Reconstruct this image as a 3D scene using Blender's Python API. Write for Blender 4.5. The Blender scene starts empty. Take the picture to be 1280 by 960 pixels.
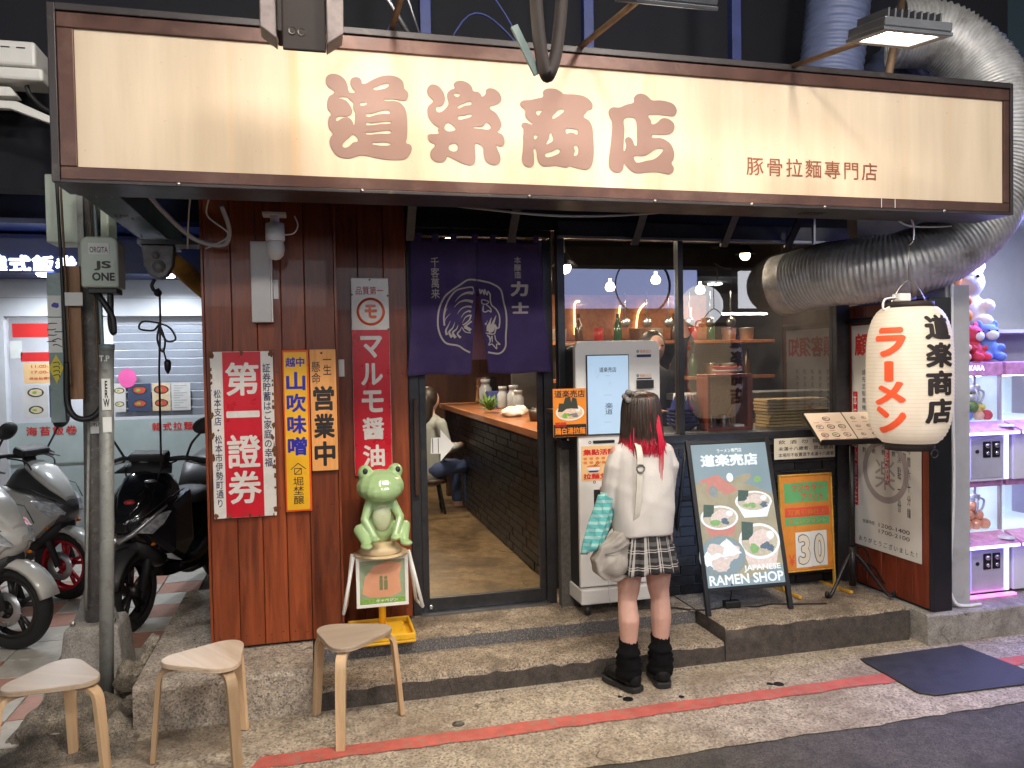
import bpy, bmesh, math, random
from mathutils import Vector, Matrix, Euler
random.seed(7)
R = math.radians
scene = bpy.context.scene
COL = scene.collection

# ------------------------------------------------------------------ camera
cam_d = bpy.data.cameras.new('camera')
cam = bpy.data.objects.new('camera', cam_d)
COL.objects.link(cam)
cam_d.sensor_width = 36.0
cam_d.lens = 984.32 / 1280 * 36.0
cam_d.clip_start = 0.05
cam_d.clip_end = 500
def look(yaw, pitch, roll):
    f = Vector((math.sin(yaw) * math.cos(pitch), math.cos(yaw) * math.cos(pitch), math.sin(pitch)))
    r = Vector((math.cos(yaw), -math.sin(yaw), 0))
    u = r.cross(f)
    r2 = math.cos(roll) * r + math.sin(roll) * u
    u2 = -math.sin(roll) * r + math.cos(roll) * u
    return Matrix((r2, u2, -f)).transposed().to_4x4()
cam.matrix_world = Matrix.Translation((0, 0, 1.70)) @ look(0.24745, -0.02646, -0.018356)
scene.camera = cam

# ------------------------------------------------------------------ world: night sky
world = bpy.data.worlds.new('World')
scene.world = world
world.use_nodes = True
wn = world.node_tree
wn.nodes.clear()
w_out = wn.nodes.new('ShaderNodeOutputWorld')
w_bg = wn.nodes.new('ShaderNodeBackground')
w_sky = wn.nodes.new('ShaderNodeTexSky')
w_sky.sky_type = 'NISHITA'
w_sky.sun_disc = False
w_sky.sun_elevation = R(6.0)
w_sky.sun_rotation = R(200)
w_bg.inputs['Strength'].default_value = 0.012
wn.links.new(w_sky.outputs['Color'], w_bg.inputs['Color'])
wn.links.new(w_bg.outputs['Background'], w_out.inputs['Surface'])

# ------------------------------------------------------------------ render look
scene.view_settings.view_transform = 'Standard'
scene.view_settings.look = 'None'
scene.view_settings.gamma = 1.0
scene.view_settings.use_curve_mapping = False
scene.view_settings.exposure = 0.0
scene.render.engine = 'CYCLES'
scene.cycles.use_denoising = True
scene.cycles.max_bounces = 7
scene.cycles.diffuse_bounces = 3
scene.cycles.glossy_bounces = 4
scene.cycles.transmission_bounces = 6
scene.cycles.transparent_max_bounces = 12
scene.cycles.sample_clamp_indirect = 4.0
scene.cycles.caustics_reflective = False
scene.cycles.caustics_refractive = False
# ------------------------------------------------------------------ materials
MATS = {}
def _new(name):
    m = bpy.data.materials.new(name)
    m.use_nodes = True
    nt = m.node_tree
    b = nt.nodes['Principled BSDF']
    MATS[name] = m
    return m, nt, b
def rgb(c):
    return (c[0], c[1], c[2], 1.0)
def _coord(nt, scale=(1, 1, 1), space='Object'):
    t = nt.nodes.new('ShaderNodeTexCoord')
    mp = nt.nodes.new('ShaderNodeMapping')
    mp.inputs['Scale'].default_value = scale
    nt.links.new(t.outputs[space], mp.inputs['Vector'])
    return mp.outputs['Vector']
def _noise(nt, vec, scale, detail=6, rough=.6, dist=0):
    n = nt.nodes.new('ShaderNodeTexNoise')
    n.inputs['Scale'].default_value = scale
    n.inputs['Detail'].default_value = detail
    n.inputs['Roughness'].default_value = rough
    n.inputs['Distortion'].default_value = dist
    nt.links.new(vec, n.inputs['Vector'])
    return n.outputs['Fac']
def _ramp(nt, fac, stops):
    r = nt.nodes.new('ShaderNodeValToRGB')
    els = r.color_ramp.elements
    while len(els) < len(stops):
        els.new(.5)
    for e, (p, c) in zip(els, stops):
        e.position = p
        e.color = rgb(c) if not isinstance(c, (int, float)) else (c, c, c, 1)
    nt.links.new(fac, r.inputs['Fac'])
    return r.outputs['Color']
def _mix(nt, fac, a, b, mode='MIX'):
    n = nt.nodes.new('ShaderNodeMix')
    n.data_type = 'RGBA'
    n.blend_type = mode
    for s, v in ((n.inputs[0], fac), (n.inputs[6], a), (n.inputs[7], b)):
        if hasattr(v, 'is_linked'):
            nt.links.new(v, s)
        elif isinstance(v, (int, float)):
            s.default_value = v
        else:
            s.default_value = rgb(v)
    return n.outputs[2]
def _math(nt, op, a, b=0.0, c=0.0):
    n = nt.nodes.new('ShaderNodeMath')
    n.operation = op
    for s, v in zip(n.inputs, (a, b, c)):
        if hasattr(v, 'is_linked'):
            nt.links.new(v, s)
        else:
            s.default_value = v
    return n.outputs[0]
def _bump(nt, b, h, strength, dist=.01):
    n = nt.nodes.new('ShaderNodeBump')
    n.inputs['Strength'].default_value = strength
    n.inputs['Distance'].default_value = dist
    nt.links.new(h, n.inputs['Height'])
    nt.links.new(n.outputs['Normal'], b.inputs['Normal'])
def mat(name, col, rough=.5, metal=0.0, var=.12, scale=6.0, dirt=None, dscale=3.0, dlo=.55, dhi=.75,
        bump=0.0, bscale=60.0, emit=None, estr=0.0, stretch=(1, 1, 1), spec=.5, alpha=None, coat=0.0, space='Object'):
    """general procedural surface: base colour with tonal variation, optional dirt, fine relief"""
    m, nt, b = _new(name)
    vec = _coord(nt, stretch, space)
    fac = _noise(nt, vec, scale, 5)
    lo = tuple(c * (1 - var) for c in col)
    hi = tuple(min(1, c * (1 + var)) for c in col)
    out = _ramp(nt, fac, [(.3, lo), (.7, hi)])
    if dirt:
        d = _noise(nt, vec, dscale, 8, .7, .4)
        f = _ramp(nt, d, [(dlo, 0.0), (dhi, 1.0)])
        out = _mix(nt, f, out, dirt)
    nt.links.new(out, b.inputs['Base Color'])
    rv = _math(nt, 'MULTIPLY_ADD', fac, .25, rough - .125)
    nt.links.new(rv, b.inputs['Roughness'])
    b.inputs['Metallic'].default_value = metal
    b.inputs['Specular IOR Level'].default_value = spec
    b.inputs['Coat Weight'].default_value = coat
    if bump:
        _bump(nt, b, _noise(nt, vec, bscale, 6), bump)
    if emit:
        b.inputs['Emission Color'].default_value = rgb(emit)
        b.inputs['Emission Strength'].default_value = estr
    return m
def glow(name, col, strength):
    m, nt, b = _new(name)
    b.inputs['Base Color'].default_value = rgb([c * .8 for c in col])
    b.inputs['Emission Color'].default_value = rgb(col)
    b.inputs['Emission Strength'].default_value = strength
    b.inputs['Roughness'].default_value = .4
    return m
def wood(name, dark, light, rough=.45, scale=1.0, axis='z', wear=None, bump=.15, coat=0.0):
    m, nt, b = _new(name)
    s = {'z': (14, 14, 1.1), 'x': (1.1, 14, 14), 'y': (14, 1.1, 14)}[axis]
    info = nt.nodes.new('ShaderNodeObjectInfo')
    t = nt.nodes.new('ShaderNodeTexCoord')
    add = nt.nodes.new('ShaderNodeVectorMath'); add.operation = 'MULTIPLY_ADD'
    comb = nt.nodes.new('ShaderNodeCombineXYZ')
    rnd = _math(nt, 'MULTIPLY', info.outputs['Random'], 37.0)
    for i in range(3):
        nt.links.new(rnd, comb.inputs[i])
    nt.links.new(t.outputs['Object'], add.inputs[0])
    add.inputs[1].default_value = [q * scale for q in s]
    nt.links.new(comb.outputs[0], add.inputs[2])
    vec = add.outputs[0]
    g = _noise(nt, vec, 1.3, 8, .65, 1.2)
    big = _noise(nt, vec, .25, 3)
    col = _ramp(nt, g, [(.28, dark), (.5, tuple((a + c) / 2 for a, c in zip(dark, light))), (.74, light)])
    tone = _ramp(nt, big, [(.3, .72), (.7, 1.15)])
    col = _mix(nt, 1.0, col, tone, 'MULTIPLY')
    tr = _math(nt, 'MULTIPLY_ADD', info.outputs['Random'], .62, .64)
    kn = nt.nodes.new('ShaderNodeTexVoronoi'); kn.inputs['Scale'].default_value = .42; nt.links.new(vec, kn.inputs['Vector'])
    col = _mix(nt, _math(nt, 'MULTIPLY', _ramp(nt, kn.outputs['Distance'], [(.05, 1.0), (.16, 0.0)]), .75), col, tuple(x * .35 for x in dark))
    cc = nt.nodes.new('ShaderNodeCombineColor')
    for i in range(3):
        nt.links.new(tr, cc.inputs[i])
    col = _mix(nt, 1.0, col, cc.outputs[0], 'MULTIPLY')
    if wear:
        w = _ramp(nt, _noise(nt, vec, 3.0, 8, .75), [(.66, 0.0), (.76, 1.0)])
        col = _mix(nt, w, col, wear)
    nt.links.new(col, b.inputs['Base Color'])
    nt.links.new(_math(nt, 'MULTIPLY_ADD', g, .3, rough - .15), b.inputs['Roughness'])
    b.inputs['Coat Weight'].default_value = coat
    _bump(nt, b, g, bump, .004)
    return m
def glass(name, tint=(1, 1, 1), ior=1.7, rough=0.0, haze=0.0):
    m, nt, b = _new(name)
    nt.nodes.remove(b)
    out = nt.nodes['Material Output']
    tr = nt.nodes.new('ShaderNodeBsdfTransparent'); tr.inputs[0].default_value = rgb(tint)
    gl = nt.nodes.new('ShaderNodeBsdfGlossy'); gl.inputs['Roughness'].default_value = rough
    fr = nt.nodes.new('ShaderNodeFresnel'); fr.inputs['IOR'].default_value = ior
    mx = nt.nodes.new('ShaderNodeMixShader')
    geo = nt.nodes.new('ShaderNodeNewGeometry')       # a pane mirrors on its outer face only
    nt.links.new(_math(nt, 'MULTIPLY', fr.outputs[0], _math(nt, 'SUBTRACT', 1.0, geo.outputs['Backfacing'])), mx.inputs[0])
    nt.links.new(tr.outputs[0], mx.inputs[1])
    nt.links.new(gl.outputs[0], mx.inputs[2])
    last = mx
    if haze:
        df = nt.nodes.new('ShaderNodeBsdfDiffuse'); df.inputs[0].default_value = (.8, .85, .9, 1)
        m2 = nt.nodes.new('ShaderNodeMixShader'); m2.inputs[0].default_value = haze
        nt.links.new(mx.outputs[0], m2.inputs[1]); nt.links.new(df.outputs[0], m2.inputs[2])
        last = m2
    nt.links.new(last.outputs[0], out.inputs['Surface'])
    return m

def concrete(name, c1, c2, stain, scale=1.0, bump=.35, speck=.5, rough=.85, stain_lo=.5):
    m, nt, b = _new(name)
    vec = _coord(nt)
    big = _noise(nt, vec, 1.6 * scale, 6, .6, .6)
    mid = _noise(nt, vec, 9 * scale, 8, .7)
    fine = _noise(nt, vec, 120 * scale, 3, .7)
    v = nt.nodes.new('ShaderNodeTexVoronoi'); v.inputs['Scale'].default_value = 105 * scale
    nt.links.new(vec, v.inputs['Vector'])
    col = _ramp(nt, mid, [(.34, c1), (.64, c2)])
    sp = _ramp(nt, v.outputs['Color'], [(.12, .34), (.45, 1.0), (.95, 1.65)])
    col = _mix(nt, speck, col, _mix(nt, 1.0, col, sp, 'MULTIPLY'))
    st = _ramp(nt, big, [(stain_lo, 0.0), (stain_lo + .18, 1.0)])
    col = _mix(nt, _math(nt, 'MULTIPLY', st, .75), col, stain)
    pit = _ramp(nt, _noise(nt, vec, 46 * scale, 3, .6), [(.64, 0.0), (.70, 1.0)])
    col = _mix(nt, _math(nt, 'MULTIPLY', pit, .6), col, tuple(x * .4 for x in stain))
    pale = _ramp(nt, _noise(nt, vec, 23 * scale, 6, .75), [(.58, 0.0), (.72, 1.0)])
    col = _mix(nt, _math(nt, 'MULTIPLY', pale, .45), col, tuple(min(1, x * 1.35) for x in c2))
    wv = nt.nodes.new('ShaderNodeVectorMath'); wv.operation = 'ADD'
    dn = nt.nodes.new('ShaderNodeTexNoise'); dn.inputs['Scale'].default_value = 4.0 * scale; nt.links.new(vec, dn.inputs['Vector'])
    sc_ = nt.nodes.new('ShaderNodeVectorMath'); sc_.operation = 'SCALE'; sc_.inputs['Scale'].default_value = .5
    nt.links.new(dn.outputs['Color'], sc_.inputs[0]); nt.links.new(vec, wv.inputs[0]); nt.links.new(sc_.outputs[0], wv.inputs[1])
    cr = nt.nodes.new('ShaderNodeTexVoronoi'); cr.feature = 'DISTANCE_TO_EDGE'; cr.inputs['Scale'].default_value = 1.3 * scale
    nt.links.new(wv.outputs[0], cr.inputs['Vector'])
    crack = _ramp(nt, cr.outputs['Distance'], [(.0, 1.0), (.010, 0.0)])
    where = _ramp(nt, _noise(nt, vec, 2.3 * scale, 3), [(.52, 0.0), (.60, 1.0)])
    crk = _math(nt, 'MULTIPLY', _math(nt, 'MULTIPLY', crack, where), .8)
    col = _mix(nt, crk, col, tuple(x * .25 for x in stain))
    nt.links.new(col, b.inputs['Base Color'])
    nt.links.new(_math(nt, 'MULTIPLY_ADD', big, .25, rough - .15), b.inputs['Roughness'])
    h = _math(nt, 'ADD', _math(nt, 'MULTIPLY', mid, .6), _math(nt, 'MULTIPLY', fine, .5))
    h = _math(nt, 'SUBTRACT', h, _math(nt, 'MULTIPLY', crk, .6))
    _bump(nt, b, h, bump, .014)
    return m

# ------------------------------------------------------------------ mesh helpers
class MB:
    def __init__(self):
        self.v, self.f, self.m, self.s, self.st = [], [], [], [], {}
    def add(self, vs, fs, mi=0, smooth=False):
        o = len(self.v)
        self.v += [tuple(p) for p in vs]
        for f in fs:
            self.f.append([o + i for i in f]); self.m.append(mi); self.s.append(smooth)
        return o
    def box(self, x0, x1, y0, y1, z0, z1, mi=0, mx=None):
        vs = [(x, y, z) for z in (z0, z1) for y in (y0, y1) for x in (x0, x1)]
        if mx is not None:
            vs = [mx @ Vector(p) for p in vs]
        self.add(vs, [(0, 2, 3, 1), (4, 5, 7, 6), (0, 1, 5, 4), (2, 6, 7, 3), (0, 4, 6, 2), (1, 3, 7, 5)], mi)
        return self
    def loft(self, rings, close=True, caps=True, mi=0, smooth=True, loop=False):
        n = len(rings[0]); vs = [p for r in rings for p in r]; fs = []
        k = len(rings)
        for i in range(k if loop else k - 1):
            a, b2 = i * n, ((i + 1) % k) * n
            for j in range(n if close else n - 1):
                j2 = (j + 1) % n
                fs.append((a + j, a + j2, b2 + j2, b2 + j))
        o = self.add(vs, fs, mi, smooth)
        if caps and close and not loop:
            self.f.append([o + j for j in range(n)][::-1]); self.m.append(mi); self.s.append(False)
            self.f.append([o + (k - 1) * n + j for j in range(n)]); self.m.append(mi); self.s.append(False)
        return o
    def tube(self, pts, r, n=10, mi=0, caps=True, flat=1.0):
        pts = [Vector(p) for p in pts]
        rs = r if isinstance(r, (list, tuple)) else [r] * len(pts)
        rings = []; up = None
        for i, p in enumerate(pts):
            d = (pts[min(i + 1, len(pts) - 1)] - pts[max(i - 1, 0)])
            d = d.normalized() if d.length > 1e-9 else Vector((0, 0, 1))
            if up is None:
                up = Vector((0, 0, 1)) if abs(d.z) < .9 else Vector((1, 0, 0))
            a = d.cross(up)
            if a.length < 1e-4:
                a = d.cross(Vector((0, 1, 0)))
            a.normalize(); b2 = a.cross(d).normalized(); up = b2
            rings.append([p + (a * math.cos(t) + b2 * math.sin(t) * flat) * rs[i] for t in [2 * math.pi * j / n for j in range(n)]])
        self.loft(rings, caps=caps, mi=mi)
        return self
    def cyl(self, p0, p1, r0, r1=None, n=16, mi=0, caps=True):
        return self.tube([p0, p1], [r0, r0 if r1 is None else r1], n, mi, caps)
    def lathe(self, prof, c=(0, 0, 0), n=24, mi=0, caps=True, axis='z'):
        rings = []
        for r, h in prof:
            ring = []
            for j in range(n):
                t = 2 * math.pi * j / n
                if axis == 'z': ring.append((c[0] + r * math.cos(t), c[1] + r * math.sin(t), c[2] + h))
                elif axis == 'y': ring.append((c[0] + r * math.cos(t), c[1] + h, c[2] + r * math.sin(t)))
                else: ring.append((c[0] + h, c[1] + r * math.cos(t), c[2] + r * math.sin(t)))
            rings.append(ring)
        self.loft(rings, caps=caps, mi=mi)
        return self
    def ball(self, c, r, n=14, k=9, mi=0, mx=None):
        r = (r, r, r) if isinstance(r, (int, float)) else r
        rings = []
        for i in range(1, k):
            a = math.pi * i / k
            ring = [Vector((r[0] * math.sin(a) * math.cos(2 * math.pi * j / n), r[1] * math.sin(a) * math.sin(2 * math.pi * j / n), -r[2] * math.cos(a))) for j in range(n)]
            if mx is not None: ring = [mx @ p for p in ring]
            rings.append([p + Vector(c) for p in ring])
        o = self.loft(rings, caps=False, mi=mi)
        bot = Vector((0, 0, -r[2])); top = Vector((0, 0, r[2]))
        if mx is not None: bot, top = mx @ bot, mx @ top
        i0 = self.add([bot + Vector(c), top + Vector(c)], [])
        for j in range(n):
            self.f.append([i0, o + (j + 1) % n, o + j]); self.m.append(mi); self.s.append(True)
            l = o + (k - 2) * n
            self.f.append([i0 + 1, l + j, l + (j + 1) % n]); self.m.append(mi); self.s.append(True)
        return self
    def limb(self, pts, rs, n=12, mi=0):
        self.tube(pts, rs, n, mi)
        self.ball(pts[0], rs[0], n, 8, mi); self.ball(pts[-1], rs[-1], n, 8, mi)
        return self
    def prism(self, pts, a, b, plane='xz', mi=0, smooth=False):
        """extrude the 2-D outline pts between a and b along the missing axis"""
        def q(p, h):
            return {'xz': (p[0], h, p[1]), 'xy': (p[0], p[1], h), 'yz': (h, p[0], p[1])}[plane]
        n = len(pts)
        vs = [q(p, a) for p in pts] + [q(p, b) for p in pts]
        fs = [list(range(n))[::-1], [n + i for i in range(n)]]
        fs += [(i, (i + 1) % n, n + (i + 1) % n, n + i) for i in range(n)]
        self.add(vs, fs, mi, smooth)
        return self
    def flat(self, pts, y, mi=0):
        """flat outline in the xz plane, facing -y"""
        self.add([(p[0], y, p[1]) for p in pts], [list(range(len(pts)))], mi)
        return self
    def ell(self, cx, cz, rx, rz, y, mi=0, n=20, jit=0.0, rot=0.0):
        pts = []
        for j in range(n):
            t = -2 * math.pi * j / n
            k = 1 + random.uniform(-jit, jit)
            px, pz = rx * math.cos(t) * k, rz * math.sin(t) * k
            pts.append((cx + px * math.cos(rot) - pz * math.sin(rot), cz + px * math.sin(rot) + pz * math.cos(rot)))
        return self.flat(pts, y, mi)
    def mesh(self, name, mats):
        me = bpy.data.meshes.new(name)
        me.from_pydata(self.v, [], self.f)
        for m in (mats if isinstance(mats, (list, tuple)) else [mats]):
            me.materials.append(MATS[m] if isinstance(m, str) else m)
        me.polygons.foreach_set('material_index', self.m)
        me.polygons.foreach_set('use_smooth', self.s)
        bm = bmesh.new(); bm.from_mesh(me)
        bmesh.ops.recalc_face_normals(bm, faces=bm.faces)
        bm.to_mesh(me); bm.free()
        me.update()
        return me
    def build(self, name, mats, parent=None, bevel=0.0, seg=2, smooth=False, sub=0, kind=None):
        o = obj(name, self.mesh(name, mats), parent)
        if smooth:
            for p in o.data.polygons: p.use_smooth = True
        if bevel:
            md = o.modifiers.new('edge', 'BEVEL'); md.width = bevel; md.segments = seg
            md.limit_method = 'ANGLE'; md.angle_limit = R(35); md.harden_normals = False
        if sub:
            md = o.modifiers.new('round', 'SUBSURF'); md.levels = sub; md.render_levels = sub
        if kind: o['kind'] = kind
        return o
WC = {}          # things whose parts are written in world coordinates: name -> base point
def obj(name, me, parent=None):
    o = bpy.data.objects.new(name, me)
    COL.objects.link(o)
    if parent is not None:
        o.parent = parent
        root = parent
        while root.parent is not None: root = root.parent
        if root.name in WC:
            me.transform(Matrix.Translation(-WC[root.name]))
    return o
def place(name, label, cat, base, group=None):
    """a thing at base whose parts are written in world coordinates"""
    o = thing(name, label, cat, base, 0.0, group)
    WC[o.name] = Vector(base)
    return o
def thing(name, label, cat, loc=(0, 0, 0), rot=0.0, group=None):
    o = bpy.data.objects.new(name, None)
    o.empty_display_size = .1
    COL.objects.link(o)
    o.location = loc
    o.rotation_euler = rot if isinstance(rot, (tuple, list, Euler)) else (0, 0, rot)
    return tag(o, label, cat, group)
def tag(o, label, cat, group=None):
    o['label'] = label; o['category'] = cat
    if group: o['group'] = group
    return o
def struct(o):
    o['kind'] = 'structure'
    return o
def copy_tree(o, parent=None):
    c = o.copy(); COL.objects.link(c); c.parent = parent
    for ch in list(o.children):
        copy_tree(ch, c)
    return c
_SIDE = []
def side_scene():
    """a scratch scene, so that shapes can be evaluated without updating the whole place"""
    if not _SIDE: _SIDE.append(bpy.data.scenes.new('scratch'))
    return _SIDE[0]
def side_mesh(o):
    vl = side_scene().view_layers[0]
    vl.update()
    dg = vl.depsgraph
    return bpy.data.meshes.new_from_object(o.evaluated_get(dg), depsgraph=dg)
def organic(name, mb, mats, parent=None, voxel=.008, smooth=6, fac=.5, sub=0):
    """fuse overlapping closed shapes into one continuous skin"""
    t = bpy.data.objects.new('tmp', mb.mesh('tmp', mats)); side_scene().collection.objects.link(t)
    r = t.modifiers.new('r', 'REMESH'); r.mode = 'VOXEL'; r.voxel_size = voxel; r.use_smooth_shade = True
    if smooth:
        s = t.modifiers.new('s', 'SMOOTH'); s.factor = fac; s.iterations = smooth
    me = side_mesh(t)
    me.name = name
    me.materials.clear()
    for m in (mats if isinstance(mats, (list, tuple)) else [mats]):
        me.materials.append(MATS[m])
    bpy.data.objects.remove(t)
    o = obj(name, me, parent)
    return o
_TXT = {}
def text_mesh(s, bold=0.0, vertical=False, line=1.0, spacing=1.0, res=3):
    key = (s, bold, vertical, line, spacing)
    if key in _TXT: return _TXT[key]
    cu = bpy.data.curves.new('t', 'FONT')
    cu.body = '\n'.join(s) if vertical else s
    cu.align_x = 'CENTER'
    cu.size = 1.0; cu.space_line = line; cu.space_character = spacing
    cu.resolution_u = res; cu.fill_mode = 'FRONT'
    o = bpy.data.objects.new('t', cu); side_scene().collection.objects.link(o)
    me = side_mesh(o)
    vs = [tuple(v.co) for v in me.vertices]; fs = [list(p.vertices) for p in me.polygons]
    bpy.data.objects.remove(o); bpy.data.curves.remove(cu); bpy.data.meshes.remove(me)
    vs = [(v[0], v[1], 0) for v in vs]
    if bold > 0:        # heavier stroke: the glyph repeated on a small circle, each repeat a hair lower
        k = 8 if bold > .02 else 5
        n0 = len(vs); f0 = fs[:]; base = vs[:]
        for i in range(k):
            a = 2 * math.pi * i / k
            vs += [(v[0] + bold * math.cos(a), v[1] + bold * math.sin(a), i + 1) for v in base]
            fs += [[j + n0 * (i + 1) for j in f] for f in f0]
    x0 = min(v[0] for v in vs); x1 = max(v[0] for v in vs); y0 = min(v[1] for v in vs); y1 = max(v[1] for v in vs)
    out = [((v[0] - x0) / (x1 - x0), (v[1] - y0) / (y1 - y0), v[2] * .00007) for v in vs], fs, (x1 - x0) / (y1 - y0)
    _TXT[key] = out
    return out
def lettering(s, x0, x1, z0, z1, y, m, parent, bold=.012, vertical=False, line=1.0, spacing=1.0, name='lettering', keep=False, warp=None, slant=0.0):
    """writing fitted into a rectangle of the xz plane, facing -y"""
    uv, fs, asp = text_mesh(s, bold, vertical, line, spacing)
    if keep:
        w, h = x1 - x0, z1 - z0
        if w / h > asp:
            d = (w - h * asp) / 2; x0 += d; x1 -= d
        else:
            d = (h - w / asp) / 2; z0 += d; z1 -= d
    vs = []
    for u, v, l in uv:
        p = (x0 + u * (x1 - x0) + slant * v * (z1 - z0), y, z0 + v * (z1 - z0))
        p = warp(p) if warp else p
        vs.append((p[0], p[1] + l, p[2]))
    mb = MB(); mb.add(vs, fs)
    return mb.build(name, m, parent)
def outline_mesh(polys, y, depth=0.0, res=4):
    """smooth closed outlines (first = outside, rest = holes) in the xz plane"""
    cu = bpy.data.curves.new('c', 'CURVE'); cu.dimensions = '2D'; cu.fill_mode = 'FRONT' if not depth else 'BOTH'
    cu.resolution_u = res; cu.extrude = depth
    for pl in polys:
        sp = cu.splines.new('BEZIER'); sp.bezier_points.add(len(pl) - 1); sp.use_cyclic_u = True
        n = len(pl)
        for i, bp in enumerate(sp.bezier_points):
            p, a, c = Vector(pl[i]), Vector(pl[i - 1]), Vector(pl[(i + 1) % n])
            t = (c - a)
            t = t.normalized() if t.length > 0 else Vector((0, 0))
            k = .33
            bp.handle_left_type = bp.handle_right_type = 'FREE'
            bp.co = (p.x, p.y, 0)
            l, r = p - t * (p - a).length * k, p + t * (c - p).length * k
            bp.handle_left = (l.x, l.y, 0); bp.handle_right = (r.x, r.y, 0)
    o = bpy.data.objects.new('c', cu); side_scene().collection.objects.link(o)
    me = side_mesh(o)
    bpy.data.objects.remove(o); bpy.data.curves.remove(cu)
    for v in me.vertices:
        v.co = (v.co.x, y - v.co.z, v.co.y)
    return me
def ribbon(mb, pts, w0, w1, yf, mi=0, n=4):
    """tapered flat stroke along pts (x, z); yf(x, z) gives the depth"""
    P = [Vector(p) for p in pts]
    # resample smoothly
    Q = []
    for i in range(len(P) - 1):
        a, b2, c, d = P[max(i - 1, 0)], P[i], P[i + 1], P[min(i + 2, len(P) - 1)]
        for k in range(n):
            t = k / n
            Q.append(.5 * (2 * b2 + (c - a) * t + (2 * a - 5 * b2 + 4 * c - d) * t * t + (3 * b2 - a - 3 * c + d) * t ** 3))
    Q.append(P[-1])
    L, Rr = [], []
    for i, q in enumerate(Q):
        d = (Q[min(i + 1, len(Q) - 1)] - Q[max(i - 1, 0)])
        d = d.normalized() if d.length > 0 else Vector((1, 0))
        nn = Vector((-d.y, d.x)); w = w0 + (w1 - w0) * i / (len(Q) - 1)
        L.append(q + nn * w / 2); Rr.append(q - nn * w / 2)
    m = len(Q)
    mb.add([(p.x, yf(p.x, p.y), p.y) for p in L + Rr], [(i, i + 1, m + i + 1, m + i) for i in range(m - 1)], mi)
def smooth_path(pts, n=8):
    P = [Vector(p) for p in pts]; Q = []
    for i in range(len(P) - 1):
        a, b2, c, d = P[max(i - 1, 0)], P[i], P[i + 1], P[min(i + 2, len(P) - 1)]
        for k in range(n):
            t = k / n
            Q.append(.5 * (2 * b2 + (c - a) * t + (2 * a - 5 * b2 + 4 * c - d) * t * t + (3 * b2 - a - 3 * c + d) * t ** 3))
    Q.append(P[-1])
    return Q
def lamp(name, loc, target, power, col, size, size_y=None, spread=180, shape='RECTANGLE', parent=None):
    l = bpy.data.lights.new(name, 'AREA'); l.energy = power; l.color = col; l.shape = shape
    l.size = size; l.size_y = size_y or size; l.spread = R(spread)
    o = bpy.data.objects.new(name, l); COL.objects.link(o); o.location = loc
    o.rotation_euler = (Vector(target) - Vector(loc)).to_track_quat('-Z', 'Y').to_euler()
    if parent: o.parent = parent
    return o
# ------------------------------------------------------------------ shared materials
concrete('asphalt', (.055, .048, .043), (.10, .088, .078), (.035, .03, .027), 1.6, .5, .8, .8)
concrete('apron_concrete', (.30, .245, .185), (.49, .415, .325), (.19, .14, .10), 1.0, .7, .75, .85, .47)
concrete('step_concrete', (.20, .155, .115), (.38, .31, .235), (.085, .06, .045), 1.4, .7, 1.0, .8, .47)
concrete('ledge_concrete', (.30, .25, .20), (.50, .43, .355), (.13, .095, .075), 1.2, .8, .8, .85, .46)
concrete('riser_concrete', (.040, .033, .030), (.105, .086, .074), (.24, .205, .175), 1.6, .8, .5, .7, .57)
concrete('kerb_concrete', (.22, .20, .18), (.38, .355, .325), (.12, .10, .085), 1.3, .4, .4, .8, .52)
concrete('rubble_concrete', (.16, .13, .10), (.36, .31, .25), (.07, .055, .04), 2.0, .9, .9, .9, .45)
concrete('inside_floor', (.13, .085, .042), (.30, .21, .11), (.06, .036, .018), 1.1, .12, .25, .34, .46)
mat('red_paint', (.52, .11, .085), .75, var=.2, scale=14, dirt=(.33, .20, .155), dscale=26, dlo=.50, dhi=.66, bump=.3, bscale=90)
mat('terrazzo', (.10, .095, .10), .5, var=.6, scale=220, dirt=(.33, .31, .29), dscale=160, dlo=.52, dhi=.6)
mat('tile_pink', (.50, .255, .19), .45, var=.18, scale=9, dirt=(.22, .13, .09), dscale=7, dlo=.55, dhi=.8)
mat('tile_white', (.56, .52, .46), .45, var=.12, scale=9, dirt=(.30, .25, .2), dscale=7, dlo=.55, dhi=.8)
mat('grout', (.10, .085, .07), .9)
wood('plank_red', (.085, .014, .005), (.36, .078, .020), .40, 1.0, 'z', bump=.22, coat=.15)
wood('plank_side', (.14, .022, .010), (.36, .07, .03), .42, 1.0, 'z', bump=.2, coat=.1)
wood('counter_wood', (.22, .07, .025), (.46, .19, .08), .35, 1.0, 'y', coat=.2)
wood('dark_wood', (.03, .012, .006), (.09, .035, .018), .5)
wood('pale_wood', (.52, .33, .18), (.74, .52, .32), .4, 1.0, 'z', bump=.08)
wood('seat_wood', (.60, .45, .33), (.80, .66, .53), .38, .8, 'x', bump=.06)
wood('board_wood', (.60, .24, .055), (.82, .40, .13), .5, 1.4, 'z', bump=.15)
wood('brown_post', (.20, .10, .05), (.40, .22, .12), .6)
mat('black_metal', (.012, .012, .014), .4, .3, var=.3)
mat('frame_grey', (.055, .056, .062), .38, .6, var=.15, scale=20, dirt=(.09, .08, .07), dscale=8)
mat('grey_steel', (.30, .31, .33), .38, .9, var=.15, scale=12)
mat('bright_steel', (.62, .62, .62), .25, 1.0, var=.1)
mat('black_paint', (.010, .010, .012), .35, 0, var=.3)
mat('dark_wall', (.007, .0065, .008), .7, 0, var=.4, scale=3)
mat('navy_void', (.004, .005, .011), .8, 0, var=.5, scale=2)
mat('white_paint', (.78, .77, .74), .4, 0, var=.05, dirt=(.5, .46, .4), dscale=6, dlo=.65, dhi=.9)
mat('white_plastic', (.80, .79, .77), .3, 0, var=.03)
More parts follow.
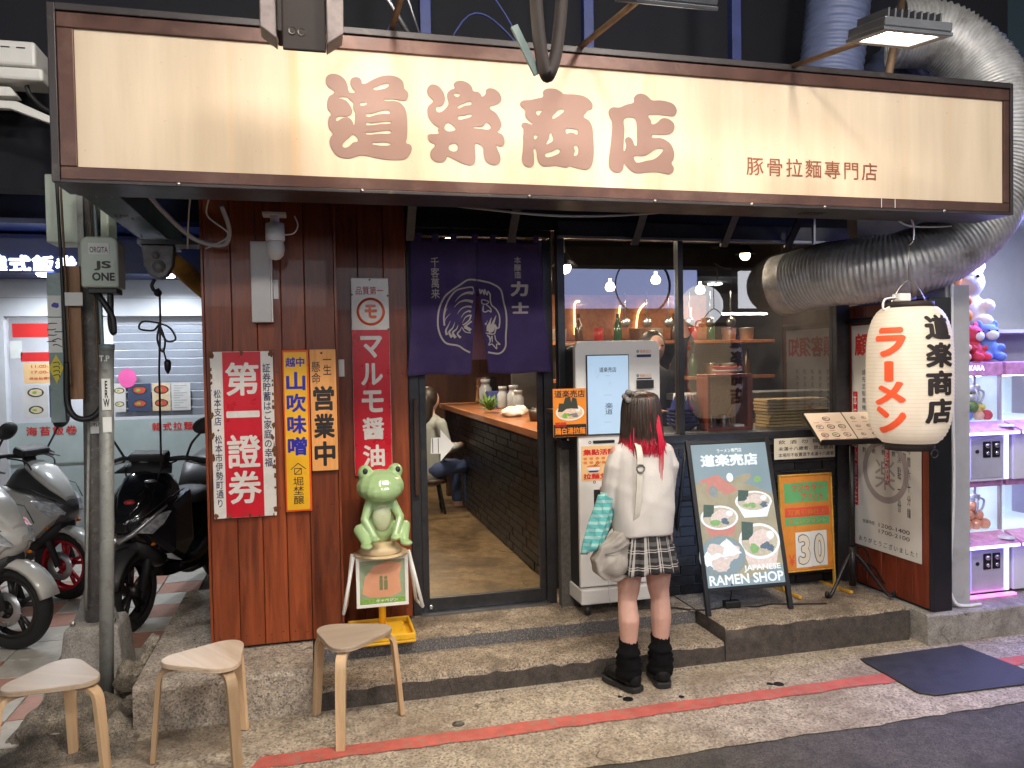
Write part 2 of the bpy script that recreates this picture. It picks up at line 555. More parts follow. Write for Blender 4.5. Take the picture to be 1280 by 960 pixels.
mat('brick_black', (.012, .012, .014), .38, 0, var=.5, scale=18, bump=.5, bscale=30)
mat('mortar', (.11, .10, .092), .9, 0, var=.3, scale=40, bump=.3)
mat('rubber', (.012, .012, .012), .7, 0, var=.3, scale=30, bump=.25, bscale=120)
mat('cable_black', (.010, .010, .011), .45)
mat('cable_grey', (.36, .37, .37), .5)
mat('screw_steel', (.45, .42, .38), .35, 1.0)
glass('pane', (.88, .90, .93), 2.6)
glass('door_pane', (.95, .96, .97), 1.5)
glass('clear_pane', (.97, .98, 1.0), 1.4, haze=.02)

# ------------------------------------------------------------------ ground
def jag(x0, x1, y, amp, step=.03, sc=1.0):
    pts = []; x = x0; a = 0
    while x < x1:
        a = a * .75 + random.uniform(-amp, amp) * .6
        pts.append((x, y + a)); x += step * random.uniform(.6, 1.4) * sc
    pts.append((x1, y))
    return pts
g = MB(); g.add([(-80, -60, 0), (80, -60, 0), (80, 80, 0), (-80, 80, 0)], [(0, 1, 2, 3)])
struct(g.build('road', 'asphalt'))
front = jag(-12, 14, 3.075, .012, .04)
g = MB()
n = len(front)
g.add([(x, y, .004) for x, y in front] + [(x, 4.4, .004) for x, y in front], [(i, i + 1, n + i + 1, n + i) for i in range(n - 1)])
apron = struct(g.build('pavement', 'apron_concrete'))
a = jag(-.30, 9, 3.448, .012, .022); b = jag(-.26, 9, 3.553, .006, .025)
line_pts = [(x, y, .008) for x, y in a] + [(x, y, .008) for x, y in reversed(b)]
g = MB(); g.add(line_pts, [list(range(len(line_pts)))])
struct(g.build('red_line', 'red_paint'))
for (x, y, r) in ((.625, 3.627, .028), (2.313, 3.60, .026), (1.493, 3.653, .026), (-.229, 3.535, .03), (2.27, 3.615, .016), (1.465, 3.69, .012), (1.76, 3.60, .014)):
    g = MB(); g.lathe([(r * 1.05, .0045), (r, .0065), (r * .82, .0052), (r * .2, .0048)], (x, y, 0), 14)
    for i, v in enumerate(g.v): g.v[i] = (x + (v[0] - x) * random.uniform(.85, 1.15), v[1], v[2])
    g.build('drain_plug', 'black_metal', apron)

def rough_block(name, x0, x1, y0, y1, z0, z1, mats, jit=.006, step=.05, round_=.012, parent=None, rough_top=0.0):
    """cast block: jittered arris, separate face and top materials"""
    nx = max(2, int((x1 - x0) / step)); xs = [x0 + (x1 - x0) * i / nx for i in range(nx + 1)]
    rows = []
    for x in xs:
        j = random.uniform(-jit, jit); k = random.uniform(-jit, jit)
        c = round_ * random.uniform(.6, 1.6)
        rows.append([(x, y0 + j * .3, z0), (x, y0 + j, (z0 + z1) / 2), (x, y0 + j, z1 - c + k * .5), (x, y0 + j + c * .4, z1 - c * .35 + k * .3), (x, y0 + j + c, z1 + k * .4),
                     (x, y0 + (y1 - y0) * .4, z1 + random.uniform(-1, 1) * rough_top), (x, y1, z1), (x, y1, z0)])
    mb = MB(); k = 8
    vs = [p for r in rows for p in r]
    for i in range(nx):
        for j in range(7):
            mb_f = (i * k + j, (i + 1) * k + j, (i + 1) * k + j + 1, i * k + j + 1)
            mb.f.append(list(mb_f)); mb.m.append(0 if j < 2 else 1); mb.s.append(False)
    mb.v = vs
    for r in (0, nx):
        mb.f.append([r * k + j for j in range(k)]); mb.m.append(0); mb.s.append(False)
    return mb.build(name, list(mats), parent)
struct(rough_block('concrete_ledge', -.85, -.035, 3.95, 5.6, 0, .218, ('riser_concrete_l', 'ledge_concrete') if 0 else ('ledge_concrete', 'ledge_concrete'), .008, .05, .02))
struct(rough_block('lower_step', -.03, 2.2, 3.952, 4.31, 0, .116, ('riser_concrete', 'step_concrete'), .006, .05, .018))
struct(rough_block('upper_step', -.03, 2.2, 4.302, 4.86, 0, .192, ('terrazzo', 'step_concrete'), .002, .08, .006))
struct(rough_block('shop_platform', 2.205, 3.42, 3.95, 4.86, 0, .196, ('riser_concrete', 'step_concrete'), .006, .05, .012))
struct(rough_block('neighbour_kerb', 3.45, 9.0, 3.835, 9.0, 0, .18, ('kerb_concrete', 'kerb_concrete'), .004, .08, .012))
g = MB(); g.box(-.034, 2.2, 3.94, 3.956, .085, .112)
f = MB(); f.add([(-.6, 4.86, .192), (4.4, 4.86, .192), (4.4, 11, .192), (-.6, 11, .192)], [(0, 1, 2, 3)])
struct(f.build('shop_floor', 'inside_floor'))
# tiled pavement by the parked scooters: every tile is a piece
g = MB(); g.add([(-6, 4.38, .006), (-.86, 4.38, .006), (-.86, 9, .006), (-6, 9, .006)], [(0, 1, 2, 3)])
tp = struct(g.build('tiled_pavement', 'grout'))
TS = .30
tile_me = {}
for key in ('tile_pink', 'tile_white'):
    mb = MB(); mb.box(-TS / 2 + .004, TS / 2 - .004, -TS / 2 + .004, TS / 2 - .004, 0, .012)
    tile_me[key] = mb.mesh('tile', key)
for i in range(9):
    for j in range(13):
        x, y = -1.03 - i * TS, 4.10 + j * TS
        if x > -1.2 and y < 4.7: continue
        k = 'tile_pink' if (i + (j // 1)) % 2 == 0 and (i * 3 + j) % 5 else 'tile_white'
        o = bpy.data.objects.new('tile', tile_me[k]); COL.objects.link(o); o.parent = tp
        o.location = (x, y, .004 + random.uniform(0, .002)); o.rotation_euler = (random.uniform(-.004, .004), random.uniform(-.004, .004), random.uniform(-.006, .006))
# rough concrete heap at the pole foot and loose chunks
g = MB()
nx, ny = 26, 22; vs = []
for j in range(ny + 1):
    for i in range(nx + 1):
        x = -1.42 + .60 * i / nx; y = 3.72 + .98 * j / ny
        e = min(i, nx - i, 5) / 5 * min(j, ny - j, 5) / 5
        h = (.03 + .05 * math.sin(x * 17 + y * 9) ** 2 + .035 * math.sin(y * 23 - x * 11) + random.uniform(-.012, .012)) * e
        vs.append((x, y, .005 + max(0, h)))
g.add(vs, [(j * (nx + 1) + i, j * (nx + 1) + i + 1, (j + 1) * (nx + 1) + i + 1, (j + 1) * (nx + 1) + i) for j in range(ny) for i in range(nx)], 0, True)
struct(g.build('rough_ground', 'rubble_concrete'))
g = MB(); rg = random.Random(9)
for i in range(520):        # loose grit along the kerb foot, the step corners and the ledge
    k = rg.random()
    if k < .45: x, y, z = rg.uniform(-.8, 3.4), 3.945 - abs(rg.gauss(0, .03)), .0045
    elif k < .6: x, y, z = rg.uniform(0, 2.1), 4.295 - abs(rg.gauss(0, .02)), .117
    elif k < .75: x, y, z = rg.uniform(-.83, -.57), rg.uniform(4.1, 5.2), .219
    else: x, y, z = rg.uniform(-1.2, 3.6), rg.uniform(3.1, 3.9), .0045
    s = rg.choice((.002, .003, .003, .004, .006))
    if y > 3.925 and z < .05: y = 3.925
    vs = [(x + s * rg.uniform(.6, 1.3) * math.cos(a), y + s * rg.uniform(.6, 1.3) * math.sin(a), z) for a in (0, 1.6, 3.1, 4.7)] + [(x + rg.uniform(-.4, .4) * s, y, z + s * rg.uniform(.6, 1.1))]
    g.add(vs, [(0, 1, 4), (1, 2, 4), (2, 3, 4), (3, 0, 4), (3, 2, 1, 0)])
o = g.build('grit', 'rubble_concrete'); o['kind'] = 'stuff'; o['label'] = 'loose grit scattered along the kerb and steps'; o['category'] = 'grit'
def chunk(x, y, z, sx, sy, sz, rot, label):
    mb = MB(); mb.ball((0, 0, 0), 1, 9, 6)
    rnd = random.Random(int(abs(x * 1000 + y * 77)))
    for i, v in enumerate(mb.v):
        p = Vector(v); m_ = max(abs(c) for c in p) or 1
        p = p.lerp(p / m_, .65) * rnd.uniform(.85, 1.08)
        mb.v[i] = (p.x * sx, p.y * sy, p.z * sz)
    for i in range(len(mb.s)): mb.s[i] = False
    o = mb.build('concrete_chunk', 'rubble_concrete'); o.location = (x, y, z); o.rotation_euler = rot
    tag(o, label, 'rubble', 'broken concrete by the pole')
chunk(-.93, 4.27, .16, .07, .06, .085, (.3, .2, .5), 'big grey concrete chunk leaning on the thin pole foot')
chunk(-.90, 4.58, .17, .035, .13, .04, (.5, 0, -.25), 'long broken concrete strip propped up by the ledge')
chunk(-.90, 4.12, .06, .05, .05, .045, (.1, .4, .2), 'small concrete chunk on the ground at the ledge corner')
chunk(-1.28, 3.98, .05, .055, .10, .04, (.0, .1, .6), 'grey smooth stone lying near the leftmost stool')
# ------------------------------------------------------------------ the ramen shop building
shop = place('ramen_shop', 'ramen shop front with red wooden planks, glass door and dark framed window', 'building', (1.3, 4.8, 0))
mat('rust_nail', (.05, .03, .02), .7, .3)
def planks(x0, x1, y, z0, z1, w, m, parent, th=.022, widths=None):
    x = x0
    while x < x1 - .01:
        ww = min(w * random.uniform(.93, 1.07), x1 - x)
        if x1 - (x + ww) < w * .35: ww = x1 - x
        mb = MB(); mb.box(x + .0015, x + ww - .0015, y + random.uniform(0, .002), y + th, z0, z1)
        pk = mb.build('plank', m, parent, bevel=.0025, seg=1)
        for zz in (z0 + .05, z0 + .72, z0 + 1.45):
            for dx in (.25, .75):
                nb_ = MB(); nb_.lathe([(.0005, -.0012), (.003, -.001), (.0036, .001)], (x + ww * dx, y, zz + random.uniform(-.01, .01)), 8, axis='y', caps=False); nb_.build('nail', 'rust_nail', pk)
        x += ww
# left timber block (stands forward) and the recessed timber beside the door
planks(-.535, .122, 4.34, .235, 3.3, .128, 'plank_red', shop)
mb = MB(); mb.box(-.548, -.535, 4.336, 4.9, .228, 3.3); mb.box(.122, .134, 4.336, 4.67, .228, 3.3); mb.build('corner_trim', 'plank_red', shop, bevel=.002)
mb = MB(); mb.box(-.53, .12, 4.365, 4.9, .22, 3.3); mb.build('wall', 'dark_wood', shop)
planks(.136, .545, 4.67, .20, 2.72, .138, 'plank_red', shop)
mb = MB(); mb.box(.13, .55, 4.694, 4.95, .19, 2.9); mb.build('wall', 'dark_wood', shop)
# right side return wall, its planks run along y
y = 3.875
while y < 4.58:
    ww = min(.135, 4.60 - y)
    mb = MB(); mb.box(3.50, 3.52, y + .0015, y + ww - .0015, .20, 2.03); mb.build('plank', 'plank_side', shop, bevel=.0025, seg=1)
    y += ww
mb = MB(); mb.box(3.522, 3.655, 3.87, 4.75, .18, 2.04); mb.box(3.495, 3.522, 3.868, 3.876, .19, 2.04); mb.build('pillar', 'black_paint', shop, bevel=.004)
# upper facade above the openings, dark
mb = MB(); mb.box(.55, 3.52, 4.62, 4.78, 2.56, 2.95); mb.build('lintel', 'dark_wall', shop)
mb = MB(); mb.box(-2.2, 5.2, 4.95, 5.1, 2.72, 8.5); mb.build('upper_wall', 'navy_void', shop)
# window and door framing
mb = MB()
mb.box(.553, .612, 4.70, 4.76, .192, 2.56)          # left jamb
mb.box(1.392, 1.452, 4.69, 4.76, .192, 2.56)        # post between door and window
mb.box(.612, 1.392, 4.705, 4.755, 2.47, 2.56)       # door head
mb.build('door_frame', 'frame_grey', shop, bevel=.003)
mb = MB()
mb.box(1.455, 3.50, 4.575, 4.64, 2.47, 2.56); mb.box(3.395, 3.495, 4.57, 4.65, .196, 2.47)
mb.box(1.455, 3.395, 4.56, 4.66, 1.175, 1.225); mb.box(1.455, 1.50, 4.585, 4.65, 1.225, 2.47); mb.box(2.255, 2.29, 4.585, 4.65, 1.225, 2.47)
mb.build('window_frame', 'frame_grey', shop, bevel=.003)
mb = MB(); mb.box(1.50, 2.255, 4.61, 4.618, 1.225, 2.47); mb.build('window_pane', 'pane', shop)
mb = MB(); mb.box(2.29, 3.395, 4.611, 4.619, 1.225, 2.47); mb.build('window_pane', 'pane', shop)
mb = MB(); mb.box(1.455, 3.395, 4.562, 4.60, 2.452, 2.468); mb.build('trim_strip', 'grey_steel', shop)
# dark brick below the window: each brick a piece
mb = MB(); mb.box(1.455, 3.395, 4.60, 4.66, .19, 1.175); brick_wall = mb.build('brick_wall', 'mortar', shop)
bm_ = MB(); bm_.box(-.1, .1, -.012, 0, -.027, .027); brick_me = bm_.mesh('brick', 'brick_black')
def brick_at(parent, loc, rz=0.0, sx=1.0):
    o = bpy.data.objects.new('brick', brick_me); COL.objects.link(o); o.parent = parent
    root = parent
    while root.parent is not None: root = root.parent
    o.location = Vector(loc) - WC.get(root.name, Vector()); o.rotation_euler = (0, 0, rz); o.scale = (sx, random.uniform(.7, 1.2), 1)
for r in range(15):
    z = .228 + r * .063; x = 2.04 + (.105 if r % 2 else 0)
    while x < 3.30:
        brick_at(brick_wall, (x + .1, 4.60, z)); x += .209
# sliding glass door
door = obj('door', None, None) if 0 else None
mb = MB()
mb.box(.614, .655, 4.715, 4.745, .205, 2.46); mb.box(1.355, 1.39, 4.715, 4.745, .205, 2.46)
mb.box(.655, 1.355, 4.715, 4.745, .205, .285); mb.box(.655, 1.355, 4.715, 4.745, 2.40, 2.46)
door = mb.build('door', 'frame_grey', shop, bevel=.003)
mb = MB(); mb.box(.655, 1.355, 4.727, 4.733, .285, 2.40); mb.build('door_pane', 'door_pane', door)
mb = MB(); mb.box(.572, .60, 4.655, 4.675, .92, 1.50); mb.cyl((.586, 4.67, 1.0), (.586, 4.70, 1.0), .009); mb.cyl((.586, 4.67, 1.42), (.586, 4.70, 1.42), .009)
mb.build('door_pull', 'dark_wood', door, bevel=.006)
mb = MB(); mb.lathe([(.0, -.014), (.014, -.014), (.018, 0)], (.66, 4.715, .235), 16, axis='y', caps=False); mb.build('door_lock', 'bright_steel', door)
mb = MB(); Y = 4.7255
mb.flat([(.678, 1.162), (.684, 1.258), (.741, 1.258), (.740, 1.308), (.825, 1.208), (.738, 1.112), (.739, 1.160)], Y); mb.build('arrow_sticker', 'white_paint', door)
mb = MB()
for x in (.690, .724): mb.box(x, x + .004, Y - .0016, Y - .001, 1.166, 1.254)
mb.build('sticker_line', 'black_paint', door)
mb = MB(); mb.box(.60, 1.40, 4.66, 4.80, .190, .204); mb.build('door_sill', 'grey_steel', shop)
# soffit behind the signboard, struts and rail
mb = MB(); mb.box(-.5, 3.5, 3.64, 4.62, 2.70, 2.74); mb.build('soffit', 'dark_wall', shop)
mb = MB(); mb.box(.55, 3.48, 4.585, 4.62, 2.50, 2.56); mb.build('rail', 'black_metal', shop)
for x in (.56, 1.16, 1.95, 2.56, 3.02):
    mb = MB(); mb.box(-.024, .024, -.008, .008, 0, .62, mx=Matrix.Translation((x, 4.56, 2.42)) @ Matrix.Rotation(R(42), 4, 'X')); mb.build('strut', 'frame_grey', shop)
# ---- interior shell
mb = MB(); mb.box(.40, .47, 4.95, 10.6, .19, 3.0); mb.build('inner_wall', 'dark_wood', shop)
mb = MB(); mb.box(.40, 4.4, 10.5, 10.6, .19, 3.0); mb.build('inner_wall', 'dark_wood', shop)
mat('kitchen_wall', (.055, .05, .048), .5, 0, var=.3)
mb = MB(); mb.box(4.3, 4.4, 4.76, 10.5, .19, 3.0); mb.build('inner_wall', 'kitchen_wall', shop)
mb = MB(); mb.box(.40, 4.4, 4.80, 10.6, 2.86, 2.93); mb.build('inner_ceiling', 'dark_wall', shop)
mb = MB(); mb.box(3.66, 4.4, 4.70, 4.80, .19, 2.95); mb.build('inner_wall', 'kitchen_wall', shop)
mb = MB(); mb.box(1.9, 4.3, 7.5, 7.56, .19, 2.86); mb.build('kitchen_partition', 'kitchen_wall', shop)
GLYPHS = {
    'dao': (
        '110,2921 136,2918 159,2902 170,2880 176,2851 188,2848 201,2852 189,2867 182,2887 186,2905 203,2914 221,2911 229,2899 230,2890 243,2889 272,2906 306,2923 344,2931 378,2927 403,2909 409,2879 421,2868 425,2851 416,2832 397,2828 365,2832 323,2828 325,2823 363,2825 388,2819 409,2797 417,2764 418,2713 415,2670 411,2650 429,2643 435,2627 426,2601 404,2581 366,2576 319,2575 277,2581 248,2587 223,2589 203,2584 178,2575 153,2573 120,2584 99,2612 91,2637 96,2658 106,2673 92,2693 87,2717 91,2740 101,2755 88,2771 85,2798 93,2825 116,2847 94,2863 83,2880 82,2899 92,2914',
        '134,2823 167,2828 179,2818 191,2807 191,2784 199,2763 195,2717 193,2713 187,2729 177,2741 165,2745 149,2742 124,2726 120,2732 128,2743 145,2748 169,2749 182,2756 188,2769 183,2787 167,2811 150,2819',
        '278,2868 297,2882 322,2893 343,2894 337,2881 313,2871',
        '220,2804 237,2810 247,2813 248,2804 226,2796',
        '244,2761 269,2765 299,2776 324,2783 341,2782 343,2770 319,2768 286,2762 252,2751',
        '245,2726 268,2725 310,2733 346,2736 346,2729 302,2724 247,2716',
        '244,2684 276,2688 318,2696 345,2697 345,2687 301,2683 246,2677',
        '268,2640 291,2645 321,2648 344,2643 338,2636 308,2633 283,2635',
        '192,2673 208,2649 187,2640 171,2624 154,2617 144,2623 150,2638 171,2658',
    ),
    'raku': (
        '529,2906 555,2900 574,2880 581,2863 583,2842 573,2820 560,2814 545,2810 544,2795 555,2788 573,2796 594,2819 597,2830 592,2853 594,2873 610,2889 625,2896 622,2913 637,2927 663,2930 689,2920 702,2906 709,2889 729,2887 742,2876 747,2868 762,2879 765,2897 778,2906 803,2904 825,2888 834,2864 827,2847 804,2834 781,2822 808,2800 825,2774 832,2749 822,2726 814,2718 835,2707 845,2684 841,2662 825,2655 809,2658 814,2639 824,2613 822,2586 803,2573 776,2576 756,2592 749,2618 746,2648 733,2659 714,2660 712,2625 712,2595 705,2573 682,2567 651,2575 617,2590 590,2600 579,2582 557,2574 533,2578 516,2594 516,2620 535,2649 515,2658 505,2675 507,2690 531,2694 553,2698 549,2711 554,2720 532,2736 511,2761 504,2790 510,2812 530,2835 513,2855 506,2875 512,2895',
        '623,2870 649,2872 642,2861 633,2859',
        '637,2817 666,2833 695,2843 697,2830 670,2824 641,2810',
        '640,2775 669,2782 696,2789 696,2778 669,2768 642,2762',
        '596,2746 624,2726 624,2716 593,2709 578,2722',
        '706,2733 748,2737 766,2756 782,2731 735,2728',
        '600,2650 630,2655 629,2627 598,2629',
    ),
    'shou': (
        '1055,2924 1086,2923 1109,2913 1123,2904 1170,2905 1213,2901 1241,2888 1258,2867 1255,2844 1236,2836 1226,2824 1216,2807 1240,2792 1256,2763 1260,2714 1262,2660 1258,2615 1246,2583 1222,2570 1188,2574 1160,2580 1147,2584 1131,2576 1108,2578 1080,2582 1047,2578 1019,2577 1001,2590 992,2616 990,2638 985,2653 978,2651 979,2620 978,2589 972,2575 954,2570 933,2578 922,2600 927,2644 930,2697 932,2737 923,2749 928,2763 944,2766 971,2759 974,2763 955,2778 942,2794 940,2823 924,2835 919,2850 932,2862 964,2867 1001,2877 1024,2885 1026,2908 1037,2919',
        '993,2817 1019,2824 1011,2812 1000,2801',
        '1067,2792 1084,2818 1101,2832 1123,2832 1107,2813 1088,2799',
        '1132,2748 1168,2750 1184,2746 1182,2726 1167,2732 1148,2733 1133,2728',
        '1058,2726 1066,2713 1067,2693 1049,2680 1038,2676 1049,2699',
        '1031,2631 1062,2644 1097,2657 1097,2641 1071,2626 1036,2618',
        '1167,2671 1183,2674 1187,2654 1180,2634 1166,2632 1172,2651',
        '982,2711 996,2711 993,2702 983,2695',
    ),
    'ten': (
        '1498,2930 1525,2922 1550,2903 1590,2905 1630,2901 1660,2890 1675,2865 1669,2844 1657,2835 1629,2836 1589,2838 1554,2837 1532,2830 1543,2811 1549,2793 1573,2801 1593,2819 1614,2825 1639,2819 1659,2802 1662,2781 1651,2760 1628,2750 1587,2746 1551,2744 1551,2731 1587,2732 1617,2723 1645,2702 1659,2665 1654,2633 1645,2618 1656,2596 1650,2575 1630,2566 1605,2570 1570,2574 1530,2572 1490,2566 1458,2567 1433,2582 1416,2599 1409,2606 1404,2585 1394,2569 1374,2563 1350,2570 1334,2591 1334,2627 1342,2678 1349,2737 1352,2791 1339,2818 1336,2842 1354,2858 1388,2860 1423,2875 1458,2887 1460,2907 1475,2924',
        '1413,2808 1459,2816 1472,2794 1473,2743 1471,2692 1461,2692 1452,2713 1438,2727 1421,2725 1414,2713 1419,2690 1415,2672 1407,2663 1409,2713 1412,2763',
        '1459,2641 1506,2645 1536,2660 1566,2679 1599,2683 1602,2676 1586,2655 1556,2633 1515,2623 1473,2613 1461,2622',
    ),
}
ROOSTER = [
    ('1020,1768 1093,1760 1134,1798 1139,1865 1146,1943 1144,2010 1130,2071 1112,2146 1056,2181 1010,2193 968,2201', 5.1, 5.1),
    ('963,2201 912,2202 859,2169 802,2131 763,2092 731,2016 726,1912 763,1830 840,1810 879,1785 912,1768', 5.1, 5.1),
    ('942,2150 934,2159 892,2154 836,2136 790,2081 767,2021 760,1978 762,1929', 4.0, 5.1),
    ('947,2120 942,2150 934,2159', 1.7, 4.0),
    ('761,1931 768,1967 800,2002', 4.0, 0.6),
    ('765,1994 772,2016 784,2032', 2.8, 0.6),
    ('775,1874 770,1901 784,1928 799,1958', 8.0, 0.6),
    ('805,1860 789,1890 812,1917 826,1950', 9.1, 0.6),
    ('827,1857 811,1887 834,1909 845,1934', 9.1, 0.6),
    ('858,1857 839,1879 856,1901 867,1922', 6.8, 1.1),
    ('829,2070 863,2106 902,2124 941,2123', 0.6, 9.7),
    ('824,2038 856,2068 896,2079 938,2071', 0.6, 9.7),
    ('841,1997 867,2029 901,2043 929,2040', 0.6, 6.8),
    ('863,1975 883,2002 911,2016 923,2010', 0.6, 6.8),
    ('871,1944 888,1975 908,1988 923,1989', 0.6, 5.7),
    ('873,1933 893,1944 916,1966 925,1994', 3.4, 4.6),
    ('879,1922 898,1933 927,1955', 3.4, 5.1),
    ('870,1917 886,1892 920,1885', 2.8, 2.8),
    ('884,1922 904,1911 920,1900', 9.1, 10.3),
    ('980,2148 986,2120 995,2142 1009,2115 1010,2145 1026,2112 1032,2134 1046,2115', 4.0, 4.0),
    ('1046,2115 1045,2076 1053,2049', 4.0, 4.0),
    ('991,2082 994,2060 1019,2057 1034,2071 1008,2082 991,2082', 2.8, 2.8),
    ('1019,2054 1044,2032 1047,2010 1030,2018 1015,2010 998,2016 1001,2049', 3.4, 3.4),
    ('1053,2049 1081,2026 1099,1993 1102,1954 1096,1915', 4.0, 4.6),
    ('1096,1915 1076,1907 1061,1877 1010,1883', 4.6, 3.4),
    ('1011,1944 1012,1933 1023,1960', 5.1, 0.6),
    ('1028,1921 1037,1944 1049,1977', 12.5, 0.6),
    ('1050,1921 1059,1943 1080,1990', 14.8, 1.1),
    ('1016,1910 1045,1910 1079,1927', 16.0, 11.4),
    ('1027,1894 1050,1899 1062,1910', 12.5, 8.0),
    ('1018,1872 1038,1844 1026,1811 1048,1816 1076,1788 1077,1816 1100,1815 1074,1838 1067,1871', 3.4, 3.4),
    ('1032,1866 1035,1838 1049,1866 1049,1827', 3.4, 2.8),
]
# ------------------------------------------------------------------ the long signboard over the shop
m, nt, b = _new('sign_cream')
vec = _coord(nt)
v2 = _coord(nt, (3.0, 1, .25))
streak = _noise(nt, v2, 3.0, 6, .6)
fine = _noise(nt, _coord(nt, (60, 1, 60)), 6, 2)
c = _ramp(nt, streak, [(.3, (.56, .445, .315)), (.7, (.69, .565, .42))])
stain = _ramp(nt, _noise(nt, _coord(nt, (7.0, 1, .10)), 1.0, 4, .7), [(.60, 0.0), (.74, 1.0)])
c = _mix(nt, _math(nt, 'MULTIPLY', stain, .75), c, (.72, .43, .18))
spots = _ramp(nt, _noise(nt, vec, 48, 3, .6), [(.70, 0.0), (.75, 1.0)])
c = _mix(nt, _math(nt, 'MULTIPLY', spots, .5), c, (.35, .22, .12))
nt.links.new(c, b.inputs['Base Color']); b.inputs['Roughness'].default_value = .62
_bump(nt, b, fine, .08, .002)
mat('sign_frame', (.070, .028, .020), .36, .35, var=.25, scale=8, dirt=(.13, .075, .055), dscale=4, dlo=.5, dhi=.8)
mat('sign_frame_dark', (.030, .024, .026), .4, .3, var=.25, scale=8, dirt=(.10, .085, .07), dscale=9, dlo=.6, dhi=.75)
mat('letter_brown', (.24, .14, .115), .6, 0, var=.06)
mat('letter_small', (.24, .075, .035), .6, 0, var=.06)
sign = place('signboard', 'long cream signboard in brown frame with big brown characters above the shop', 'signboard', (1.32, 3.5, 2.43))
SX0, SX1, SZ0, SZ1, SY = -.955, 3.59, 2.43, 3.115, 3.40
mb = MB(); mb.box(-.865, 3.535, SY, SY + .03, 2.492, 3.025); mb.build('sign_panel', 'sign_cream', sign)
mb = MB()
mb.box(SX0 + .03, SX1 - .02, SY - .012, SY + .035, 2.442, 2.4925); mb.box(SX0 + .03, SX1 - .02, SY - .012, SY + .035, 3.0245, SZ1 - .03)
mb.box(SX0 + .03, -.8645, SY - .0115, SY + .035, 2.4925, 3.0245); mb.box(3.5345, SX1 - .02, SY - .0115, SY + .035, 2.4925, 3.0245)
mb.build('sign_frame', 'sign_frame', sign, bevel=.004)
mb = MB()
mb.box(SX0, SX0 + .03, SY - .018, 3.62, SZ0, SZ1); mb.box(SX1 - .02, SX1, SY - .018, 3.62, SZ0, SZ1)
mb.box(SX0 + .03, SX1 - .02, SY - .022, 3.62, SZ0 - .004, 2.4415); mb.box(SX0 + .03, SX1 - .02, SY - .022, 3.62, SZ1 - .0295, SZ1)
mb.box(SX0 + .03, SX1 - .02, 3.60, 3.615, 2.4415, SZ1 - .03)
mb.build('sign_box', 'sign_frame_dark', sign, bevel=.003)
for x in (-.5, .22, .95, 1.55, 2.05, 2.45, 3.15):
    mb = MB(); mb.lathe([(.0, -.006), (.007, -.005), (.009, 0)], (x, SY - .022, 2.4365), 10, axis='y', caps=False); mb.build('screw', 'screw_steel', sign)
for k in ('dao', 'raku', 'shou', 'ten'):
    polys = [[(float(q.split(',')[0]) / 1000, float(q.split(',')[1]) / 1000) for q in s.split()] for s in GLYPHS[k]]
    me = outline_mesh(polys, 3.3965)
    me.materials.append(MATS['letter_brown']); obj('sign_character', me, sign)
lettering('豚骨拉麵專門店', 2.035, 2.765, 2.580, 2.668, 3.397, 'letter_small', sign, .006, spacing=1.22)
for x in (2.78, 2.86):
    mb = MB(); mb.box(x, x + .0025, SY - .0135, SY - .0121, 2.445, 2.49); mb.build('seam_line', 'white_paint', sign)
mb = MB()
for i in range(7): mb.box(2.39 + i * .019, 2.40 + i * .019, 3.46, 3.52, 2.4235, 2.4262)
mb.build('vent_slot', 'black_paint', sign)
# steel side arm at the left end and cables under it
arm = place('bracket_beam', 'dark green steel beam running back from the left end of the signboard', 'beam', (-.9, 4.4, 2.43))
mat('beam_green', (.030, .045, .045), .45, .5, var=.4, scale=9, dirt=(.11, .12, .11), dscale=14, dlo=.58, dhi=.7)
mb = MB(); mb.box(-.955, -.80, 3.63, 5.5, 2.46, 2.62); mb.build('beam', 'beam_green', arm, bevel=.004)
mb = MB()
for i in range(26):
    x, y = random.uniform(-.94, -.82), random.choice((3.75, 4.3, 4.9)) + random.uniform(-.08, .08)
    mb.ball((x, y, 2.459), (.006, .008, .003), 6, 4)
mb.build('bolt', 'screw_steel', arm)
o = MB().tube(smooth_path([(-.70, 3.66, 2.50), (-.66, 3.95, 2.44), (-.55, 4.15, 2.34), (-.42, 4.2, 2.32), (-.38, 4.1, 2.38), (-.40, 3.95, 2.47)]), .011).build('hanging_cable', 'cable_grey')
tag(o, 'pale green cable looping below the left part of the signboard', 'cable')
for i, (x, s, l) in enumerate(((-.50, 1, 'thin grey wire hanging below the signboard, left of its neighbour'), (-.42, -1, 'thin white wire hanging below the signboard beside the planks'))):
    o = MB().tube(smooth_path([(x, 3.7, 2.46), (x - .03, 3.85, 2.40), (x - .05 * s, 3.95, 2.33), (x - .06, 4.0, 2.27)]), .004, 6).build('hanging_wire', 'cable_grey' if i else 'screw_steel')
    tag(o, l, 'cable')
o = MB().tube(smooth_path([(.53, 3.63, 2.445), (.8, 3.63, 2.425), (1.1, 3.63, 2.405), (1.4, 3.63, 2.41), (1.75, 3.63, 2.44)]), .006, 6).build('sagging_cable', 'cable_grey')
tag(o, 'grey cable sagging along the underside of the signboard above the noren', 'cable')
o = MB().tube(smooth_path([(3.06, 3.63, 2.45), (3.15, 3.64, 2.41), (3.3, 3.645, 2.405), (3.45, 3.65, 2.415)]), .005, 6).build('white_cord', 'white_paint')
tag(o, 'white cord tied under the right end of the signboard', 'cable')

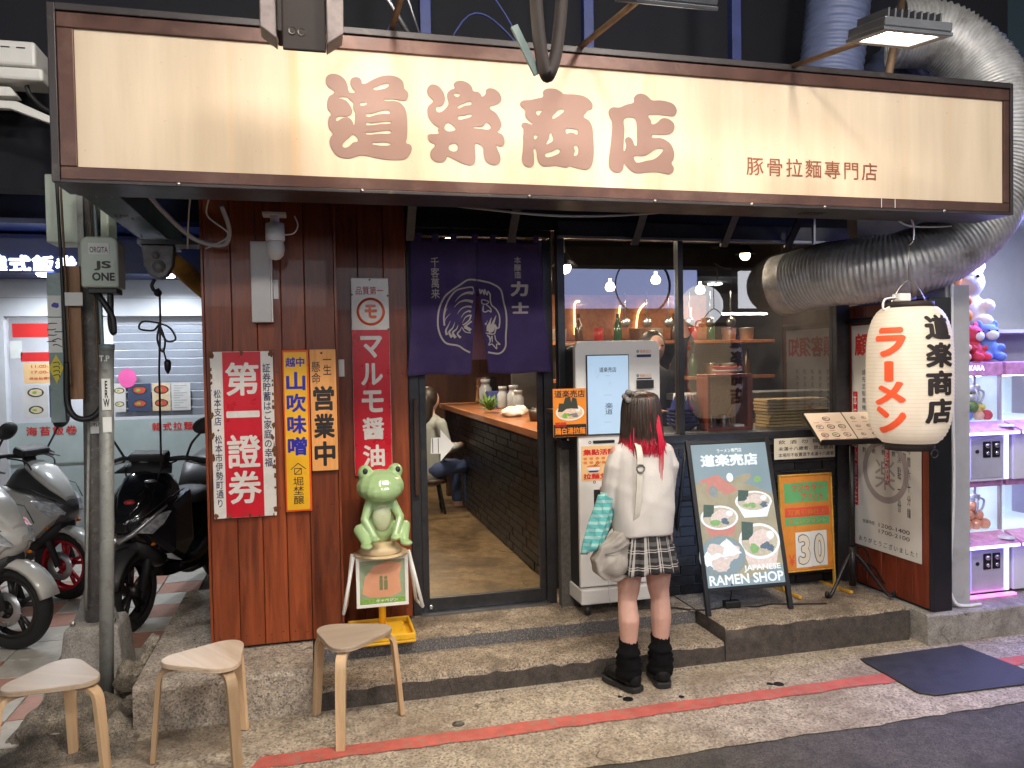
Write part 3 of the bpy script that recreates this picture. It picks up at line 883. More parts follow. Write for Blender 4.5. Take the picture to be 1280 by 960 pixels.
# ------------------------------------------------------------------ floodlights on arms above the signboard
mat('lamp_grey', (.10, .105, .115), .45, .6, var=.2)
glow('flood_face', (1.0, .85, .66), 28.0)
mat('arm_rust', (.16, .10, .06), .6, .4, var=.3, scale=14)
def floodlight(label, x, y, z, tx, power, arm_x, tilt=R(16)):
    t = thing('floodlight', label, 'lamp', (x, y, z), (0, 0, 0), 'floodlights on the signboard')
    mx = Matrix.Rotation(tilt, 4, 'X')
    mb = MB(); mb.box(-.155, .155, -.11, .11, .012, .05, mx=mx)
    mb.build('housing', 'lamp_grey', t, bevel=.006)
    for i in range(9):
        fb = MB(); fb.box(-.13 + i * .03, -.122 + i * .03, -.09, .09, .05, .085, mx=mx); fb.build('cooling_fin', 'lamp_grey', t)
    rim = MB()
    rim.box(-.158, .158, -.113, -.085, -.002, .012, mx=mx); rim.box(-.158, .158, .085, .113, -.002, .012, mx=mx)
    rim.box(-.158, -.12, -.085, .085, -.002, .012, mx=mx); rim.box(.12, .158, -.085, .085, -.002, .012, mx=mx)
    rim.build('rim', 'lamp_grey', t, bevel=.002)
    fb = MB(); fb.box(-.12, .12, -.085, .085, .004, .010, mx=mx); fb.build('lamp_face', 'flood_face', t)
    mb = MB(); mb.tube([(arm_x - x, .0, .04), (arm_x - x - .02, 3.52 - y, 3.13 - z)], .013, 8); mb.box(arm_x - x - .07, arm_x - x + .03, 3.44 - y, 3.56 - y, 3.116 - z, 3.13 - z)
    mb.build('arm', 'arm_rust', t)
    lamp('floodlight_beam', (0, 0, 0), (0, 0, -1), power, (1.0, .83, .64), .23, .16, 150, parent=t).matrix_local = Matrix.Translation(mx @ Vector((0, 0, -.006))) @ mx
    return t
floodlight('lit floodlight above the right part of the signboard', 2.30, 2.70, 2.965, 2.5, 5.0, 2.30, R(9))
floodlight('floodlight seen edge on above the middle of the signboard', 1.29, 2.70, 3.005, 1.4, 5.4, 1.22, R(25))
floodlight('floodlight on a slanted arm above the first big sign character', .36, 2.66, 3.10, .4, 8.0, .38, R(25))

# ------------------------------------------------------------------ things hanging overhead close to the viewer
mat('strap_dark', (.030, .022, .020), .8, 0, var=.3, scale=8)
mat('strap_edge', (.20, .16, .15), .45, .2, var=.3, scale=20)
t = place('canopy_bracket', 'dark folded canopy bracket hanging over the signboard near the top edge', 'bracket', (0, 2.5, 2.9))
mb = MB(); mb.box(-.078, -.064, 2.46, 2.58, 2.70, 3.3); mb.box(-.064, .064, 2.50, 2.515, 2.664, 3.3); mb.build('plate', 'strap_dark', t, bevel=.004)
mb = MB(); mb.prism([(-.128, 2.715), (-.080, 2.68), (-.080, 3.3), (-.122, 3.3)], 2.47, 2.56); mb.prism([(.066, 2.675), (.115, 2.71), (.128, 3.3), (.066, 3.3)], 2.47, 2.56); mb.build('side_cheek', 'strap_edge', t, bevel=.004)
mb = MB(); mb.lathe([(.008, 0), (.012, -.003)], (-.035, 2.50, 2.72), 12, axis='y', caps=False); mb.lathe([(.008, 0), (.012, -.003)], (-.008, 2.50, 2.718), 12, axis='y', caps=False); mb.build('rivet', 'screw_steel', t)
t = place('hanging_strap', 'dark thick strap looping down over the top edge of the signboard', 'strap', (.75, 2.5, 2.7))
mb = MB(); pth = smooth_path([(.735, 2.5, 3.3), (.735, 2.5, 2.95), (.745, 2.5, 2.76), (.765, 2.5, 2.65), (.785, 2.5, 2.66), (.81, 2.51, 2.75), (.835, 2.52, 2.95), (.85, 2.52, 3.3)])
mb.tube(pth, [.034] * len(pth), 10, flat=.6); mb.build('strap', 'strap_dark', t)
mat('strap_teal', (.16, .22, .21), .5, 0, var=.2)
mb = MB(); mb.box(-.012, .012, -.006, .006, 0, .17, mx=Matrix.Translation((.745, 2.53, 2.655)) @ Matrix.Rotation(R(-27), 4, 'Y')); mb.box(-.010, .010, -.006, .006, 0, .09, mx=Matrix.Translation((.785, 2.53, 2.67)) @ Matrix.Rotation(R(15), 4, 'Y')); mb.build('strap_edging', 'strap_teal', t)

# ------------------------------------------------------------------ what is above the signboard: posts, ducts, blower
mat('duct_metal', (.60, .60, .60), .42, .55, var=.2, scale=14, dirt=(.16, .13, .10), dscale=5, dlo=.5, dhi=.75)
mat('duct_blue_lit', (.14, .17, .30), .5, .1, var=.2)  # blue light above the sign, painted into the duct colour
def flex(label, pts, r, m, pitch=.024, amp=.055, n=28):
    Q = smooth_path(pts, 60)
    # resample by arc length, then corrugate
    S = [0]
    for a, b2 in zip(Q, Q[1:]): S.append(S[-1] + (b2 - a).length)
    total = S[-1]; k = int(total / pitch * 4); P2 = []; j = 0
    for i in range(k + 1):
        s = total * i / k
        while j < len(S) - 2 and S[j + 1] < s: j += 1
        P2.append(Q[j].lerp(Q[j + 1], (s - S[j]) / max(1e-9, S[j + 1] - S[j])))
    rs = [r * (1 + amp * (1, .25, -.55, .25)[i % 4]) for i in range(len(P2))]
    mb = MB(); mb.tube(P2, rs, n, caps=False)
    o = mb.build('flexible_duct', m)
    return tag(o, label, 'duct')
d = place('exhaust_duct', 'silver ribbed exhaust duct curving from the window around the right sign end', 'duct', (3.4, 4.2, 2.2))
Q = [(3.05, 4.70, 2.185), (3.10, 4.57, 2.20), (3.17, 4.36, 2.225), (3.28, 4.12, 2.225), (3.44, 3.97, 2.245), (3.66, 3.90, 2.34), (3.88, 3.88, 2.52), (4.03, 3.90, 2.78), (4.10, 3.94, 3.10), (4.06, 4.05, 3.45), (3.85, 4.15, 3.68), (3.6, 4.25, 3.72)]
o = flex('x', Q[1:], .192, 'duct_metal')
for k in ('label', 'category'): del o[k]
o.parent = d; o.data.transform(Matrix.Translation(-WC[d.name]))
mb = MB(); mb.tube([Q[0], Vector(Q[1]) + Vector((.03, -.03, .005))], .202, 28, caps=False); mb.build('duct_collar', 'duct_metal', d)
mb = MB(); mb.box(3.12, 3.135, 4.42, 4.44, 2.4, 2.62); mb.build('hanger_strap', 'grey_steel', d)
flex('ribbed duct painted as if purple lit, rising behind the signboard next to the floodlight', [(3.28, 4.5, 2.9), (3.24, 4.45, 3.3), (3.30, 4.45, 3.7), (3.42, 4.5, 4.4)], .19, 'duct_blue_lit', .05, .05)
flex('thick ribbed duct painted as if blue lit, bending over the right sign corner', [(3.95, 4.9, 3.35), (4.05, 4.75, 3.65), (4.35, 4.6, 3.80), (4.62, 4.55, 3.55), (4.70, 4.6, 3.1)], .24, 'duct_blue_lit', .05, .04)
t = place('blower', 'grey blower with round grille between the ducts above the signboard', 'fan', (3.75, 4.6, 3.3))
mb = MB(); mb.lathe([(.02, -.13), (.11, -.12), (.13, -.05), (.13, .15)], (3.74, 4.55, 3.36), 24, axis='y'); mb.build('casing', 'lamp_grey', t)
mb = MB()
for i in range(12):
    a2 = 2 * math.pi * i / 12
    mb.tube([(3.74 + .02 * math.cos(a2), 4.415, 3.36 + .02 * math.sin(a2)), (3.74 + .115 * math.cos(a2), 4.415, 3.36 + .115 * math.sin(a2))], .005, 5)
mb.lathe([(.115, -.004), (.125, 0), (.115, .004)], (3.74, 4.415, 3.36), 24, axis='y', caps=False); mb.build('grille', 'grey_steel', t)
mat('blue_lit', (.03, .045, .16), .5, .2, var=.3)  # blue light on posts and cables, put into their colour
for x, l in ((.64, 'left one of the three posts painted as if blue lit above the signboard'), (1.58, 'middle one of the three posts painted as if blue lit above the signboard'), (2.52, 'right one of the three posts painted as if blue lit above the signboard')):
    o = MB().box(x - .03, x + .03, 4.3, 4.36, 2.75, 6).build('steel_post', 'blue_lit', bevel=.003); tag(o, l, 'post', 'posts above the signboard')
o = MB().tube([(2.95, 3.55, 3.12), (3.35, 3.9, 3.75)], .022, 8).build('brace_bar', 'arm_rust'); tag(o, 'rusty slanted brace bar crossing the duct painted as purple lit', 'bar')
for i, (pts, l) in enumerate((([(.35, 4.2, 3.3), (.7, 4.15, 3.9), (1.0, 4.1, 3.6), (1.25, 4.1, 3.15)], 'thin dark cable arching above the signboard, higher one'), ([(.6, 4.2, 3.1), (.85, 4.15, 3.55), (1.1, 4.1, 3.4), (1.3, 4.1, 3.1)], 'thin dark cable arching above the signboard, lower one'))):
    o = MB().tube(smooth_path(pts), .006, 6).build('overhead_cable', 'blue_lit'); tag(o, l, 'cable')
for i, (x, s) in enumerate(((.46, -1), (.50, 1))):
    o = MB().tube([(x - .2 + i * .1, 3.5, 3.45), (x, 3.5, 3.13)], .012 if i == 0 else .006, 6).build('stay_rod', 'grey_steel'); tag(o, ('thick' if i == 0 else 'thin') + ' steel stay rod standing on the signboard top by the rust spot', 'rod')

# ------------------------------------------------------------------ across the street (shop seen in the glass, lights the front
glow('tube_white', (.86, .93, 1.0), 30.0)
glow('disc_white', (.92, .96, 1.0), 34.0)
glow('box_blue', (.50, .58, 1.0), 2.2)
glow('box_white', (.92, .94, 1.0), 3.0)
opp = place('opposite_shop', 'blue lit shop across the street mirrored in the window glass', 'building', (3, -3.4, 0))
mat('opp_wall', (.35, .33, .31), .6)
mb = MB(); mb.box(-9, 12, -6.6, -6.5, 0, 6); mb.build('wall', 'opp_wall', opp)
mb = MB(); mb.box(-9, 12, -6.5, -3.3, 3.15, 3.25); mb.build('ceiling', 'opp_wall', opp)
mb = MB(); mb.box(-9, 12, -3.30, -3.2, 3.15, 7); mb.build('upper_front', 'dark_wall', opp)
mb = MB(); mb.box(2.2, 6.35, -3.12, -2.98, 2.58, 3.22); mb.build('light_box', 'box_blue', opp)
mb = MB(); mb.lathe([(.47, 0), (.50, .01), (.50, .03)], (5.35, -2.975, 2.95), 40, axis='y', caps=False); mb.build('sign_ring', 'sign_frame_dark', opp)
mb = MB(); mb.box(-8.5, 1.8, -3.12, -2.98, 2.58, 3.22); mb.build('light_box', 'box_white', opp)
mb = MB(); mb.box(7.2, 11.5, -3.12, -2.98, 2.58, 3.22); mb.build('light_box', 'box_white', opp)
mb = MB(); mb.lathe([(.02, -.10), (.33, -.10), (.34, -.06), (.34, .06), (.33, .10), (.02, .10)], (0, 0, 0), 36, axis='y'); mb.v = [tuple(Matrix.Rotation(R(48), 3, 'Z') @ Vector(p) + Vector((6.2, -2.55, 2.58))) for p in mb.v]; mb.build('round_sign', 'box_white', opp)
mb = MB(); mb.tube([(6.6, -2.7, 2.46), (7.5, -2.7, 2.46)], .022, 10); mb.build('tube_lamp', 'tube_white', opp)
for i in range(9):
    mb = MB(); mb.lathe([(.01, 0), (.13, 0), (.14, .02)], (-7 + i * 2.05, -4.2, 3.10), 20); mb.build('ceiling_lamp', 'disc_white', opp)
mat('opp_arm', (.06, .06, .065), .5, .5)
glow('added_lamp_glow', (1.0, .94, .86), 30)
for i in range(6):      # added front fill lamps, shaped as floodlights above the opposite signboard
    x = -5.5 + i * 2.6
    mb = MB(); mb.box(x - .3, x + .3, -2.62, -2.38, 4.32, 4.38); mb.tube([(x, -2.5, 4.35), (x, -3.2, 4.1)], .02, 8); mb.build('fill_housing', 'opp_arm', opp)
    mb = MB(); mb.box(x - .27, x + .27, -2.60, -2.40, 4.312, 4.3195); mb.build('flood_face', 'added_lamp_glow', opp)
    lamp('front_fill_light', (x, -2.5, 4.30), (x * .75 + .4, 3.6, .6), 38, (1.0, .95, .88), .9, .35, 170)
for x, l in ((.25, 'assumed unseen street lamp across the road, the one nearer the scooters'), (2.25, 'assumed unseen street lamp across the road, the one nearer the claw machines')):  # assumed overhead key light, added out of view in the shape of street lamps
    t = place('street_lamp', l, 'lamp', (x, -2.3, 0), 'assumed street lamps across the road')
    MB().tube([(x, -2.3, 0), (x, -2.3, 4.7)], [.06, .04], 12).build('post', 'opp_arm', t)
    MB().tube(smooth_path([(x, -2.3, 4.55), (x, -1.5, 4.85), (x, .6, 4.72)]), .025, 8).build('arm', 'opp_arm', t)
    MB().box(x - .32, x + .32, .5, 1.1, 4.62, 4.70).build('head', 'opp_arm', t, bevel=.01)
    MB().box(x - .28, x + .28, .54, 1.06, 4.612, 4.619).build('lamp_face', 'added_lamp_glow', t)
    lamp('assumed_key_light', (x - x, .8 + 2.3, 4.60), (.15, 3.9 + 2.3, 0), 125, (1.0, .93, .83), .55, .5, 170, parent=t)
# ------------------------------------------------------------------ enamel and wooden signs on the timber wall
mat('enamel_white', (.74, .72, .68), .28, 0, var=.06, scale=8, dirt=(.34, .20, .10), dscale=9, dlo=.66, dhi=.78, coat=.3)
mat('enamel_red', (.60, .012, .028), .30, 0, var=.10, scale=8, dirt=(.40, .03, .04), dscale=11, dlo=.58, dhi=.8, coat=.3)
mat('enamel_yellow', (.84, .45, .018), .34, 0, var=.08, dirt=(.55, .24, .02), dscale=13, dlo=.6, dhi=.85, coat=.2)
mat('enamel_orange', (.75, .10, .015), .32, 0, var=.05, coat=.2)
mat('ink_blue', (.018, .02, .34), .4, 0, var=.1)
mat('ink_navy', (.02, .022, .09), .4, 0, var=.1)
mat('ink_black', (.012, .010, .010), .5, 0, var=.1)
mat('ink_red', (.60, .02, .02), .5, 0, var=.08)
mat('rust', (.16, .06, .025), .85, 0, var=.4, scale=40, bump=.4)
def panel_sign(name, label, cx, cz, y, w, h, tilt=0.0, depth=.012, m='enamel_white', bevel=.004, border=None, bname='panel'):
    """flat sign; local x from 0 to w, local z from 0 to h, face at local y = 0"""
    t = thing(name, label, 'sign', (cx - w / 2, y, cz - h / 2), (0, tilt, 0))
    mb = MB(); mb.box(0, w, 0, depth, 0, h); mb.build(bname, m, t, bevel=bevel)
    return t
# red and white securities sign
W_, H_ = .312, .868
t = panel_sign('enamel_sign', 'red and white enamel sign with rusty edges at the left plank end', -.3575, 1.353, 4.318, W_, H_)
def fl(t, u0, u1, v0, v1, y, m, w, h, name='band'):
    mb = MB(); mb.box(u0 * w, u1 * w, y, y + .002, v0 * h, v1 * h); return mb.build(name, m, t)
fl(t, .195, .80, .003, .997, -.0015, 'enamel_red', W_, H_)
for i, ch in enumerate('第一證券'):
    v1 = .935 - i * .217
    lettering(ch, .235 * W_, .765 * W_, (v1 - (.20 if i != 1 else .115)) * H_, (v1 - (0 if i != 1 else .075)) * H_, -.0025, 'enamel_white', t, .022)
lettering('証券貯蓄はご家庭の幸福', .825 * W_, .955 * W_, .30 * H_, .925 * H_, -.001, 'ink_navy', t, .014, True, 1.0)
lettering('松本支店・松本市伊勢町通り', .045 * W_, .16 * W_, .07 * H_, .775 * H_, -.001, 'ink_navy', t, .014, True, 1.0)
for (u, v, r) in ((.02, .98, .014), (.97, .985, .013), (.50, .99, .008), (.03, .015, .011), (.25, .012, .008), (.985, .55, .010), (.99, .40, .013), (.985, .30, .009), (.985, .66, .008), (.015, .50, .010), (.01, .62, .009), (.02, .36, .008), (.98, .04, .012), (.96, .48, .008)):
    mb = MB(); mb.ell(u * W_, v * H_, r, r * 1.6, -.0022, 0, 12, .35); mb.build('rust_patch', 'rust', t)
rr_ = random.Random(21)
for i in range(34):
    e = rr_.choice('rrrlltb'); r = rr_.uniform(.002, .007)
    u, v = {'r': (.985, rr_.uniform(.02, .98)), 'l': (.015, rr_.uniform(.1, .95)), 't': (rr_.random(), .992), 'b': (rr_.random(), .008)}[e]
    mb = MB(); mb.ell(u * W_, v * H_, r, r * rr_.uniform(1, 2.6), -.0023 - i * .00002, 0, 9, .45); mb.build('rust_patch', 'rust', t)
# yellow sign
W_, H_ = .135, .858
t = panel_sign('enamel_sign', 'narrow yellow sign with blue characters and orange rim', -.0875, 1.362, 4.318, W_, H_, m='enamel_orange')
fl(t, .06, .92, .012, .985, -.0015, 'enamel_yellow', W_, H_)
lettering('越中', .12 * W_, .84 * W_, .895 * H_, .955 * H_, -.0025, 'ink_blue', t, .03)
for i, ch in enumerate('山吹味噌'):
    v1 = .865 - i * .134
    lettering(ch, .13 * W_, .86 * W_, (v1 - .115) * H_, v1 * H_, -.0025, 'ink_blue', t, .032)
mb = MB()
for a, b2 in (((.50, .30), (.22, .262)), ((.50, .30), (.80, .262)), ((.36, .268), (.62, .268)), ((.36, .268), (.36, .232)), ((.62, .268), (.62, .232)), ((.36, .232), (.62, .232)), ((.36, .232), (.62, .268))):
    ribbon(mb, [(a[0] * W_, a[1] * H_), (b2[0] * W_, b2[1] * H_)], .004, .004, lambda x, z: -.0025, 0, 1)
mb.build('emblem', 'ink_black', t)
lettering('堀埜醸', .30 * W_, .70 * W_, .045 * H_, .215 * H_, -.0025, 'ink_black', t, .004, True, 1.0)
# wooden sign
W_, H_ = .136, .648
t = panel_sign('wooden_sign', 'pale wooden board with brushed black characters beside the yellow sign', .053, 1.468, 4.312, W_, H_, m='board_wood', depth=.02)
for i, ch in enumerate('営業中'):
    v1 = .70 - i * .228
    lettering(ch, .10 * W_, .90 * W_, (v1 - .205) * H_, v1 * H_, -.001, 'ink_black', t, .035)
lettering('懸命', .06 * W_, .40 * W_, .72 * H_, .90 * H_, -.001, 'ink_black', t, .004, True, 1.0)
lettering('一生', .50 * W_, .82 * W_, .79 * H_, .92 * H_, -.001, 'ink_black', t, .008, True, .9)
mb = MB(); mb.lathe([(.0, -.004), (.005, -.003), (.006, 0)], (.45 * W_, 0, .97 * H_), 10, axis='y', caps=False); mb.build('nail', 'ink_black', t)
# tall soy sauce sign
W_, H_ = .217, 1.150
t = panel_sign('enamel_sign', 'tall red sign with white characters and a white top beside the door', .332, 1.635, 4.648, W_, H_)
fl(t, .01, .99, .003, .738, -.0015, 'enamel_red', W_, H_)
lettering('品質第一', .13 * W_, .86 * W_, .915 * H_, .957 * H_, -.001, 'ink_red', t, .008)
mb = MB(); mb.lathe([(.066, 0), (.081, 0), (.081, .0012), (.066, .0012)], (.515 * W_, -.0022, .83 * H_), 40, axis='y', caps=False); mb.build('emblem_ring', 'enamel_orange', t)
lettering('モ', .35 * W_, .68 * W_, .795 * H_, .866 * H_, -.0015, 'enamel_orange', t, .05)
for i, ch in enumerate('マルモ醤油'):
    v1 = .708 - i * .138
    lettering(ch, .22 * W_, .80 * W_, (v1 - .112) * H_, v1 * H_, -.0025, 'enamel_white', t, .03)
for (u, v) in ((.5, .99), (.03, .915), (.97, .74), (.97, .91), (.05, .02)):
    mb = MB(); mb.ell(u * W_, v * H_, .005, .006, -.0024, 0, 10, .2); mb.build('nail', 'rust', t)
# light box, security lamp, switch
t = place('wall_light', 'slim pale grey wall light box on the planks under the round lamp', 'light', (-.24, 4.30, 2.14))
mat('light_cover', (.62, .60, .59), .4, 0, var=.05)
mb = MB(); mb.box(-.297, -.20, 4.265, 4.335, 1.935, 2.352); mb.build('cover', 'light_cover', t, bevel=.004)
mb = MB(); mb.box(-.199, -.192, 4.268, 4.332, 1.938, 2.348); mb.build('side_strip', 'white_plastic', t)
mb = MB(); mb.box(-.19, -.165, 4.325, 4.338, 2.06, 2.16); mb.build('wall_clip', 'white_plastic', t)
t = place('sensor_lamp', 'white bulb shaped security camera hanging under the signboard', 'camera', (-.165, 4.1, 2.3))
mb = MB(); mb.box(-.222, -.110, 4.05, 4.15, 2.452, 2.464); mb.lathe([(.022, 0), (.022, .05)], (-.165, 4.1, 2.40), 16); mb.build('mount', 'white_plastic', t)
mb = MB(); mb.lathe([(.02, .155), (.045, .15), (.047, .07), (.043, .062)], (-.165, 4.1, 2.265), 24); mb.build('collar', 'white_plastic', t)
mb = MB(); mb.lathe([(.001, -.052), (.022, -.046), (.038, -.028), (.045, .0), (.044, .02), (.040, .035), (.03, .045), (.005, .048)], (-.165, 4.1, 2.285), 24, caps=False); mb.build('bulb', 'white_plastic', t)
mb = MB(); mb.tube(smooth_path([(-.12, 4.1, 2.36), (-.075, 4.1, 2.37), (-.055, 4.1, 2.41), (-.07, 4.1, 2.455)]), .004, 6); mb.build('cord', 'white_plastic', t)
o = MB().box(.145, .178, 4.655, 4.668, 1.64, 1.74).build('wall_switch', 'white_plastic', bevel=.003); tag(o, 'small white switch plate between the wooden board and the tall red sign', 'switch')
# ------------------------------------------------------------------ noren curtain
m, nt, b = _new('noren_cloth')
vec = _coord(nt, (1, 1, 1))
weave = _noise(nt, _coord(nt, (400, 1, 400)), 1.0, 2)
tone = _noise(nt, vec, 4, 5)
c = _ramp(nt, tone, [(.3, (.045, .026, .105)), (.7, (.075, .045, .16))])
c = _mix(nt, .35, c, _mix(nt, 1.0, c, _ramp(nt, weave, [(.3, .5), (.7, 1.5)]), 'MULTIPLY'))
fade = _noise(nt, _coord(nt, (2, 1, 1)), 2.2, 4)
c = _mix(nt, _math(nt, 'MULTIPLY', _ramp(nt, fade, [(.55, 0.0), (.8, 1.0)]), .25), c, (.20, .14, .18))
nt.links.new(c, b.inputs['Base Color']); b.inputs['Roughness'].default_value = .85
_bump(nt, b, weave, .2, .002)
mat('noren_print', (.56, .50, .46), .85, 0, var=.08, scale=40)
NY = 4.645
def noren_y(x, z):
    """gentle folds that deepen to the hem; the middle slit lifts open"""
    k = max(0, (2.44 - z) / .8)
    return NY + .014 * math.sin(x * 11 + 1) * k + .010 * math.sin(x * 23) * k - .03 * k * k - .03 * max(0, k - .55) * math.exp(-((x - 1.38) / .10) ** 2)
t = place('noren_curtain', 'purple noren curtain with white rooster crest hanging in the doorway', 'curtain', (.97, NY, 2.44))
def noren_half(xa0, xa1, xb0, xb1):
    mb = MB(); nx, nz = 26, 34; vs = []
    for j in range(nz + 1):
        v = j / nz; z = 2.44 - v * .80
        for i in range(nx + 1):
            u = i / nx
            a = xa0(v); c2 = xb0(v)
            x = a + (c2 - a) * u
            vs.append((x, noren_y(x, z), z + .004 * math.sin(x * 20) * v))
    mb.add(vs, [(j * (nx + 1) + i, j * (nx + 1) + i + 1, (j + 1) * (nx + 1) + i + 1, (j + 1) * (nx + 1) + i) for j in range(nz) for i in range(nx)], 0, True)
    o = mb.build('curtain_half', 'noren_cloth', t)
    md = o.modifiers.new('thick', 'SOLIDIFY'); md.thickness = .002; md.offset = 1
    return o
slit = lambda v: max(0, v - .37) / .63
noren_half(lambda v: .568 - .035 * max(0, v - .6) * 2.2, None, lambda v: .966 - .052 * slit(v) ** .9, None)
noren_half(lambda v: .968 + .052 * slit(v) ** .9, None, lambda v: 1.372 + .05 * v ** 2, None)
for x in (.62, .72, .83, .96, 1.07, 1.20, 1.34):
    mb = MB(); mb.box(x - .018, x + .018, NY - .004, NY + .012, 2.43, 2.478); mb.build('hanging_loop', 'noren_cloth', t, bevel=.003)
mb = MB(); mb.tube([(.565, NY + .004, 2.462), (1.41, NY + .004, 2.462)], .007, 10); mb.ball((1.41, NY + .004, 2.462), .011); mb.ball((.565, NY + .004, 2.462), .011); mb.build('rod', 'bright_steel', t)
wf = lambda p: (p[0], noren_y(p[0], p[2]) - .004, p[2])
lettering('千客萬来', .690, .740, 2.090, 2.335, NY, 'noren_print', t, .012, True, 1.0, warp=wf)
lettering('本醸造', 1.200, 1.243, 2.215, 2.345, NY, 'noren_print', t, .012, True, 1.0, warp=wf)
lettering('力', 1.175, 1.285, 2.105, 2.197, NY, 'noren_print', t, .05, warp=wf)
lettering('士', 1.180, 1.285, 2.000, 2.070, NY, 'noren_print', t, .05, warp=wf)
mb = MB()
for s, w0, w1 in ROOSTER:
    pts = [(float(q.split(',')[0]) / 1000, float(q.split(',')[1]) / 1000) for q in s.split()]
    ribbon(mb, pts, w0 / 1000 * 2, w1 / 1000 * 2, lambda x, z: noren_y(x, z) - .004, 0, 5)
mb.build('rooster_crest', 'noren_print', t)

# ------------------------------------------------------------------ ticket machine
mat('kiosk_white', (.74, .73, .71), .35, 0, var=.04, scale=3)
mat('kiosk_dark', (.018, .018, .020), .4, 0, var=.2)
mat('screen_blue', (.16, .2, .24), .3, emit=(.50, .70, .92), estr=.72)
mat('screen_ink', (.03, .04, .07), .5)
mat('ink_orange', (.75, .22, .05), .5)
mat('flyer_paper', (.80, .52, .25), .5, 0, var=.06)
mat('flyer_orange', (.80, .25, .02), .45, 0, var=.06)
mat('cream_paper', (.78, .70, .56), .5, 0, var=.04)
k = place('ticket_machine', 'white ordering kiosk with a tall blue screen in front of the window', 'kiosk', (1.77, 4.55, .192))
KX0, KX1, KY = 1.497, 2.030, 4.40
def rrect(x0, x1, z0, z1, r, n=6, corners=(1, 1, 1, 1)):
    pts = []
    for (cx, cz, a0, on) in ((x1 - r, z1 - r, 0, corners[0]), (x0 + r, z1 - r, 90, corners[1]), (x0 + r, z0 + r, 180, corners[2]), (x1 - r, z0 + r, 270, corners[3])):
        if on:
            pts += [(cx + r * math.cos(R(a0 + 90 * i / n)), cz + r * math.sin(R(a0 + 90 * i / n))) for i in range(n + 1)]
        else:
            pts.append((cx + r * (1 if a0 in (0, 270) else -1), cz + r * (1 if a0 in (0, 90) else -1)))
    return pts
mb = MB(); mb.prism(rrect(KX0 - .004, KX1, 1.275, 1.822, .045, 6, (1, 1, 0, 0)), KY - .012, KY + .035); mb.build('upper_face', 'kiosk_white', k, bevel=.006)
mb = MB(); mb.prism(rrect(KX0 + .002, KX1 - .006, 1.28, 1.80, .045, 6, (1, 1, 0, 0)), KY + .035, KY + .20); mb.build('upper_case', 'kiosk_dark', k, bevel=.006)
mb = MB(); mb.box(KX0 + .012, KX1 - .004, KY, KY + .03, .36, 1.268); mb.build('lower_face', 'kiosk_white', k, bevel=.006)
mb = MB(); mb.box(KX0 + .016, KX1 - .008, KY + .03, KY + .195, .30, 1.27); mb.build('lower_case', 'kiosk_dark', k, bevel=.004)
mb = MB(); mb.box(KX0 + .006, KX1 + .003, KY - .03, KY + .20, .262, .352); mb.build('base', 'kiosk_white', k, bevel=.008)
for x, y in ((KX0 + .05, KY + .0), (KX1 - .05, KY + .0), (KX0 + .05, KY + .16), (KX1 - .05, KY + .16)):
    mb = MB(); mb.lathe([(.008, -.012), (.027, -.012), (.03, 0), (.027, .012), (.008, .012)], (x, y, .225), 16, axis='x'); mb.box(x - .02, x + .02, y - .02, y + .02, .235, .263); mb.build('caster', 'kiosk_dark', k)
SXa, SXb, SZa, SZb = 1.565, 1.822, 1.272, 1.734
mb = MB(); mb.box(SXa - .008, SXb + .006, KY - .020, KY - .0125, SZa - .006, SZb + .006); scr = mb.build('screen', 'kiosk_dark', k, bevel=.003)
mb = MB(); mb.box(SXa, SXb, KY - .0225, KY - .0205, SZa, SZb); mb.build('display', 'screen_blue', scr)
yk = KY - .0236
lettering('道楽売店', 1.638, 1.745, 1.636, 1.666, yk, 'screen_ink', scr, .01)
lettering('楽', 1.672, 1.720, 1.420, 1.455, yk, 'screen_ink', scr, .004); lettering('道', 1.672, 1.718, 1.386, 1.418, yk, 'screen_ink', scr, .004)
for z, w in ((1.614, .03), (1.500, .05), (1.340, .045)):
    mb = MB(); mb.box(1.69 - w / 2, 1.69 + w / 2, yk, yk + .0006, z, z + .002); mb.build('screen_line', 'cable_grey', scr)
yf = KY - .0135
mb = MB(); mb.lathe([(.004, 0), (.008, 0)], (1.888, yf, 1.757), 14, axis='y', caps=False); mb.lathe([(.004, 0), (.008, 0)], (1.886, yf, 1.612), 14, axis='y', caps=False); mb.build('print_mark', 'ink_black', k)
lettering('票券出口', 1.903, 1.972, 1.748, 1.766, yf, 'ink_orange', k, .004)
lettering('紙鈔入口', 1.901, 1.972, 1.603, 1.621, yf, 'ink_orange', k, .004)
mb = MB(); mb.box(1.882, 1.972, KY - .017, KY - .0125, 1.722, 1.738); mb.build('ticket_slot', 'ink_navy', k)
mb = MB(); mb.box(1.876, 1.982, KY - .03, KY - .0125, 1.535, 1.585); mb.box(1.880, 1.975, KY - .016, KY - .0125, 1.590, 1.598); mb.build('note_acceptor', 'kiosk_dark', k, bevel=.005)
yl = KY - .001
mb = MB(); mb.box(1.60, 1.735, KY - .006, KY - .0005, 1.215, 1.232); mb.build('coin_slot', 'kiosk_dark', k)
for z in (1.222, .985):
    mb = MB(); mb.lathe([(.005, 0), (.009, 0)], (1.58 if z > 1.1 else 1.605, yl, z), 14, axis='y', caps=False); mb.build('print_mark', 'ink_black', k)
mb = MB(); mb.box(1.60, 1.73, KY - .004, KY - .0005, .76, .94); mb.build('outlet_door', 'kiosk_dark', k, bevel=.003)
mb = MB(); mb.lathe([(.135, 0), (.165, 0), (.165, .001), (.135, .001)], (1.80, KY - .0015, .60), 40, axis='y', caps=False); mb.build('round_emblem', 'ink_black', k)
lettering('道楽売店', 1.645, 1.855, .400, .442, yl, 'ink_black', k, .004)
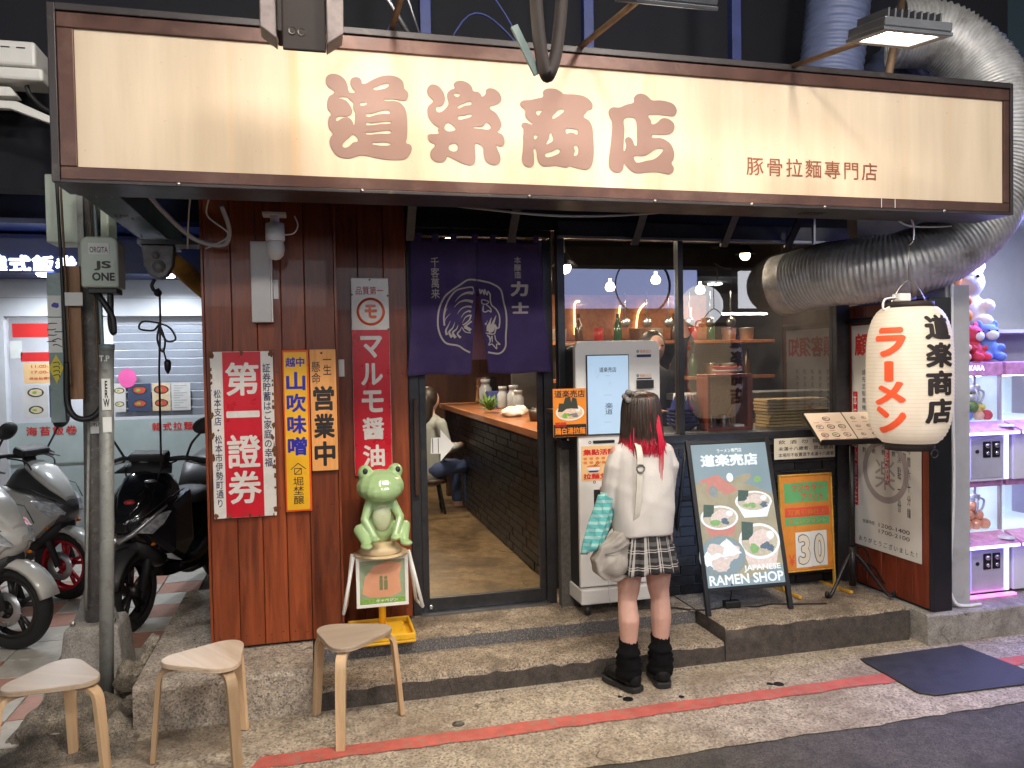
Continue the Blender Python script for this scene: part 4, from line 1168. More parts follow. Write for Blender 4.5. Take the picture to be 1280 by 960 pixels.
# flyer stuck on the kiosk
fly = MB(); fly.box(1.525, 1.745, KY - .004, KY - .001, .995, 1.200); f = fly.build('flyer', 'flyer_paper', k)
lettering('集點活動', 1.535, 1.74, 1.145, 1.182, KY - .005, 'ink_red', f, .04)
lettering('拉麵兌換', 1.535, 1.74, 1.003, 1.038, KY - .005, 'ink_red', f, .04)
mb = MB()
for r_ in range(2):
    for c_ in range(5):
        mb.ell(1.548 + c_ * .038, 1.128 - r_ * .024, .013, .007, KY - .005, 0, 10); mb.flat([(1.536 + c_ * .038, 1.126 - r_ * .024), (1.560 + c_ * .038, 1.126 - r_ * .024), (1.556 + c_ * .038, 1.118 - r_ * .024), (1.541 + c_ * .038, 1.118 - r_ * .024)], KY - .0052, 0)
mb.build('stamp_row', 'ink_orange', f)
mb = MB(); mb.ell(1.60, 1.075, .045, .014, KY - .0052, 0); mb.flat([(1.556, 1.075), (1.644, 1.075), (1.63, 1.05), (1.57, 1.05)], KY - .0056, 1); mb.flat([(1.565, 1.055), (1.635, 1.055), (1.625, 1.045), (1.575, 1.045)], KY - .006, 2)
ribbon(mb, [(1.60, 1.08), (1.63, 1.11)], .003, .003, lambda x, z: KY - .006, 3, 1); ribbon(mb, [(1.61, 1.08), (1.645, 1.105)], .003, .003, lambda x, z: KY - .006, 3, 1)
mb.build('bowl_print', ['ink_orange', 'white_paint', 'ink_blue', 'ink_black'], f)
lettering('集滿十點', 1.672, 1.684, 1.045, 1.105, KY - .005, 'ink_black', f, 0, True, 1.0); lettering('拉麵一碗', 1.70, 1.712, 1.045, 1.105, KY - .005, 'ink_black', f, 0, True, 1.0)
# bowl-picture helper
mat('print_white', (.80, .79, .76), .5); mat('print_green', (.22, .42, .08), .5, 0, var=.3, scale=90); mat('print_brown', (.40, .22, .10), .5, 0, var=.2, scale=60)
mat('print_nori', (.035, .045, .03), .5); mat('print_soup', (.70, .55, .36), .5, 0, var=.15, scale=50); mat('print_pork', (.78, .56, .46), .5, 0, var=.25, scale=70); mat('print_red', (.60, .08, .05), .5)
mat('print_grey', (.20, .22, .23), .5, 0, var=.4, scale=120)
PR = ['print_white', 'print_soup', 'print_pork', 'print_green', 'print_nori', 'print_brown', 'print_red', 'print_grey']
def bowl_print(mb, cx, cz, rx, rz, y, rim=0, side=None):
    if side is not None:
        mb.flat([(cx - rx, cz), (cx + rx, cz), (cx + rx * .62, cz - rz * 1.5), (cx - rx * .62, cz - rz * 1.5)][::1], y + .0002, side)
    mb.ell(cx, cz, rx, rz, y - .0001, rim, 26); mb.ell(cx, cz, rx * .88, rz * .84, y - .0004, 1, 26)
    mb.flat([(cx - rx * .85, cz + rz * .1), (cx - rx * .75, cz + rz * 1.15), (cx - rx * .2, cz + rz * 1.05), (cx - rx * .3, cz + rz * .1)], y - .0007, 4)
    mb.ell(cx + rx * .15, cz + rz * .25, rx * .5, rz * .42, y - .001, 2, 14, .12); mb.ell(cx - rx * .1, cz + rz * .0, rx * .4, rz * .35, y - .0013, 2, 14, .12)
    for i in range(5): mb.ell(cx - rx * .25 + random.uniform(-.2, .2) * rx, cz - rz * .4 + random.uniform(-.15, .15) * rz, rx * .17, rz * .17, y - .0016 - i * .0001, 3, 9, .3)
    for i in range(5): mb.ell(cx + rx * .35 + random.uniform(-.2, .2) * rx, cz - rz * .35 + random.uniform(-.15, .15) * rz, rx * .16, rz * .16, y - .0022 - i * .0001, 7, 9, .4)
    mb.ell(cx + rx * .55, cz + rz * .3, rx * .18, rz * .24, y - .0028, 0, 12)
# orange poster on the frame left of the kiosk
t = place('ramen_poster', 'small orange ramen poster with black heading left of the kiosk screen', 'poster', (1.52, 4.37, 1.25))
PX0, PX1, PZ0, PZ1, PY = 1.405, 1.565, 1.245, 1.548, 4.395
PX0, PX1 = 1.330 + .03, 1.553
PY = 4.386
mb = MB(); mb.box(1.352, 1.556, PY, PY + .003, 1.262, 1.545); mb.build('sheet', 'flyer_orange', t)
mb = MB(); mb.box(1.354, 1.554, PY - .0015, PY - .0005, 1.264, 1.335); mb.build('band', 'ink_black', t)
lettering('道楽売店', 1.362, 1.548, 1.492, 1.536, PY - .001, 'ink_black', t, .02)
lettering('鶏白湯拉麺', 1.362, 1.548, 1.276, 1.318, PY - .003, 'flyer_orange', t, .03); lettering('期間', 1.362, 1.43, 1.322, 1.350, PY - .003, 'ink_red', t, .02)
mb = MB(); bowl_print(mb, 1.455, 1.405, .088, .048, PY - .001, 0); mb.flat([(1.405, 1.425), (1.425, 1.49), (1.455, 1.50), (1.47, 1.43)], PY - .0045, 4); mb.flat([(1.455, 1.43), (1.47, 1.495), (1.495, 1.485), (1.505, 1.425)], PY - .0048, 4); mb.build('bowl_print', PR, t)
mb = MB(); mb.box(1.37, 1.50, PY + .003, 4.6, 1.40, 1.42); mb.build('holder', 'kiosk_dark', t)

# ------------------------------------------------------------------ illuminated A-board
ab = thing('a_board', 'tall illuminated menu board with ramen bowls and black frame in front of the window', 'menu board', (2.20, 4.16, .196), (0, 0, R(-2)))
# local: x across (0 to .56), board leans back; built in its own plane then tilted
LEAN = R(15)
mxb = Matrix.Rotation(-LEAN, 4, 'X')
BW, BH = .56, 1.04
glow_m = {}
def lit(name, col, s=.55, var=.15, scale=60):
    return mat(name, tuple(q * .42 for q in col), .4, 0, var=var, scale=scale, emit=col, estr=s * 1.0)
lit('board_sky', (.34, .47, .55), .40, .1, 6); lit('board_white', (.82, .88, .92), .75); lit('board_sand', (.52, .48, .34), .38, .25, 14); lit('board_green', (.30, .55, .22), .5, .3, 90)
lit('board_nori', (.10, .17, .15), .35, .3); lit('board_soup', (.68, .62, .50), .5, .3, 60); lit('board_pork', (.82, .70, .66), .6, .3, 70); lit('board_blue', (.16, .24, .34), .4, .5, 120); lit('board_red', (.70, .30, .26), .5); lit('board_grey', (.36, .44, .46), .4, .2)
BP = ['board_white', 'board_soup', 'board_pork', 'board_green', 'board_nori', 'board_sand', 'board_red', 'board_blue', 'board_sky', 'board_grey']
def tilt_obj(o):
    o.data.transform(mxb); return o
mb = MB(); mb.box(0, .028, -.014, .014, 0, BH); mb.box(BW - .028, BW, -.014, .014, 0, BH); mb.box(.028, BW - .028, -.014, .014, BH - .028, BH); mb.box(.028, BW - .028, -.014, .014, .135, .158)
tilt_obj(mb.build('frame', 'black_paint', ab, bevel=.003))
glow('board_back', (.45, .62, 1.0), 1.3)
mb = MB(); mb.box(.028, BW - .028, .004, .012, .158, BH - .028); tilt_obj(mb.build('back_panel', 'board_back', ab))
mb = MB(); mb.box(.028, BW - .028, -.010, .0035, .158, BH - .028); pic = tilt_obj(mb.build('picture', 'board_sky', ab))
yb = -.0115
mb = MB()
def sc(u, v): return (.028 + u * (BW - .056), .158 + v * (BH - .186))
def E_(u, v, ru, rv, mi, dy=0.0, jit=0.0, rot=0.0):
    p = sc(u, v); mb.ell(p[0], p[1], ru * (BW - .056), rv * (BH - .186), yb - dy, mi, 22, jit, rot)
mb.flat([sc(0, .30), sc(0, .72), sc(.30, .74), sc(.70, .70), sc(1, .62), sc(1, .12), sc(.55, .05), sc(.2, .05)], yb, 5)
mb.flat([sc(.05, .74), sc(.30, .78), (sc(.42, .72)), sc(.55, .66), sc(.38, .63), sc(.30, .67), sc(.18, .62), sc(.12, .68)], yb - .0003, 6)
E_(.46, .755, .045, .032, 0, .0006); E_(.62, .74, .13, .03, 5, .0006, .1, .3); E_(.22, .66, .06, .04, 9, .0006, .1); E_(.10, .70, .06, .025, 5, .0008); E_(.82, .73, .05, .025, 3, .0008, .2)
def lit_bowl(u, v, ru, rv, rim=0, side=None):
    p = sc(u, v); w, h = BW - .056, BH - .186
    bowl_print(mb, p[0], p[1], ru * w, rv * h, yb - .001, rim, side)
lit_bowl(.73, .575, .245, .075, 0, 0); lit_bowl(.255, .475, .245, .085, 0, 6); lit_bowl(.735, .295, .27, .125, 0, 2)
E_(.23, .205, .30, .145, 9, .0012); E_(.23, .21, .27, .125, 8, .0016)
for i in range(7): E_(.20 + random.uniform(-.12, .14), .21 + random.uniform(-.06, .06), .12, .05, 0 if i % 2 else 2, .002 + i * .0003, .15, random.uniform(-.6, .6))
mb.flat([sc(.22, .20), sc(.30, .33), sc(.36, .30), sc(.48, .22)], yb - .0046, 0)
tilt_obj(mb.build('food_print', BP, pic))
def blet(s, u0, u1, v0, v1, m, bold, **kw):
    a, b2 = sc(u0, v0), sc(u1, v1)
    tilt_obj(lettering(s, a[0], b2[0], a[1], b2[1], yb - .005, m, pic, bold, **kw))
blet('道楽売店', .10, .86, .835, .925, 'board_white', .045)
blet('ラーメン専門店', .33, .66, .935, .965, 'board_white', .02)
blet('JAPANESE', .48, .96, .085, .135, 'board_white', .03); blet('RAMEN SHOP', .02, .98, .012, .082, 'board_white', .03)
mb = MB()
for x in (.012, BW - .012):
    mb.tube([(x, .27, BH * .955), (x, .56 if x < .1 else .55, 0)], .011, 6)
mb.tube([(.012, .46, .30), (BW - .012, .46, .30)], .009, 6); mb.tube([(.012, .375, .62), (BW - .012, .375, .62)], .009, 6)
mb.build('rear_leg', 'black_paint', ab)
mb = MB(); mb.tube(smooth_path([(.18, .03, .17), (.20, .12, .02), (.05, .10, .006), (-.06, .14, .006), (-.15, .2, .006), (-.42, .25, .006)]), .005, 6); mb.tube(smooth_path([(.26, .12, .02), (.36, .08, .006), (.48, .10, .006), (.62, .06, .006), (.80, .02, .006)]), .005, 6); mb.build('power_cord', 'cable_black', ab)
mb = MB(); mb.box(.17, .27, .09, .14, .004, .045); mb.build('power_adapter', 'cable_black', ab, bevel=.006)

# ------------------------------------------------------------------ old film print sign
mat('fuji_orange', (.72, .26, .04), .45, 0, var=.12, scale=9, dirt=(.40, .13, .03), dscale=8, dlo=.55, dhi=.8)
mat('fuji_green', (.13, .42, .16), .45, 0, var=.1, dirt=(.30, .28, .08), dscale=10, dlo=.6, dhi=.8); mat('fuji_red', (.74, .09, .05), .45, 0, var=.1)
mat('yellow_metal', (.68, .36, .05), .5, .1, var=.2, scale=20, dirt=(.25, .11, .03), dscale=18, dlo=.6, dhi=.7)
mat('digit_grey', (.20, .18, .16), .5)
t = thing('price_sign', 'orange and green standing price sign showing 30 on yellow legs', 'sign', (2.905, 4.45, .33), (R(-3), 0, 0))
W_, H_ = .365, .605
mb = MB(); mb.box(0, W_, 0, .012, 0, H_); mb.build('panel', 'fuji_orange', t, bevel=.004)
mb = MB(); mb.box(-.012, -.001, -.006, .016, -.12, H_ + .012); mb.box(W_ + .001, W_ + .012, -.006, .016, -.12, H_ + .012); mb.box(-.001, W_ + .001, -.006, .016, H_ + .001, H_ + .012); mb.box(-.001, W_ + .001, -.006, .016, -.012, -.001)
mb.build('rim', 'yellow_metal', t, bevel=.003)
mb = MB(); mb.box(W_ - .01, W_ + .012, -.17, .20, -.137, -.118); mb.box(-.012, .01, -.17, .20, -.137, -.118); mb.build('foot_bar', 'yellow_metal', t, bevel=.003)
fl(t, .06, .95, .72, .93, -.0015, 'fuji_green', W_, H_); fl(t, .06, .95, .565, .665, -.0015, 'fuji_red', W_, H_); fl(t, .06, .95, .475, .56, -.0015, 'fuji_green', W_, H_)
lettering('フジカラー', .20 * W_, .84 * W_, .835 * H_, .905 * H_, -.003, 'fuji_red', t, .03); lettering('プリント', .38 * W_, .84 * W_, .74 * H_, .815 * H_, -.003, 'fuji_red', t, .03)
lettering('写真引伸仕上', .12 * W_, .88 * W_, .58 * H_, .645 * H_, -.003, 'fuji_orange', t, .01); lettering('美しいプリント', .12 * W_, .88 * W_, .495 * H_, .54 * H_, -.003, 'fuji_orange', t, .01)
fl(t, .25, .56, .025, .40, -.003, 'white_paint', W_, H_, 'number_card'); fl(t, .565, .88, .03, .405, -.003, 'white_paint', W_, H_, 'number_card')
lettering('3', .285 * W_, .535 * W_, .05 * H_, .38 * H_, -.0045, 'digit_grey', t, .06); lettering('0', .605 * W_, .835 * W_, .05 * H_, .38 * H_, -.0045, 'digit_grey', t, .06)
lettering('3', .300 * W_, .520 * W_, .062 * H_, .368 * H_, -.007, 'cream_paper', t, .03); lettering('0', .622 * W_, .818 * W_, .062 * H_, .368 * H_, -.007, 'cream_paper', t, .03)
lettering('￥', .10 * W_, .22 * W_, .05 * H_, .17 * H_, -.003, 'fuji_red', t, .02)
# alcohol notice
t = panel_sign('notice_plate', 'white age notice with three lines of black print under the window sill', 3.135, 1.106, 4.552, .455, .138, m='cream_paper', depth=.004, bevel=.001)
lettering('飲酒勿開車', .03, .42, .100, .126, -.001, 'ink_black', t, .004, spacing=2.2); lettering('未滿十八歲者．禁止飲酒', .03, .44, .056, .082, -.001, 'ink_black', t, .008); lettering('本場所不販賣酒予未滿十八歲者', .03, .445, .014, .040, -.001, 'ink_black', t, .008)
# menu stand
ms = thing('menu_stand', 'black stand holding an open cream menu in front of the right window post', 'menu stand', (3.30, 4.30, .196), R(-6))
mb = MB(); mb.tube([(0, 0, .05), (0, 0, .94)], .016, 12); mb.tube([(0, 0, .05), (0, 0, .30)], .022, 12); mb.build('post', 'black_metal', ms)
for a0 in (200, 320, 85):
    c_, s_ = math.cos(R(a0)), math.sin(R(a0))
    mb = MB(); mb.tube(smooth_path([(0, 0, .26), (.05 * c_, .05 * s_, .22), (.16 * c_, .16 * s_, .07), (.21 * c_, .21 * s_, .015), (.24 * c_, .24 * s_, .022), (.23 * c_, .23 * s_, .045)]), .011, 8); mb.build('foot', 'black_metal', ms)
mb = MB(); mb.tube(smooth_path([(.02, .0, .30), (.10, .02, .27), (.12, .01, .18), (.07, 0, .14)]), .006, 6); mb.tube(smooth_path([(.03, .0, .20), (.14, .0, .16), (.20, -.02, .06), (.26, -.03, .012), (.24, -.02, .04)]), .006, 6); mb.build('scroll_iron', 'black_metal', ms)
mm = Matrix.Translation((.0, -.08, .98)) @ Matrix.Rotation(R(-52), 4, 'X')
mat('menu_cream', (.76, .60, .45), .45, 0, var=.04, emit=(.76, .60, .45), estr=.10)
mb = MB(); mb.box(-.265, .265, 0, .012, -.008, .27, mx=mm); mb.box(-.265, .265, -.03, .012, -.02, -.008, mx=mm); mb.build('tray', 'black_metal', ms, bevel=.003)
for s in (-1, 1):
    mb = MB(); mb.box(min(s * .005, s * .255), max(s * .005, s * .255), -.006, -.001, 0, .262, mx=mm); pg = mb.build('menu_page', 'menu_cream', ms)
    mb = MB()
    for i in range(3):
        for j in range(3):
            if i == 0 and j != 1 and s < 0: continue
            cx = s * .13 + (j - 1) * .075; cz = .205 - i * .075
            r_ = .026 if s < 0 else .017
            mb.ell(cx, cz, r_, r_ * .8, -.0072, 4, 12, .05); mb.ell(cx, cz, r_ * .8, r_ * .62, -.0078, 2, 12, .1); mb.ell(cx - .004, cz, r_ * .4, r_ * .3, -.0084, 3 if (i + j) % 3 == 0 else 5, 8, .2)
    o = mb.build('dish_print', PR, pg); o.data.transform(mm)
    mb = MB()
    for i in range(9): mb.box(s * .13 - .10 + (i % 3) * .075, s * .13 - .10 + (i % 3) * .075 + .035, -.0075, -.007, .168 - (i // 3) * .075, .171 - (i // 3) * .075)
    o = mb.build('menu_lines', 'ink_red', pg); o.data.transform(mm)
# big notice poster on the side wall (faces -x)
t = thing('wall_poster', 'large white customer notice poster on the wooden side wall behind the lantern', 'poster', (3.492, 4.545, .455), (0, 0, R(-90)))
PW, PH = .615, 1.45
mat('poster_paper', (.64, .62, .59), .5, 0, var=.04, scale=5); mat('poster_grey', (.36, .31, .32), .5, 0, var=.05)
mb = MB(); mb.box(0, PW, 0, .003, 0, PH); mb.build('sheet', 'poster_paper', t)
mb = MB(); mb.tube([(-.02, -.012, PH + .03), (PW + .02, -.012, PH + .03)], .018, 10); mb.build('roller', 'black_metal', t)
lettering('顧客須知', .03, PW - .03, PH - .20, PH - .05, -.001, 'ink_red', t, .03)
for i in range(5): lettering('請先至販賣機購券入座人數', .10 + i * .09, .135 + i * .09, .62, 1.16, -.001, 'ink_black', t, 0, True, 1.25)
fl(t, .02, .09, .18, .70, -.001, 'enamel_red', PW, PH); lettering('本店代替山椒花生', .018, .05, .28, 1.0, -.003, 'white_paint', t, .0, True, 1.0)
fl(t, .50, .57, .30, .62, -.001, 'enamel_red', PW, PH); lettering('自行斟酌', .313, .345, .46, .88, -.003, 'white_paint', t, .0, True, 1.0)
lettering('同桌須點一份', .42, .45, .28, .86, -.001, 'ink_black', t, 0, True, 1.2); lettering('用餐時間六十分鐘', .50, .53, .26, .86, -.001, 'ink_black', t, 0, True, 1.2)
mb = MB(); mb.lathe([(.165, 0), (.205, 0)], (.31, -.0016, .52), 40, axis='y', caps=False); mb.build('round_emblem', 'poster_grey', t)
lettering('楽', .22, .40, .40, .60, -.0012, 'poster_grey', t, .0)
lettering('營業時間', .10, .21, .155, .18, -.001, 'ink_black', t, 0); lettering('1200-1400', .25, .52, .155, .18, -.001, 'ink_black', t, 0); lettering('1700-2100', .25, .52, .115, .14, -.001, 'ink_black', t, 0)
lettering('ありがとうございました！', .06, .58, .03, .065, -.001, 'ink_black', t, .004, spacing=1.4)

# ------------------------------------------------------------------ paper lantern
m, nt, b = _new('lantern_paper')
b.inputs['Base Color'].default_value = (.80, .73, .62, 1); b.inputs['Roughness'].default_value = .7
w = nt.nodes.new('ShaderNodeTexNoise'); w.inputs['Scale'].default_value = 5
c = _ramp(nt, w.outputs['Fac'], [(.3, (.58, .51, .42)), (.7, (.66, .60, .51))])
zt = nt.nodes.new('ShaderNodeTexCoord'); zs = nt.nodes.new('ShaderNodeSeparateXYZ'); nt.links.new(zt.outputs['Object'], zs.inputs[0])
fz = _math(nt, 'FRACT', _math(nt, 'DIVIDE', zs.outputs[2], .715 / 36))
rib = _ramp(nt, fz, [(.30, 0.0), (.42, 1.0), (.54, 0.0)])
c = _mix(nt, _math(nt, 'MULTIPLY', rib, .45), c, (.34, .27, .20))
nt.links.new(c, b.inputs['Base Color'])
b.inputs['Emission Color'].default_value = (1.0, .76, .54, 1); b.inputs['Emission Strength'].default_value = .26
mat('lantern_red', (.85, .10, .03), .6, 0, var=.08, emit=(.85, .10, .03), estr=.2); mat('lantern_black', (.022, .016, .016), .7, 0, var=.2)
LX, LY = 3.09, 3.56
ln = place('paper_lantern', 'large white paper lantern with red and black characters hanging under the signboard', 'lantern', (LX, LY, 1.23))
def lantern_r(z):
    u = (z - 1.235) / .725
    u = min(max(u, 0), 1)
    return .120 + .092 * (1 - abs(2 * u - 1) ** 3.6) ** .62
prof = []
nr = 36
for i in range(nr + 1):
    z = 1.240 + .715 * i / nr
    prof.append((lantern_r(z) + .0018, z))
    if i < nr: prof.append((lantern_r(z + .008) - .0018, z + .0095))
mb = MB(); mb.lathe([(r_, z) for r_, z in prof], (LX, LY, 0), 64, caps=False); mb.build('shade', 'lantern_paper', ln)
mb = MB(); mb.lathe([(.108, 1.952), (.122, 1.952), (.122, 1.985), (.108, 1.985)], (LX, LY, 0), 36, caps=False); mb.build('top_ring', 'lantern_black', ln)
mb = MB(); mb.lathe([(.108, 1.200), (.122, 1.200), (.122, 1.245), (.108, 1.245)], (LX, LY, 0), 36, caps=False); mb.build('bottom_ring', 'lantern_black', ln)
mb = MB(); mb.lathe([(.018, 0), (.024, 0)], (LX + .05, LY - .12, 1.185), 20, axis='y', caps=False); mb.tube([(LX + .05 + .021 * math.cos(q), LY - .12, 1.185 + .021 * math.sin(q)) for q in [i * .35 for i in range(19)]], .004, 6); mb.build('pull_ring', 'lantern_black', ln)
mb = MB(); mb.tube(smooth_path([(LX - .11, LY, 1.985), (LX - .06, LY, 2.06), (LX, LY, 2.10), (LX + .06, LY, 2.06), (LX + .11, LY, 1.985)]), .004, 6); mb.tube([(LX, LY, 2.10), (LX, LY, 2.30)], .003, 6); mb.tube(smooth_path([(LX, LY, 2.29), (LX + .03, LY, 2.32), (LX + .03, LY, 2.40), (LX - .005, LY, 2.46)]), .005, 6); mb.build('hanger_wire', 'screw_steel', ln)
mb = MB(); mb.box(LX - .09, LX - .02, LY - .04, LY + .02, 1.99, 2.03); mb.build('socket_block', 'white_plastic', ln, bevel=.004)
mb = MB(); mb.tube(smooth_path([(LX - .09, LY - .01, 2.01), (LX - .15, LY, 2.0), (LX - .16, LY, 1.95), (LX - .12, LY, 1.96)]), .006, 6); mb.build('socket_cord', 'white_plastic', ln)
def on_lantern(s, ang, width, z0, z1, m_, bold, turn=False):
    """brushed character wrapped on the lantern; ang measured from the viewer-facing side"""
    uv, fs, asp = text_mesh(s, bold)
    bm = bmesh.new()
    vs = [bm.verts.new((u, l * 12, v)) for u, v, l in uv]
    for f_ in fs:
        try: bm.faces.new([vs[i] for i in f_])
        except ValueError: pass
    if turn:
        for v in bm.verts: v.co = (v.co.z, v.co.y, 1 - v.co.x)
    for i in range(1, 12):
        bmesh.ops.bisect_plane(bm, geom=bm.verts[:] + bm.edges[:] + bm.faces[:], plane_co=(i / 12, 0, 0), plane_no=(1, 0, 0))
    for i in range(1, 8):
        bmesh.ops.bisect_plane(bm, geom=bm.verts[:] + bm.edges[:] + bm.faces[:], plane_co=(0, 0, i / 8), plane_no=(0, 0, 1))
    for v in bm.verts:
        z = z0 + v.co.z * (z1 - z0); rr = lantern_r(z) + .0045 - v.co.y * .1
        q = ang + (v.co.x - .5) * width / .21
        v.co = (LX + rr * math.sin(q), LY - rr * math.cos(q), z)
    me = bpy.data.meshes.new('lettering'); bm.to_mesh(me); bm.free(); me.materials.append(MATS[m_]); obj('lettering', me, ln)
VA = R(-41)      # direction of the street corner the camera stands at
for i, (s, z1, h) in enumerate((('ラ', 1.850, .155), ('ー', 1.675, .105), ('メ', 1.570, .125), ('ン', 1.440, .145))):
    on_lantern(s, VA - R(26), .165 if s != 'ー' else .05, z1 - h, z1, 'lantern_red', .05, s == 'ー')
for i, s in enumerate('道楽商店'):
    on_lantern(s, VA + R(43), .165, 1.78 - .143 * i, 1.910 - .143 * i, 'lantern_black', .045)
for i, s in enumerate('道楽商店'):
    on_lantern(s, VA + R(195), .165, 1.78 - .143 * i, 1.910 - .143 * i, 'lantern_black', .045)
on_lantern('ラ', VA + R(125), .165, 1.69, 1.85, 'lantern_red', .05); on_lantern('ン', VA + R(125), .165, 1.30, 1.44, 'lantern_red', .05)
# floor mat, wall conduit
mat('mat_rubber', (.030, .030, .032), .55, 0, var=.3, scale=16, bump=.2)
o = MB().prism([(2.93, 3.76), (2.92, 3.72), (2.90, 3.30), (2.96, 3.245), (3.50, 3.225), (3.66, 3.30), (3.62, 3.77)], .005, .015, 'xy').build('rubber_mat', 'mat_rubber', bevel=.003); tag(o, 'black rubber floor mat lying over the red line at the right', 'mat')
# ------------------------------------------------------------------ inside the shop
ct = place('bar_counter', 'long bar counter of black bricks with a wooden top behind the glass door', 'counter', (1.8, 7.0, .192))
mb = MB(); mb.box(1.525, 1.62, 5.0, 8.95, .192, 1.20); core = mb.build('counter_body', 'mortar', ct)
for r in range(15):
    z = .235 + r * .063; y = 5.02 + (.105 if r % 2 else 0)
    while y < 8.85:
        brick_at(core, (1.525, y + .1, z), R(-90)); y += .209
mb = MB(); mb.box(1.40, 1.95, 4.80, 8.98, 1.20, 1.255); mb.build('counter_top', 'counter_wood', ct, bevel=.006)
mb = MB(); mb.box(1.46, 1.53, 8.88, 8.98, .192, 1.20); mb.build('end_post', 'dark_wood', ct)
mb = MB(); mb.box(1.95, 1.97, 4.9, 8.9, .192, 1.20); mb.build('rear_panel', 'kitchen_wall', ct)
# things on the counter
mat('bowl_dark', (.05, .03, .02), .35, 0); mat('leaf_green', (.10, .20, .03), .6, 0, var=.4, scale=40); mat('paper_white', (.72, .70, .66), .7, 0, var=.08); mat('jar_clear', (.35, .38, .42), .2); mat('blue_box', (.06, .08, .30), .4)
def vessel(name, label, x, y, z, prof, m, cat, sc_=1.0):
    o = MB().lathe([(r * sc_, h * sc_) for r, h in prof], (0, 0, 0), 20, caps=False).build(name, m); o.location = (x, y, z); tag(o, label, cat); return o
CUP = [(.001, .004), (.028, .004), (.032, 0), (.038, .045), (.042, .09), (.039, .09), (.033, .02), (.001, .012)]
BOWL = [(.001, .012), (.04, .01), (.045, 0), (.05, .012), (.09, .05), (.11, .09), (.106, .09), (.085, .05), (.001, .025)]
JAR = [(.001, 0), (.045, 0), (.05, .02), (.05, .13), (.035, .15), (.035, .17), (.038, .17), (.038, .20), (.001, .20)]
vessel('serving_dish', 'dark flat dish on the counter end nearest the door', 1.75, 5.35, 1.255, [(.001, .004), (.09, .004), (.10, 0), (.15, .018), (.147, .022), (.09, .01), (.001, .01)], 'bowl_dark', 'dish')
for i, (x, y, l) in enumerate(((1.62, 5.75, 'small brown cup on the counter behind the flat dish'), (1.70, 5.95, 'second small brown cup on the counter'), (1.80, 5.70, 'brown cup at the kitchen edge of the counter'))):
    vessel('tea_cup', l, x, y, 1.255, CUP, 'bowl_dark', 'cup')
for i, (x, y, s_, l) in enumerate(((1.60, 6.35, 1.0, 'crumpled white napkin heap on the counter, front one'), (1.72, 6.6, .8, 'crumpled white napkin heap on the counter, rear one'))):
    mb = MB(); mb.ball((0, 0, .03), (.10 * s_, .12 * s_, .04), 14, 8)
    for k2, v in enumerate(mb.v): mb.v[k2] = (v[0] * random.uniform(.8, 1.2), v[1] * random.uniform(.8, 1.2), max(.001, v[2] * random.uniform(.6, 1.4)))
    o = mb.build('napkin_heap', 'paper_white'); o.location = (x, y, 1.255); tag(o, l, 'napkin')
for i, (x, y, l) in enumerate(((1.55, 6.95, 'green leafy plant lying on the counter middle'), (1.66, 7.6, 'dark green leafy bunch farther along the counter'))):
    mb = MB()
    for j in range(26):
        a2 = random.uniform(0, 6.28); e = random.uniform(.1, 1.2); L_ = random.uniform(.08, .17)
        p0 = Vector((0, 0, .02)); p1 = Vector((math.cos(a2) * math.cos(e) * L_, math.sin(a2) * math.cos(e) * L_, .02 + math.sin(e) * L_)); sd = Vector((-math.sin(a2), math.cos(a2), 0)) * .018
        mid = p0.lerp(p1, .6)
        mb.add([p0, mid + sd, p1, mid - sd], [(0, 1, 2, 3)])
    o = mb.build('leafy_plant', 'leaf_green'); o.location = (x, y, 1.255); tag(o, l, 'plant')
for i, (x, y, s_) in enumerate(((1.80, 6.9, 1.0), (1.82, 7.15, 1.2), (1.80, 7.5, 1.1), (1.78, 8.2, 1.4))):
    vessel('glass_jar', ('clear jar on the counter, nearest of the row', 'second clear jar on the counter', 'third clear jar on the counter', 'large clear jar at the far counter end')[i], x, y, 1.255, JAR, 'jar_clear', 'jar', s_)
o = MB().box(-.13, .13, -.09, .09, 0, .16).build('blue_box', 'blue_box', bevel=.006); o.location = (1.86, 7.9, 1.255); tag(o, 'blue box on the counter behind the jars', 'box')
vessel('steel_pot', 'tall steel pot at the far end behind the counter', 1.9, 8.75, 1.255, [(.001, 0), (.12, 0), (.125, .02), (.125, .28), (.13, .285), (.12, .29), (.001, .31)], 'bright_steel', 'pot')
# pennant and posters on the back wall
mat('flag_red', (.55, .03, .03), .7); mat('flag_teal', (.06, .30, .30), .7); mat('flag_purple', (.16, .09, .18), .7)
def wall_sheet(label, x0, x1, z0, z1, y, m, extra=()):
    t = place('wall_picture', label, 'poster', ((x0 + x1) / 2, y, z0))
    MB().box(x0, x1, y, y + .006, z0, z1).build('sheet', m, t)
    for (a, c2, d, e, mm_) in extra: MB().box(x0 + (x1 - x0) * a, x0 + (x1 - x0) * c2, y - .003, y - .001, z0 + (z1 - z0) * d, z0 + (z1 - z0) * e).build('print_patch', mm_, t)
wall_sheet('red and teal pennant picture hanging in the rear of the shop', 1.20, 1.62, 1.62, 2.0, 8.9, 'flag_red', ((.1, .8, .5, .95, 'flag_teal'), (.4, .6, .75, .98, 'paper_white'), (0, 1, 0, .12, 'cream_paper')))
wall_sheet('purple picture in the rear of the shop beside the pennant', 1.72, 2.1, 1.75, 2.5, 9.2, 'flag_purple')
wall_sheet('narrow red and white banner deep inside above the counter', 2.9, 3.15, 1.4, 2.3, 7.38, 'paper_white', ((.1, .9, .6, .95, 'flag_red'), (.1, .9, .1, .4, 'ink_blue')))
